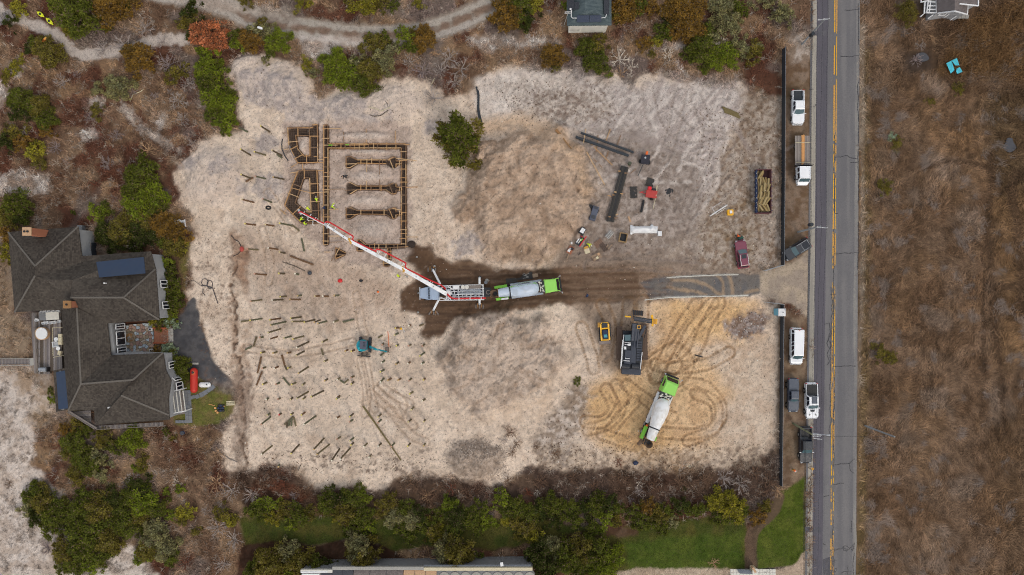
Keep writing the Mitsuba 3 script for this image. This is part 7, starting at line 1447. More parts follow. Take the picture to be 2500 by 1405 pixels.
# ---- pilings ---------------------------------------------------------------
_Z = {'A': (570, 290, 7.394), 'B': (580, 470, 6.11), 'C': (590, 690, 7.804), 'D': (590, 840, 7.804), 'E': (590, 980, 7.804), 'F': (800, 780, 7.023), 'G': (820, 960, 7.023)}
UP = {'A': "655 240 485 130;310 660 135 555;580 660 380 600;870 665 695 570;320 1080 140 1010;575 1085 405 1045;905 1095 715 1055",
 'B': "240 150 65 105;510 150 378 98;265 487 110 468;540 500 410 480;795 493 625 460;305 857 150 845;600 850 455 830;430 1230 250 1215;700 1212 615 1210;910 1222 855 1215;705 905 625 890",
 'C': "385 330 170 358;785 328 580 338;1115 325 915 322;850 262 735 272;1140 245 1065 255;1480 258 1390 262;1650 262 1545 262;1850 245 1765 250;385 690 160 722;740 685 530 715;845 748 550 810;740 885 500 958;1130 658 930 685;1190 742 960 745;1390 710 1195 757;1495 718 1385 757;1620 738 1450 783;1835 722 1750 755;680 1035 537 1077;945 1025 805 1062;1180 1022 975 1080;1280 1130 1050 1240;1630 1090 1535 1135;1190 1310 1040 1390;410 1040 340 1050;440 1325 365 1340;670 1325 600 1345;935 1330 870 1345",
 'D': "455 445 395 465;695 435 625 465;940 440 880 460;1635 305 1570 335;475 735 405 770;720 740 655 770;1030 740 950 775;1205 745 1155 785;1635 670 1580 705;510 1035 470 1055;735 1035 690 1055;970 1030 925 1060;1215 1015 1160 1055;540 1325 485 1360;755 1325 715 1350;980 1320 935 1350;1205 1305 1140 1355;1870 650 1820 680;1870 1000 1805 1050;1270 440 1085 560;1270 912 1050 1040;1555 895 1325 1010",
 'E': "550 300 375 440;1415 280 1185 445;580 850 380 1010;1095 825 940 1000;1570 705 1375 920;1670 825 1435 1015;1865 910 1715 1130;720 1205 700 1250",
 'F': "345 525 300 545;455 530 405 550;955 420 930 440;1210 440 1175 455;1425 435 1385 455;1660 430 1620 460;975 710 925 745;1215 735 1170 770;1410 735 1375 760;1650 735 1610 765;965 865 905 900;965 1015 905 1075;1085 1015 1030 1045;1250 1015 1205 1045;1435 1015 1395 1055;1670 1015 1640 1040;1460 1245 1405 1280;1670 1370 1625 1395;1420 100 1390 110;1210 145 1160 155;1205 240 1145 270;1660 570 1580 630;450 975 400 1000;445 1075 405 1110",
 'G': "65 50 15 85;65 400 10 430;295 360 240 405;290 460 235 495;775 365 720 415;775 460 720 510;1290 455 1240 495;1530 460 1505 495;1530 105 1480 135;1335 240 1290 290;75 755 20 790;305 770 240 820;300 855 255 895;535 865 480 920;775 865 725 915;1005 860 950 915;1275 865 1230 915;1530 870 1505 905;595 1070 570 1105;245 945 75 1135"}
DOWNP = {'A': "885 715 790 650;230 1140 360 1065;265 245 110 165", 'B': "925 575 820 490;1135 1080 790 950;1000 880 960 690", 'C': "290 1030 235 1215;205 1215 80 1280;1525 1260 1560 1385;0 745 150 725",
 'D': "380 240 310 555;395 525 290 790;770 205 830 420;830 420 870 500;800 640 920 790", 'E': "985 290 825 440;870 390 870 500;920 340 905 470;960 320 955 470;1000 300 1040 470", 'F': "945 270 870 315;975 570 905 620;360 1030 290 1090;290 1090 215 1040;455 0 265 45;1650 85 1570 110;185 15 95 50", 'G': "470 220 1120 1150"}
pm = [mat(f'm_pile{i}', c, .85) for i, c in enumerate(((104, 92, 70), (92, 80, 64), (114, 104, 80), (98, 98, 78), (112, 84, 62)))]
pt = [mat(f'm_saw{i}', c, .8) for i, c in enumerate(((214, 196, 150), (232, 224, 206), (206, 172, 122), (224, 206, 120), (196, 150, 130)))]
rp = np.random.default_rng(21); c0 = np.array([1250, 702.5])
for zk, txt in UP.items():
    x0, y0, s = _Z[zk]
    for e in txt.split(';'):
        q = np.array([float(v) for v in e.split()]); b, tt = np.array([x0 + q[0] / s, y0 + q[1] / s]), np.array([x0 + q[2] / s, y0 + q[3] / s])
        u = (tt - c0) / np.linalg.norm(tt - c0); h = CAM_H * (1 - ((b - c0) @ u) / np.linalg.norm(tt - c0)); h = float(np.clip(h, .5, 6.0)); ln = np.linalg.norm(tt - b)
        B_, T_ = Gz(*b), np.array(at(*tt, h)); T_[2] += B_[2]; tall = ln > 14; r0 = .155 if tall else .17
        k = thing('timber_piling', '', 'piling', 'tall timber pilings in the sand' if tall else 'short sawn pilings in the sand'); PLANTS.append((k, 'tall leaning timber piling' if tall else 'short sawn timber piling', *b, 8))
        d_ = (T_ - B_) / np.linalg.norm(T_ - B_); m = MB(); m.cyl(B_ - d_ * .5, T_, r0, r0 * .95, 12, cap=True); obj('shaft', m.mesh(), pm[int(rp.integers(0, 5))], k)
        red = (zk == 'D' and abs(q[0] - 755) < 3 and q[1] > 1300)
        m = MB(); m.cyl(T_ + d_ * .002, T_ + d_ * .03, r0 * .86, r0 * .82, 12); obj('sawn_top', m.mesh(), 'm_red' if red else pt[int(rp.integers(0, 5))], k)
for zk, txt in DOWNP.items():
    x0, y0, s = _Z[zk]
    for e in txt.split(';'):
        q = [float(v) for v in e.split()]; a, b = Gz(x0 + q[0] / s, y0 + q[1] / s, .16), Gz(x0 + q[2] / s, y0 + q[3] / s, .16)
        lg = np.linalg.norm(a - b) > 8; m = MB(); m.cyl(a, b, .16 if not lg else .17, .15 if not lg else .1, 12)
        k = obj('fallen_piling', m.mesh(), pm[int(rp.integers(0, 5))] if not lg else mat('m_pilegreen', (116, 104, 70), .85), label='', cat='log'); PLANTS.append((k, 'long pole lying across the sand' if lg else 'timber log lying on the sand', x0 + (q[0] + q[2]) / 2 / s, y0 + (q[1] + q[3]) / 2 / s, 8))
# ---- footing formwork --------------------------------------------------------
LUM = [mat('m_form0', (194, 152, 108), .8), mat('m_form1', (138, 110, 88), .85), mat('m_form2', (206, 172, 132), .8), mat('m_form3', (158, 122, 90), .85)]
FLAB = {'ring_a': 'upper horseshoe-shaped footing trench with rebar and blond form boards', 'ring_b': 'lower angular footing trench with rebar where the boom ends', 'wall': 'long straight wall trench framing the pier footings', 'pier_1': 'uppermost bow-tie pier footing with two long boards across', 'pier_2': 'middle bow-tie pier footing inside the wall trench', 'pier_3': 'lowest bow-tie pier footing inside the wall trench', 'tri': 'small triangular footing pit below the boom'}
rfm = np.random.default_rng(17); FKEY = {}
for nm, pg in FOOT.items():
    k = thing('footing_formwork', FLAB[nm], 'formwork', None); FKEY[nm] = k
    geoms = list(getattr(pg, 'geoms', [pg])); mids = []
    for g in geoms:
        for ring in [g.exterior] + list(g.interiors):
            P = list(ring.simplify(.4).coords)
            for p, q in zip(P[:-1], P[1:]):
                p, q = np.array(p), np.array(q); L = np.linalg.norm(q - p)
                if L < 3: continue
                if rfm.random() < .94 or L > 30:
                    n = max(1, int(L / 46))
                    for i in range(n):
                        a, b = p + (q - p) * i / n, p + (q - p) * (i + 1) / n; a, b = np.array(at(*a, -.2)), np.array(at(*b, -.2)); m = MB(); m.beam(a, b, .085, .42); obj('form_board', m.mesh(), LUM[int(rfm.integers(0, 4))], k)
                        m = MB(); m.beam(a + [0, 0, .0], b, .06, 1.3) if False else m.beam(a - [0, 0, .55], b - [0, 0, .55], .05, .7); obj('form_board', m.mesh(), LUM[1], k)
                nrm = np.array([-(q - p)[1], (q - p)[0]]) / L
                for t in np.arange(9, L - 4, 24 + rfm.uniform(-4, 5)):
                    o = p + (q - p) * t / L
                    for sg in (1, -1):
                        if not pg.contains(Point(*(o + nrm * sg * 1.0))): continue
                        ray = LineString([o + nrm * sg * .3, o + nrm * sg * 34]); hit = ray.intersection(pg.boundary)
                        if hit.is_empty: continue
                        d_ = min(np.hypot(h.x - o[0], h.y - o[1]) for h in getattr(hit, 'geoms', [hit]) if h.geom_type == 'Point') if any(h.geom_type == 'Point' for h in getattr(hit, 'geoms', [hit])) else 99
                        if d_ > 26 or d_ < 4: continue
                        mid = o + nrm * sg * d_ / 2
                        if any(np.linalg.norm(mid - w) < 9 for w in mids): continue
                        mids.append(mid); ov = rfm.uniform(1, 6); a, b = o - nrm * sg * ov, o + nrm * sg * (d_ + rfm.uniform(1, 4)); m = MB(); m.beam(at(*a, .06), at(*b, .06 + rfm.uniform(-.03, .05)), .12, .06); obj('spreader', m.mesh(), LUM[int(rfm.integers(0, 3))], k)
    m = MB(); poly = pg.buffer(-.8); bb = poly.bounds
    for z in (-.45, -.85):
        for v in np.arange(bb[0], bb[2], 4.4):
            for ln in getattr(poly.intersection(LineString([(v, bb[1] - 1), (v, bb[3] + 1)])), 'geoms', [poly.intersection(LineString([(v, bb[1] - 1), (v, bb[3] + 1)]))]):
                if ln.geom_type == 'LineString' and ln.length > 1: c = list(ln.coords); m.beam(at(*c[0], z), at(*c[-1], z), .045)
        for v in np.arange(bb[1], bb[3], 4.4):
            it = poly.intersection(LineString([(bb[0] - 1, v), (bb[2] + 1, v)]))
            for ln in getattr(it, 'geoms', [it]):
                if ln.geom_type == 'LineString' and ln.length > 1: c = list(ln.coords); m.beam(at(*c[0], z), at(*c[-1], z), .045)
    obj('rebar_mesh', m.mesh(), 'm_rebar', k, kind='stuff')
loose = {'wall': [((790,306),(790,598)), ((803,314),(833,315)), ((839,322),(838,352)), ((894,316),(894,352)), ((965,320),(965,352)), ((985,354),(999,354)), ((976,388),(1018,393)), ((991,458),(1020,457)), ((803,463),(843,462)), ((803,512),(827,511)), ((805,592),(835,591)), ((792,616),(807,616)), ((991,579),(1020,579)), ((789,355),(824,355)), ((844,355),(900,354)), ((927,354),(1000,353)), ((801,577),(830,577)), ((786,530),(806,530)), ((988,602),(1004,603)), ((944,606),(990,602))],
 'ring_a': [((711,409),(727,399)), ((776,390),(790,390)), ((776,397),(790,397)), ((691,326),(703,325)), ((694,366),(706,364)), ((738,400),(739,416)), ((766,383),(776,382)), ((703,312),(760,315))],
 'ring_b': [((710,459),(768,474)), ((765,471),(803,469)), ((776,417),(790,417)), ((693,523),(700,507)), ((684,512),(698,524)), ((714,430),(728,417)), ((752,540),(778,538)), ((784,512),(782,542)), ((708,423),(728,420))],
 'pier_1': [((896,388),(894,464)), ((926,390),(927,464)), ((941,391),(958,382)), ((947,392),(962,384)), ((967,388),(978,387)), ((854,410),(872,400))], 'pier_2': [((943,455),(962,446)), ((967,457),(979,456)), ((854,474),(872,464))], 'pier_3': [((943,515),(962,506)), ((958,510),(980,513)), ((850,508),(872,514))], 'tri': [((809,637),(816,627)), ((819,603),(818,640))]}
for nm, ls in loose.items():
    for a, b in ls: m = MB(); m.beam(at(*a, .1), at(*b, .1 + rfm.uniform(0, .05)), .11, .06); obj('loose_board', m.mesh(), LUM[int(rfm.integers(0, 3))], FKEY[nm])
for a, b in (((802, 355), (812, 355)), ((843, 354), (852, 354))): m = MB(); m.beam(at(*a, .17), at(*b, .17), .12, .05); obj('marked_board', m.mesh(), 'm_green', FKEY['wall'], label='bright green painted board end')
m = MB(); m.tube([at(690, 340, .05), at(688, 352, .05), at(689, 366, .05), at(695, 380, .05), at(704, 394, .05)], .09, 7); obj('drain_hose', m.mesh(), 'm_charcoal', label='dark curved drain hose beside the upper footing', cat='hose')
m = MB(); m.tube([at(706, 356, -.1), at(709, 364, -.1), at(714, 376, -.1), at(722, 388, -.1)], .12, 7); obj('waterstop_strip', m.mesh(), 'm_slate', FKEY['ring_a'])

# ---- long timbers, mats, tools ------------------------------------------------
BLK = [mat(f'm_tar{i}', c, .7) for i, c in enumerate(((50, 48, 48), (60, 57, 54), (44, 44, 48)))]
for i in range(5):
    o = (i - 2) * 3.75; a, b = Gz(1525 + o, 407 + o * .12 + i * .5, .3), Gz(1489 + o, 542 + o * .12, .3); m = MB(); m.beam(a, b, .25, .3); obj('black_timber', m.mesh(), BLK[i % 3], label=f'long black timber, {["outermost on the west edge", "second from the west edge", "middle one", "second from the east edge", "outermost on the east edge"][i]} of the strapped row', cat='timber', group='long black timbers in a row')
for i, (a, b) in enumerate((((1508, 419), (1514, 420)), ((1523, 424), (1531, 425)), ((1498, 470), (1504, 471)), ((1493, 477), (1499, 478)), ((1513, 474), (1520, 475)), ((1498, 534), (1507, 532)), ((1502, 526), (1508, 524)), ((1484, 530), (1490, 531)))): m = MB(); m.beam(Gz(*a, .5), Gz(*b, .5), .16, .08); k = obj('wood_sticker', m.mesh(), LUM[i % 4], label='', cat='wood block'); PLANTS.append((k, 'small wood spacer on the black timbers', *a, 4))
for i, (a, b, w) in enumerate((((1405, 336), (1534, 382), .42), ((1418, 326), (1546, 374), .32))): m = MB(); m.beam(Gz(*a, .35), Gz(*b, .35), w, .32); obj('dark_beam', m.mesh(), 'm_charcoal', label=['longer, wider dark beam of the slanting pair', 'thinner dark beam of the slanting pair, nearer the top'][i], cat='beam', group='pair of dark beams')
for i, (a, b) in enumerate((((1479, 345), (1490, 316)), ((1506, 356), (1515, 331)), ((1424, 352), (1430, 316)), ((1480, 385), (1485, 370)), ((1444, 354), (1495, 404)), ((1434, 374), (1470, 410)), ((1432, 372), (1476, 452)), ((1455, 372), (1460, 330)), ((1483, 478), (1492, 480)), ((1539, 424), (1552, 413)))): m = MB(); m.beam(Gz(*a, .1), Gz(*b, .1), .13, .08); k = obj('loose_lath', m.mesh(), LUM[i % 4], label='', cat='board'); PLANTS.append((k, 'thin blond lath lying loose', (a[0] + b[0]) / 2, (a[1] + b[1]) / 2, 5))
m = MB(); m.beam(Gz(1359, 319, .2), Gz(1415, 390, .1), .16, .1); m.beam(Gz(1357, 318, .25), Gz(1368, 331, .25), .45, .2); obj('wide_plank', m.mesh(), 'm_lumber3', label='brown plank lying down the side of the big spoil heap', cat='plank')
for i, (cx_, cy_, w, l, an, lab) in enumerate(((1547, 470, 1.25, 2.0, .03, 'flat black mat left of the red trailer'), (1587, 446, 1.3, 1.45, -.25, 'crumpled black mat above the red trailer'), (1634, 468, 1.35, 1.5, .6, 'tilted black mesh mat right of the red trailer'), (1281, 674, 2.7, 1.25, .08, 'dark ground mat with pale scuffs beside the mixer'), (1249, 686, 1.9, .9, .08, 'smaller dark ground mat behind the mixer'))):
    c = Gz(cx_, cy_, .06); k = thing('ground_mat', lab, 'mat'); m = MB(); m.box(c, [w, l, .05], an); obj('sheet', m.mesh(), BLK[i % 3], k); m = MB()
    for j in range(5): m.beam(c + [rfm.uniform(-w, w) * .4, rfm.uniform(-l, l) * .4, .04], c + [rfm.uniform(-w, w) * .4, rfm.uniform(-l, l) * .4, .04], .04, .03)
    obj('scuffs', m.mesh(), 'm_darkgrey' if i != 3 else 'm_offwhite', k)
def trailer_bits(k, c, an, w, l, mt):
    m = MB(); m.box(c + [0, 0, .75], [w, l, .5], an); obj('body', m.mesh(), mt, k)
    ca, sa = math.cos(an), math.sin(an)
    return lambda u, v, z: c + np.array([u * ca - v * sa, u * sa + v * ca, z])
k = thing('black_trailer', 'small square black trailer with a white emblem and long drawbar', 'trailer'); c = Gz(1573, 392); f = trailer_bits(k, c, -.12, 1.45, 1.6, mat('m_trailer', (42, 40, 52), .4))
m = MB(); m.box(f(0, .05, 1.03), [1.5, 1.25, .06], -.12); obj('lid', m.mesh(), 'm_trailer', k)
m = MB(); m.cyl(f(-.05, .25, 1.06), f(-.05, .25, 1.075), .17, .17, 9); obj('emblem', m.mesh(), 'm_lightgrey', k)
m = MB(); m.beam(f(-.2, -.8, .5), f(-.85, -2.9, .45), .12); obj('drawbar', m.mesh(), 'm_charcoal', k); m = MB(); m.cyl(f(.1, .8, .9), f(.15, 1.4, .85), .2, .2, 10); obj('gas_bottle', m.mesh(), 'm_orange', k)
for s in (-1, 1): m = MB(); m.cyl(f(s * .75, -.35, .35), f(s * .95, -.35, .35), .35, None, 14); obj('wheel', m.mesh(), 'm_tyre', k)
k = thing('red_trailer', 'red single-axle site trailer with bright red tank on its front', 'trailer'); c = Gz(1588, 476); f = trailer_bits(k, c, -.13, 1.9, 1.25, mat('m_trailred', (178, 62, 58), .5))
m = MB(); m.hull([f(-.75, .62, .5), f(-.1, .62, .5), f(-.75, 1.25, .5), f(-.1, 1.25, .5), f(-.7, .66, 1.15), f(-.15, .66, 1.15), f(-.7, 1.2, 1.15), f(-.15, 1.2, 1.15)]); obj('tank', m.mesh(), mat('m_brightred', (226, 34, 48), .35), k)
m = MB(); m.beam(f(-.95, 0, .5), f(-2.0, .15, .4), .1); m.beam(f(-.95, .5, .5), f(-1.9, .15, .4), .06); obj('drawbar', m.mesh(), 'm_red', k)
for s in (-1, 1): m = MB(); m.cyl(f(.2, s * .68, .33), f(.2, s * .92, .33), .33, None, 14); obj('wheel', m.mesh(), 'm_tyre', k)
m = MB(); m.box(f(.4, .8, .7), [.7, .5, .3], -.13); obj('engine', m.mesh(), 'm_black', k)
m = MB(); m.beam(Gz(1602, 455, .9), Gz(1599, 475, .9), .12); m.beam(Gz(1599, 478, 1.05), Gz(1594, 510, .15), .1); obj('survey_pole', m.mesh(), 'm_cream', label='thin pale pole leaning across the red trailer', cat='pole')
m = MB(); m.cyl(Gz(1571, 490, .2), Gz(1565, 519, .2), .2, .2, 12); obj('black_pipe', m.mesh(), 'm_black', label='short thick black pipe below the red trailer', cat='pipe')
k = thing('site_generator', 'dusty dark blue generator with a black round cap at one end', 'generator'); c = Gz(1449, 522); m = MB(); m.hull([c + np.array([u * math.cos(1.27) - v * math.sin(1.27), u * math.sin(1.27) + v * math.cos(1.27), z]) for u, v, z in ((-1.3, -.6, .3), (1.3, -.6, .3), (-1.3, .6, .3), (1.3, .6, .3), (-1.2, -.5, 1.2), (1.1, -.5, 1.2), (-1.2, .5, 1.2), (1.1, .5, 1.2))]); obj('housing', m.mesh(), mat('m_genblue', (84, 90, 108), .5), k)
m = MB(); m.box(c + [.25, .85, 1.22], [.7, .4, .1], -.3); m.box(c + [-.2, -.7, 1.22], [.7, .6, .08], -.3); obj('panel', m.mesh(), 'm_darkgrey', k); q = Gz(1440, 506, .6); m = MB(); m.cyl(q - [0, 0, .5], q + [0, 0, .3], .36, .36, 14); obj('cap', m.mesh(), 'm_black', k); m = MB(); m.cyl(c + [.55, .4, .3], c + [.8, .32, .3], .3, None, 12); obj('wheel', m.mesh(), 'm_tyre', k)
q = Gz(1536, 401, .5); m = MB(); m.cyl(q - [0, 0, .5], q + [0, 0, .4], .3, .3, 14); obj('green_barrel', m.mesh(), mat('m_barrel', (74, 78, 64), .6), label='small dark green barrel at the end of the black timbers', cat='barrel')
# white film roll: crumpled sheet draped over a low stack
k = thing('plastic_wrap', 'long crumpled white plastic sheet wrapped round a low stack', 'plastic sheet'); n, mm_ = 46, 14; V = []
for i in range(n):
    for j in range(mm_):
        u, v = i / (n - 1), j / (mm_ - 1); px_, py_ = 1538 + 67 * u, 553 + 17 * v + (3 * math.exp(-((u - .05) / .06) ** 2) - 0) * (v - .5) * 2.2 - 5 * math.exp(-((u - .8) / .05) ** 2) * (1 - v); c = Gz(px_, py_)
        V.append([c[0], c[1], c[2] + .06 + .5 * math.sin(math.pi * min(max(v * 1.1 - .05, 0), 1)) ** .6 * (.75 + .5 * vnoise(u * 9, v * 4, 3)) * min(1, 8 * u + .2, 8 * (1 - u) + .2)])
i, j = np.meshgrid(np.arange(n - 1), np.arange(mm_ - 1), indexing='ij'); a = (i * mm_ + j).ravel(); obj('sheet', (np.array(V), np.c_[a, a + mm_, a + mm_ + 1, a + 1]), 'm_white', k, smooth=True)
m = MB(); m.box(Gz(1610, 571, .2), [.65, .85, .35]); obj('white_box', m.mesh(), 'm_white', label='flat white box at the east end of the plastic sheet', cat='box')
k = thing('open_crate', 'open wooden crate with black inside', 'crate'); c = Gz(1520, 581); an = -.2
for u, v, w, l in ((-.62, 0, .14, 1.6), (.62, 0, .14, 1.6), (0, -.73, 1.1, .14), (0, .73, 1.1, .14)): m = MB(); m.box(c + [u * math.cos(an) - v * math.sin(an), u * math.sin(an) + v * math.cos(an), .45], [w, l, .9], an); obj('side', m.mesh(), mat('m_cratewood', (150, 124, 90), .85), k)
m = MB(); m.box(c + [0, 0, .25], [1.1, 1.3, .3], an); obj('lining', m.mesh(), 'm_black', k)
k = thing('pipe_bundle', 'slanting bundle of pale metal tubes', 'tubes'); 
for i in range(6): o = np.array([i * .13, -i * .09, 0]); m = MB(); m.cyl(Gz(1476, 578, .2) + o, Gz(1490, 562, .2) + o, .045, None, 7); obj('tube', m.mesh(), 'm_offwhite' if i % 2 else 'm_steel', k)
def pallet(px, py, an, w, l, label, mt, n=5, top=None):
    k = thing('pallet', label, 'pallet'); c = Gz(px, py); f = lambda u, v, z: c + np.array([u * math.cos(an) - v * math.sin(an), u * math.sin(an) + v * math.cos(an), z])
    for i in range(n): m = MB(); v = -l / 2 + l / n * (i + .5); m.beam(f(-w / 2, v, .17), f(w / 2, v, .17), l / n * .8, .04, up=(0, 0, 1)); obj('slat', m.mesh(), mt, k)
    for u in (-w / 2 + .06, 0, w / 2 - .06): m = MB(); m.beam(f(u, -l / 2, .08), f(u, l / 2, .08), .09, .12); obj('bearer', m.mesh(), 'm_lumber3', k)
    if top:
        for (u, v, w2, l2, z, mt2) in top: m = MB(); m.box(f(u, v, .19 + z / 2), [w2, l2, z], an); obj('load', m.mesh(), mt2, k)
PW = mat('m_palletwood', (158, 136, 116), .85); PD = mat('m_palletdark', (86, 72, 66), .85)
pallet(1461, 595, .6, 1.5, 1.2, 'brown slatted pallet in the middle of the pallet group', mat('m_palletbrown', (132, 106, 92), .85))
pallet(1473, 604, -.95, 1.6, .9, 'dark pallet leaning beside the brown one', PD)
pallet(1432, 611, .35, .95, 1.3, 'pallet under a blond and orange sheet', PW, top=[(0, -.2, .9, .85, .1, 'm_cream'), (.05, .42, .7, .42, .12, 'm_gold')])
pallet(1456, 627, .5, 1.6, 1.05, 'pale pallet stacked with square blocks, nearest the mud track', PW, top=[(-.45, -.25, .4, .4, .15, 'm_palletwood'), (0, -.25, .4, .4, .12, 'm_cream'), (.5, .2, .45, .4, .15, 'm_tan'), (-.2, .3, .4, .35, .14, 'm_palletwood')])
for i, (a, b) in enumerate((((1478, 609), (1484, 598)), ((1474, 612), (1481, 598)), ((1484, 609), (1494, 598)), ((1417, 617), (1412, 624)), ((1390, 618), (1384, 633)))): m = MB(); m.beam(Gz(*a, .15), Gz(*b, .15), .18, .08); k = obj('short_board', m.mesh(), ['m_palletwood', 'm_palletdark'][i % 2], label='', cat='board'); PLANTS.append((k, 'short grey-brown board by the pallets', *a, 4))
def chest(px, py, an, w, l, h, label, mt, lid):
    k = thing('tool_chest', label, 'tool box'); c = Gz(px, py); m = MB(); m.box(c + [0, 0, h / 2], [w, l, h], an); obj('box', m.mesh(), mt, k)
    f = lambda u, v, z: c + np.array([u * math.cos(an) - v * math.sin(an), u * math.sin(an) + v * math.cos(an), z])
    for (u, v, w2, l2, z, m2) in lid: m = MB(); m.box(f(u, v, h + z / 2 - .01), [w2, l2, z], an); obj('lid', m.mesh(), m2, k)
chest(1421, 565, -.55, .95, 1.25, .6, 'black tool box with a white lid', 'm_black', [(0, .05, .7, .85, .06, 'm_white')])
chest(1416, 589, -.6, 1.0, 1.7, .35, 'low red tool tray with white tubes and long red bar', 'm_charcoal', [(.42, .2, .18, 2.1, .25, 'm_red'), (-.38, -.2, .2, .8, .2, 'm_white'), (-.05, -.1, .14, .9, .16, 'm_offwhite'), (-.2, .75, .5, .12, .15, 'm_red'), (.12, .3, .2, .5, .12, 'm_green')])
chest(1392, 611, -.55, .95, 1.35, .5, 'open wooden box of bags at the foot of the spoil heap', 'm_brick', [(-.15, -.25, .45, .45, .2, 'm_white'), (.15, .3, .5, .45, .12, 'm_black'), (-.15, .15, .3, .25, .16, 'm_lightgrey')])
m = MB(); m.box(Gz(1395, 594, .2), [.28, .36, .4], .2); obj('white_bucket', m.mesh(), 'm_white', label='tiny white bucket beside the tool trays', cat='bucket')
m = MB(); m.beam(Gz(1534, 529, .1), Gz(1539, 543, .1), .3, .1); obj('orange_board', m.mesh(), 'm_tan', label='short orange-tan board above the plastic sheet', cat='board')
k = thing('yellow_drum', 'square yellow container with white sheet on top', 'container'); c = Gz(1781, 520); m = MB(); m.tm(m3.Manifold.extrude(cs([(-.5, -.4), (-.4, -.5), (.4, -.5), (.5, -.4), (.5, .4), (.4, .5), (-.4, .5), (-.5, .4)]), .6).translate(list(c))); obj('body', m.mesh(), 'm_yellow', k); m = MB(); m.box(c + [0, 0, .61], [.6, .6, .05]); obj('recess', m.mesh(), 'm_gold', k); m = MB(); m.box(c + [.05, .08, .66], [.4, .48, .04], .1); obj('paper', m.mesh(), 'm_white', k)
k = thing('tube_ladder', 'white tubular frame lying on the ground near the yellow container', 'frame')
for a, b, r_ in (((1733, 528), (1775, 501), .09), ((1738, 508), (1761, 494), .035), ((1738, 508), (1748, 524), .035), ((1748, 524), (1772, 508), .035)): m = MB(); m.cyl(Gz(*a, .12), Gz(*b, .12), r_, None, 8); obj('tube', m.mesh(), 'm_white', k)
for i in range(4): m = MB(); m.cyl(Gz(1763 + 1.5 * i, 262 + 4 * i, .15), Gz(1802 + 1.5 * i, 279 + 3.5 * i, .15), .13, None, 9); obj('green_timber', m.mesh(), 'm_pilegreen', label=f'greenish round timber, {["first", "second", "third", "fourth"][i]} from the top of the small stack by the fence', cat='timber', group='small stack of green timbers')
# dumpster full of sawn logs
k = thing('skip_container', 'long dark blue roll-off skip heaped with sawn logs', 'skip'); q0, q1 = G(1866, 415, 1.2), G(1864, 521, 1.2); c = np.array([(q0[0] + q1[0]) / 2 - .1, (q0[1] + q1[1]) / 2, 0]); L_ = abs(q0[1] - q1[1]); NB = mat('m_skipblue', (36, 56, 96), .45)
for s in (-1, 1):
    m = MB(); m.hull([c + np.array(o) for o in ((s * 1.05, -L_ / 2, .2), (s * 1.05, L_ / 2, .2), (s * 1.2, -L_ / 2, 1.6), (s * 1.2, L_ / 2, 1.6), (s * 1.28, -L_ / 2, 1.6), (s * 1.28, L_ / 2, 1.6), (s * 1.12, -L_ / 2, .2), (s * 1.12, L_ / 2, .2))]); obj('side_wall', m.mesh(), NB if s < 0 else mat('m_skiprust', (92, 58, 62), .7), k)
    for i in range(9): m = MB(); yy = -L_ / 2 + .45 + i * (L_ - .9) / 8; m.beam(c + [s * 1.18, yy, .25], c + [s * 1.36, yy, 1.55], .16, .14, up=(0, 1, 0)); obj('rib', m.mesh(), NB, k); 
    for e_ in (): pass
for e_ in (-1, 1): m = MB(); m.box(c + [0, e_ * L_ / 2, .9], [2.5, .1, 1.4]); obj('end_wall', m.mesh(), 'm_skiprust', k)
m = MB(); m.box(c + [0, 0, .2], [2.2, L_, .12]); obj('floor', m.mesh(), 'm_skiprust', k)
for i in range(8): m = MB(); m.box(c + [-1.33, -L_ / 2 + .9 + i * (L_ - 1.6) / 7, 1.62], [.1, .16, .06]); obj('side_hook', m.mesh(), 'm_lightgrey', k)
rl_ = np.random.default_rng(14); LG = [mat(f'm_log{i}', q, .85) for i, q in enumerate(((158, 138, 96), (142, 120, 82), (168, 150, 110), (128, 108, 76)))]
for i in range(66):
    row, slot, lay = (i % 33) // 6, (i % 33) % 6, i // 33; base_an = [1.95, 1.0, 1.25, 1.35, 1.75, 1.2][row]; an = base_an + rl_.uniform(-.3, .3); ln = rl_.uniform(1.1, 1.6)
    d_ = np.array([math.cos(an), math.sin(an), rl_.uniform(-.1, .1)]) * ln / 2; xx = np.clip(-.85 + slot * .34 + rl_.uniform(-.08, .08), -1.08 + abs(d_[0]), 1.08 - abs(d_[0])); yy = -L_ / 2 + .85 + row * (L_ - 1.7) / 5 + rl_.uniform(-.25, .25)
    cc = c + [xx, np.clip(yy, -L_ / 2 + .85, L_ / 2 - .85), .6 + .38 * lay + .35 * (slot % 2) * .5 + .12 * (row % 2) + rl_.uniform(0, .12)]; r_ = rl_.uniform(.15, .185); kk = thing('sawn_log', '', 'log', 'sawn logs heaped in the blue skip') if i > 20 else thing('sawn_log', '', 'log', 'sawn logs heaped in the blue skip')
    PLANTS.append((kk, 'sawn log heaped in the blue skip', 1864 + xx * 14, 467 - (cc[1] - c[1]) * 14, 5)); m = MB(); m.cyl(cc - d_, cc + d_, r_, None, 10); obj('log', m.mesh(), LG[i % 4], kk)
    m = MB(); e_ = d_ / np.linalg.norm(d_); m.cyl(cc + d_, cc + d_ + e_ * .02, r_ * .85, None, 10); m.cyl(cc - d_ - e_ * .02, cc - d_, r_ * .85, None, 10); obj('cut_end', m.mesh(), pt[i % 2], kk)
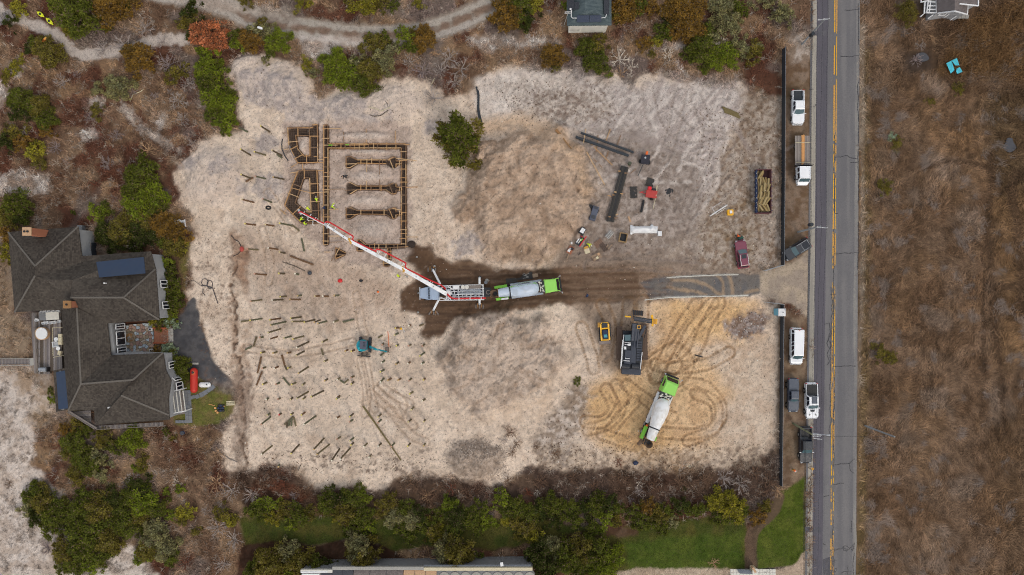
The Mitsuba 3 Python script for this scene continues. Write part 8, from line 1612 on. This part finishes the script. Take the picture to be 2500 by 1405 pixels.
# portable toilet
k = thing('portable_toilet', 'portable toilet with white roof and pale blue sides at the fence corner', 'portable toilet'); x_, y_ = G(1897, 762, 0); an = -.05; z_ = gz(x_, y_)
m = MB(); m.hull([[x_ + u, y_ + v, z_ + z] for u, v in ((-.58, -.58), (.58, -.58), (.58, .58), (-.58, .58)) for z in (.05, 2.1)]); obj('cabin', m.mesh(), 'm_skyblue', k)
m = MB(); m.hull([[x_ + u, y_ + v, z_ + z] for u, v, z in ((-.66, -.66, 2.12), (.66, -.66, 2.12), (.66, .66, 2.12), (-.66, .66, 2.12), (-.55, -.55, 2.32), (.55, -.55, 2.32), (.55, .55, 2.32), (-.55, .55, 2.32))]); obj('roof', m.mesh(), 'm_white', k)
m = MB(); m.cyl([x_ + .1, y_, z_ + 2.32], [x_ + .1, y_, z_ + 2.48], .07, None, 9); m.cyl([x_ + .45, y_ + .42, z_ + 2.3], [x_ + .45, y_ + .42, z_ + 2.42], .06, None, 8); obj('vent', m.mesh(), 'm_black', k)
m = MB(); m.box([x_ - .6, y_, z_ + 1.05], [.06, .75, 1.85]); obj('door', m.mesh(), mat('m_paleteal', (104, 172, 196), .5), k)
# odds and ends on the sand
def blob(name, px, py, r_, label, cat, mt, sq=.6, z=0.0):
    m = MB(); m.tm(trimesh.creation.icosphere(2, r_)); V, F = m.mesh(); V = V * [1, .85, sq] * (1 + .25 * (vfbm(V[:, :1] * 4 + px, V[:, 1:2] * 4, 2) - .5)); c = Gz(px, py, r_ * sq * .8 + z); obj(name, (V + c, F), mt, smooth=True, label=label, cat=cat)
blob('red_bag', 831, 686, .42, 'bright red bag lying left of the pump truck', 'bag', 'm_red'); blob('black_bag', 882, 686, .32, 'small black bag right of the red bag', 'bag', 'm_black'); blob('navy_bundle', 1551, 1130, .45, 'dark navy bundle at the brush edge below the white mixer', 'bundle', 'm_navy'); blob('dark_bag', 757, 667, .4, 'dark bag among the upper pilings', 'bag', 'm_darkgrey'); blob('dark_stump', 1005, 597, .75, 'black heap of roots at the corner of the wall trench', 'roots', mat('m_root', (54, 44, 40), .9), .5); blob('pale_rock', 1189, 685, .34, 'pale rock behind the boom pump', 'rock', 'm_concrete', .7); blob('green_bag', 1807, 582, .5, 'dark green bag in front of the maroon car', 'bag', mat('m_bottle', (44, 82, 74), .6)); blob('safety_hat', 923, 713, .2, 'small orange hat lying left of the pump truck', 'hat', 'm_orange', .6)
for i, (a, b) in enumerate(((1022, 716), (1021, 763), (994, 676), (1018, 628), (1061, 650))): blob('small_rock', a, b, .2, ['small pale rock in front of the pump truck cab', 'small pale rock left of the south-west outrigger', 'small pale rock under the middle of the boom', 'small pale rock at the corner of the mud track', 'small pale rock by the north-west outrigger'][i], 'rock', 'm_concrete', .7)
k = thing('cable_reel', 'red plastic float ball in the eroded bank with a trailing cable', 'float'); c = Gz(592, 609, .3); m = MB(); m.tm(trimesh.creation.icosphere(2, .4)); V, F = m.mesh(); obj('ball', (V * [.9, 1.2, .8] + c, F), mat('m_dullred', (178, 74, 66), .6), k, smooth=True); m = MB(); m.tube([Gz(590, 604, .1), Gz(583, 590, .1), Gz(573, 585, .1), Gz(565, 575, .1)], .06, 6); m.tube([Gz(590, 612, .1), Gz(580, 622, .1), Gz(570, 626, .1)], .06, 6); obj('cable', m.mesh(), 'm_black', k)
k = thing('black_hose', 'tangled black irrigation hose on the sand beside the tarmac', 'hose'); m = MB(); t = np.linspace(0, 6.28, 18); m.tube([Gz(501 + 8 * math.cos(w), 690 + 9 * math.sin(w), .1) for w in t], .06, 5); m.tube([Gz(513 + 7 * math.cos(w), 695 + 10 * math.sin(w), .1) for w in t], .06, 5); m.tube([Gz(493, 697, .1), Gz(507, 699, .1), Gz(520, 704, .1), Gz(526, 722, .1), Gz(533, 742, .1)], .08, 6); m.tube([Gz(497, 705, .1), Gz(496, 716, .1), Gz(502, 722, .1)], .06, 5); m.tube([Gz(495, 700, .1), Gz(475, 686, .1), Gz(460, 687, .1)], .035, 5); obj('hose', m.mesh(), mat('m_hose', (74, 70, 76), .6), k)
k = thing('tyre', 'black tyre lying by the left end of the lower footing', 'tyre'); c = Gz(656, 508, .12); m = MB(); t = np.linspace(0, 6.283, 15); m.tube([c + [.4 * math.cos(w), .26 * math.sin(w), 0] for w in t], .13, 7); obj('tread', m.mesh(), 'm_tyre', k)
m = MB(); t = np.linspace(0, 1, 14); m.tube([Gz(1163 + 9 * u + 2 * math.sin(u * 7), 213 + 88 * u, .15) for u in t], .14, 7); m.tube([Gz(1166 + 9 * u + 2 * math.sin(u * 6 + 1), 222 + 78 * u, .12) for u in t], .12, 6); obj('silt_fence', m.mesh(), 'm_charcoal', label='rolled strip of black silt fence above the lone pine', cat='silt fence')
k = thing('survey_stake', 'white survey rod beside a yellow disc near the small excavator', 'stake'); m = MB(); m.cyl(Gz(982, 797, .1), Gz(988, 812, .1), .06, None, 7); obj('rod', m.mesh(), 'm_white', k); blob('yellow_disc', 979, 803, .24, 'yellow disc lying beside the white survey rod', 'disc', 'm_yellow', .5)
blob('white_peg', 967, 802, .16, 'white peg top left of the yellow disc', 'peg', 'm_white', .9)
m = MB(); m.tube([Gz(947, 810, .04), Gz(948.5, 822, .05), Gz(948, 834, .04), Gz(950, 847, .05)], .05, 5); obj('barrier_tape', m.mesh(), 'm_orange', label='strip of orange tape on the sand right of the excavator', cat='tape')
k = thing('steel_bar', 'black T-shaped steel bar lying in the ring of ruts', 'bar'); m = MB(); m.beam(Gz(1696, 867, .12), Gz(1715, 872, .12), .18, .16); m.beam(Gz(1697, 868, .08), Gz(1694, 886, .08), .05); obj('bar', m.mesh(), 'm_black', k)
k = thing('hydrant', 'orange and white hydrant standing on the verge below the last pickup', 'hydrant'); c = Gz(1936, 1147); m = MB(); m.cyl(c, c + [0, 0, .7], .17, .15, 12); m.cyl(c + [-.3, 0, .45], c + [.3, 0, .45], .08, None, 8); obj('barrel', m.mesh(), 'm_gold', k); m = MB(); m.cyl(c + [0, 0, .7], c + [0, 0, .85], .2, .1, 12); obj('bonnet', m.mesh(), 'm_orange', k); blob('white_bucket', 1940, 1150, .22, 'white upturned bucket beside the hydrant', 'bucket', 'm_white', .9)
for i, ln in enumerate(([(1628, 678), (1740, 672.5), (1802, 671)], [(1575, 732.5), (1640, 726.5), (1826, 722)])): m = MB(); pts = [Gz(*q, .08) for q in ln]; [m.beam(p, q, .12, .1) for p, q in zip(pts[:-1], pts[1:])]; obj('drive_edging', m.mesh(), 'm_offwhite', label=['thin white edging along the upper side of the drive', 'thin white edging along the lower side of the drive'][i], cat='edging')
m = MB(); m.box(Gz(1307, 673, .12), [.95, .65, .2], .1); obj('wood_block', m.mesh(), 'm_palletwood', label='square wooden block at the end of the dark mat', cat='block')
k = thing('blue_lidded_bin', 'small dark blue drum in the tail of the boom pump', 'drum')
q = at(1186, 690, 1.2); m = MB(); m.cyl([q[0], q[1], .1], [q[0], q[1], .95], .28, None, 12); obj('drum', m.mesh(), 'm_blue', k)
m = MB(); m.cyl([q[0], q[1], .95], [q[0], q[1], 1.0], .3, None, 12); obj('lid', m.mesh(), 'm_slate', k)
for i, ln in enumerate(([(901, 262), (917, 266), (932, 272), (940, 268), (955, 262)], [(940, 245), (946, 256), (948, 263)], [(902, 281), (915, 285), (930, 283), (948, 270)], [(1052, 210), (1058, 198), (1061, 192)], [(548, 295), (560, 300), (566, 312)], [(690, 640), (720, 650), (745, 662)], [(318, 250), (325, 232), (345, 224), (352, 218)], [(540, 1105), (560, 1120), (580, 1128)], [(735, 1135), (728, 1150)])): m = MB(); m.tube([Gz(*q, .08) for q in ln], .07, 5); k = obj('branch', m.mesh(), ['m_cream', 'm_greywood', 'm_darkwood'][i % 3], label='', cat='branch'); PLANTS.append((k, 'bare stray branch', *ln[len(ln) // 2], 4))
# uncountable bits: litter, roots, gravel, clods
def bits(name, label, polys, n, size, cols, seed, tall=.5, mtx='mat_vertex'):
    r = np.random.default_rng(seed); P = []; pgs = [Polygon(p) for p in polys]; ar = np.array([p.area for p in pgs])
    while len(P) < n:
        g = pgs[r.choice(len(pgs), p=ar / ar.sum())]; b = g.bounds; q = (r.uniform(b[0], b[2]), r.uniform(b[1], b[3]))
        if g.contains(Point(*q)): P.append(q)
    m = MB()
    for q in P:
        c = Gz(*q); s = r.uniform(*size); a = r.uniform(0, 6.28); l = s * r.uniform(1, 2.2); d_ = np.array([math.cos(a), math.sin(a), 0]) * l / 2; o = np.array([-math.sin(a), math.cos(a), 0]) * s / 2; h = np.array([0, 0, s * tall])
        m.add([c - d_, c + o, c + d_, c - o, c + h + d_ * .2], [[0, 3, 4], [3, 2, 4], [2, 1, 4], [1, 0, 4]], alb(cols[int(r.integers(0, len(cols)))]) * r.uniform(.75, 1.2))
    obj(name, m.mesh(), mtx, color=np.clip(m.color(), .004, .85), kind='stuff', label=label)
LOT = [(600, 330), (1050, 330), (1100, 620), (1000, 700), (1060, 1120), (640, 1110), (610, 800)]
bits('litter', 'scattered white scraps of litter on the building plot', [SITE], 170, (.08, .2), [(240, 240, 236), (226, 222, 214)], 41)
bits('sand_clods', 'loose clods and crumbs of darker sand over the plot', [SITE], 5200, (.06, .2), [(150, 130, 116), (120, 102, 90), (176, 156, 142), (98, 82, 72)], 43)
bits('root_litter', 'dark roots and leaf litter along the edge of the plot', [[(1300, 1090), (1880, 1080), (1860, 1145), (1320, 1150)], [(640, 1105), (1060, 1110), (1040, 1160), (640, 1145)], [(1190, 200), (1480, 195), (1520, 300), (1270, 300)], [(1700, 260), (1900, 260), (1900, 640), (1700, 640)], [(1340, 950), (1440, 940), (1440, 1000), (1400, 1130), (1310, 1130)]], 1700, (.08, .24), [(112, 92, 78), (92, 74, 62), (132, 110, 94)], 45, .35)
bits('gravel', 'coarse grey gravel spread over the low heap', [[(1090, 1080), (1180, 1068), (1238, 1100), (1235, 1160), (1180, 1182), (1110, 1160), (1080, 1120)]], 1500, (.07, .17), [(214, 202, 192), (160, 146, 136), (186, 172, 162), (130, 116, 108)], 47, .6)
bits('rubble', 'broken rubble and scraps near the gate', [[(1770, 790), (1830, 762), (1876, 765), (1872, 800), (1830, 828), (1785, 828)]], 150, (.08, .24), [(150, 136, 128), (120, 100, 88), (210, 206, 202), (110, 106, 110)], 49, .5)
# ---- people ------------------------------------------------------------------
def bone(pts):
    hs = []
    for (a, ra), (b, rb_2) in zip(pts[:-1], pts[1:]):
        hs.append(m3.Manifold.hull_points([list(np.array(c) + r * u) for c, r in ((a, ra), (b, rb_2)) for u in _dirs]))
    out = hs[0]
    for h in hs[1:]: out = out + h
    return out
_dirs = trimesh.creation.icosphere(1, 1.0).vertices
def hand(wr, d, up):
    """palm with four fingers and a thumb set on its side; d points along the hand"""
    d = np.array(d, float) / np.linalg.norm(d); s = np.cross(d, up); s /= np.linalg.norm(s); n = np.cross(s, d); wr = np.array(wr)
    o = bone([(wr, .026), (wr + d * .05 + s * .02, .026)]) + bone([(wr, .026), (wr + d * .08 - s * .02, .022)]) + bone([(wr + d * .04 + s * .02, .02), (wr + d * .085 + s * .03, .018)])
    for i, (off, ln) in enumerate(((.034, .072), (.012, .082), (-.010, .078), (-.031, .06))):
        a = wr + d * .085 + s * off; b = a + d * ln * .5 - n * .008; c = b + d * ln * .36 - n * .026; o = o + bone([(a, .0095), (b, .009), (c, .008)])
    a = wr + d * .03 + s * .035; o = o + bone([(a, .012), (a + d * .03 + s * .03, .011), (a + d * .062 + s * .036 - n * .012, .009)])
    return o
def figure(pose):
    b, kb = pose['bend'], pose.get('squat', 0.0)
    hip = np.array([-.12 * kb, 0, .93 - .28 * kb]); ca, sa = math.cos(b), math.sin(b)
    def tor(u, y, f=0.0): return hip + np.array([u * sa + f * ca, y, u * ca - f * sa])
    neck, head = tor(.53, 0, .01), tor(.70, 0, .05); sh = {s: tor(.47, s * .185) for s in (1, -1)}
    arms = {}
    for s in (1, -1):
        e = sh[s] + np.array(pose['arm'][0 if s > 0 else 1][0]); w = e + np.array(pose['arm'][0 if s > 0 else 1][1]); arms[s] = (e, w)
    legs = {s: (hip + [0, s * .09, -.03], np.array([.16 * kb + .05 + pose.get('step', 0) * s, s * .13, .50 - .08 * kb]), np.array([-.04 + pose.get('step', 0) * s * 1.2, s * .15, .09])) for s in (1, -1)}
    body = bone([(tor(.0, 0), .13), (tor(.2, 0), .125), (tor(.40, 0), .14)]) + bone([(tor(.42, .12), .085), (tor(.42, -.12), .085)]) + bone([(tor(.44, 0), .075), (neck, .058), (head, .07)])
    body = body + bone([(head + [0, 0, .02], .095), (head - [0, 0, .0], .088)]) + bone([(tor(.62, 0, .09), .06), (tor(.66, 0, .07), .07)]) + bone([(tor(.69, 0, .13), .014), (tor(.66, 0, .155), .016)])
    for s in (1, -1): body = body + bone([(tor(.69, s * .092, .03), .018), (tor(.66, s * .094, .03), .013)])
    jk = bone([(tor(-.06, 0), .155), (tor(.2, 0), .145), (tor(.42, 0), .16)]) + bone([(tor(.42, .13), .10), (tor(.42, -.13), .10)])
    tr = bone([(hip + [0, .06, 0], .13), (hip + [0, -.06, 0], .13)])
    bt = None
    for s in (1, -1):
        e, w = arms[s]; body = body + bone([(sh[s], .062), (e, .045), (w, .032)]) + hand(w, w - e + np.array([0, 0, -.02]), (0, s * .3, 1.0)); jk = jk + bone([(sh[s], .082), (e, .064), (e + (w - e) * .9, .05)])
        h_, k_, a_ = legs[s]; body = body + bone([(h_, .09), (k_, .06), (a_, .045)]) + bone([(a_, .045), (a_ + [.16, 0, -.05], .035)]); tr = tr + bone([(h_, .105), (k_, .076), (a_ + [0, 0, .03], .066)])
        f = bone([(a_ + [-.04, 0, -.03], .058), (a_ + [.17, s * .02, -.045], .048)]) + bone([(a_ + [0, 0, .08], .06), (a_, .06)]); bt = f if bt is None else bt + f
    hat = bone([(head + np.array([sa, 0, ca]) * .05, .112), (head + np.array([sa, 0, ca]) * .075, .09)]) - m3.Manifold.hull_points([list(head + np.array([ca, 0, -sa]) * x_ + np.array([sa, 0, ca]) * z_ + [0, y_, 0]) for x_ in (-.2, .2) for y_ in (-.2, .2) for z_ in (-.2, .02)])
    hat = hat + m3.Manifold.hull_points([list(head + np.array([ca, 0, -sa]) * x_ + np.array([sa, 0, ca]) * z_ + [0, y_, 0]) for x_, y_ in ((.05, -.09), (.05, .09), (.17, -.05), (.17, .05)) for z_ in (.015, .03)])
    def fin(q, ln=.05):
        q = q.refine_to_length(ln).to_mesh(); m = trimesh.Trimesh(q.vert_properties[:, :3], q.tri_verts, process=True); trimesh.smoothing.filter_taubin(m, iterations=4); return m
    eyes = MB()
    for s in (1, -1): mm = trimesh.creation.icosphere(1, .013); eyes.tm(mm.apply_translation(tor(.705, s * .036, .128)))
    mouth = MB(); mouth.beam(tor(.615, -.025, .148), tor(.615, .025, .148), .008, .01)
    return {'body': fin(body, .03), 'jacket': fin(jk), 'trousers': fin(tr), 'boots': fin(bt), 'headgear': hat, 'eyes': eyes.mesh(), 'mouth': mouth.mesh()}
POSES = {'stand': dict(bend=.12, arm=(([.08, .06, -.27], [.22, -.04, -.08]), ([.06, -.06, -.28], [.2, .04, -.12])), step=.06),
         'bend': dict(bend=1.05, squat=.3, arm=(([.1, .06, -.27], [.12, .0, -.22]), ([.08, -.08, -.27], [.16, .02, -.2])), step=.1),
         'reach': dict(bend=.6, arm=(([.2, .14, -.18], [.2, .16, -.1]), ([.12, -.16, -.2], [.05, -.22, -.1])), step=.14)}
FIG = {k: figure(v) for k, v in POSES.items()}
mat('m_workpants', (58, 58, 62), .85); mat('m_boot', (66, 52, 42), .8); mat('m_hair', (34, 28, 26), .7); mat('m_hatwhite', (232, 232, 226), .4); mat('m_hivisyellow', (218, 240, 58), .55)
def person(px, py, ang, pose, label, top, legs='m_workpants', hat='m_hatwhite', z=None, s=1.0):
    k = thing('person', label, 'person'); zz = gz(*G(px, py)) if z is None else z; x_, y_ = G(px, py, zz + 1.2); t = xf(x_, y_, zz, ang, s); F = FIG[pose]
    for part, mt, sm in (('body', 'm_skin', True), ('jacket', top, True), ('trousers', legs, True), ('boots', 'm_boot', True)): obj(part, F[part], mt, k, smooth=sm, to_world=t)
    obj('headgear', MB().tm(F['headgear']).mesh(), hat, k, to_world=t); obj('eyes', F['eyes'], 'm_black', k, to_world=t); obj('mouth', F['mouth'], 'm_brick', k, to_world=t)
person(772, 490.5, 1.7, 'bend', 'worker in yellow-green hi-vis bending over the inner trench of the lower footing', 'm_hivis', z=-1.0)
person(753, 511, 2.4, 'bend', 'worker in yellow hi-vis stooping just above the tip of the boom', 'm_hivisyellow', z=-1.0)
person(790, 508, 2.0, 'stand', 'worker in blue top and tan cap between the two trenches', 'm_blue', 'm_jeans', 'm_tan')
person(809, 505, .3, 'reach', 'worker in pale hi-vis reaching out beside the wall trench', 'm_hivis')
person(732, 537, .7, 'bend', 'worker in hi-vis with white helmet left of the boom tip', 'm_hivis')
person(743.5, 547, .9, 'stand', 'worker in hi-vis standing lowest beside the boom tip', 'm_hivis', hat='m_hivisyellow')
person(843, 429.5, 3.4, 'bend', 'dark-haired worker in black shirt crouching left of the pier footings', 'm_black', hat='m_hair')
person(972, 675, 1.2, 'stand', 'worker in bright hi-vis standing alone under the boom near the mud', 'm_hivisyellow', hat='m_hivisyellow')
person(1435, 722.5, 2.9, 'stand', 'person in dark blue walking on the mud track behind the mixer', 'm_blue', 'm_navy', 'm_blue')
person(1436, 596, -.5, 'bend', 'worker in bright hi-vis bending over beside the pallets', 'm_hivisyellow')
person(1803, 577, 1.2, 'stand', 'person in orange top standing in front of the maroon car', 'm_orange', 'm_workpants', 'm_hair')
# ---- labels that single out each of many look-alikes ---------------------------
MARKS = [('grey house', 210, 800), ('red tank', 474, 905), ('lone pine', 1110, 335), ('upper spoil heap', 1290, 478), ('lower spoil heap', 1225, 885), ('teal-roofed cottage', 1437, 25), ('blue skip', 1864, 467), ('maroon car', 1811, 620), ('white mixer', 1605, 1005), ('piling rig', 1545, 840),
 ('excavator', 900, 845), ('pump truck', 1100, 715), ('white footpath bend', 190, 132), ('orange-leaved bush', 515, 85), ('gravel track bend', 700, 70), ('upper footing', 735, 350), ('lower footing', 740, 480), ('long fallen pole', 935, 1055), ('gravel heap', 1160, 1122), ('bottom-edge white house', 1040, 1390), ('slate gate', 1820, 1395), ('round boxwood', 2217, 30), ('cyan sheet', 2330, 162), ('marsh pole', 2140, 1052), ('white van', 1944, 846), ('top utility pole', 1985, 80), ('red trailer', 1588, 476), ('black timbers', 1507, 475), ('yellow kayaks', 110, 45), ('hot tub', 100, 815), ('flagstone court', 330, 825), ('small lawn', 520, 990), ('open dune sand', 60, 1120), ('pallets', 1455, 605), ('bag heap', 540, 997), ('grey gravel heap', 1165, 1130), ('beach chairs', 444, 545), ('wall trench', 796, 450), ('red float ball', 592, 609), ('tarmac edge', 470, 800)]
def pos_labels():
    from collections import defaultdict
    G_ = defaultdict(list)
    for key, what, px, py, r in PLANTS:
        i = min(range(len(MARKS)), key=lambda q: (MARKS[q][1] - px) ** 2 + (MARKS[q][2] - py) ** 2); nm, mx, my = MARKS[i]; dx, dy = px - mx, py - my
        an = math.degrees(math.atan2(-dy, dx)) % 360; di = ['right of', 'upper right of', 'above', 'upper left of', 'left of', 'lower left of', 'below', 'lower right of'][int((an + 22.5) // 45) % 8]
        size = '' if r <= 10 else ('small ' if r < 17 else ('big ' if r > 33 else ''))
        G_[(size + what, nm, di)].append((math.hypot(dx, dy), key))
    od = ['nearest', 'second nearest', 'third nearest', 'fourth nearest', 'fifth nearest', 'sixth nearest', 'seventh nearest', 'eighth nearest', 'ninth nearest', 'tenth nearest', 'eleventh nearest', 'twelfth nearest']
    for (what, nm, di), it in G_.items():
        it.sort()
        for n, (d, key) in enumerate(it):
            o = '' if len(it) == 1 else (f'{od[n]} ' if n < 12 else f'{n + 1}th nearest ')
            labels[key]['label'] = f'{what}, {o}{di} the {nm}'
            if 'group' not in labels[key]: labels[key]['group'] = {'shrub': 'shrubs', 'tree': 'trees'}.get(labels[key]['category'], labels[key]['category'] + 's') + ' round the plot'
pos_labels()
wn = [k for k in scene if k.startswith('overhead_wire')]
NW = ['strand nearest the parked cars', 'middle strand', 'strand nearest the centre line']
for i, k in enumerate(wn[:12]): labels[k]['label'] = f'{["upper stretch", "middle stretch", "lower stretch", "topmost stretch"][i % 4]} of overhead wire, {NW[i // 4]}'; 
for i, k in enumerate(wn[12:20]): labels[k]['label'] = f'thick low cable, {["upper stretch", "middle stretch", "lower stretch", "topmost stretch"][i % 4]}, {["left", "right"][i // 4]} one of the pair'
for k in [q for q in scene if '__' not in q and isinstance(scene[q], dict) and scene[q].get('type') == 'ply' and q in labels and labels[q].get('kind') == 'structure']:
    pass
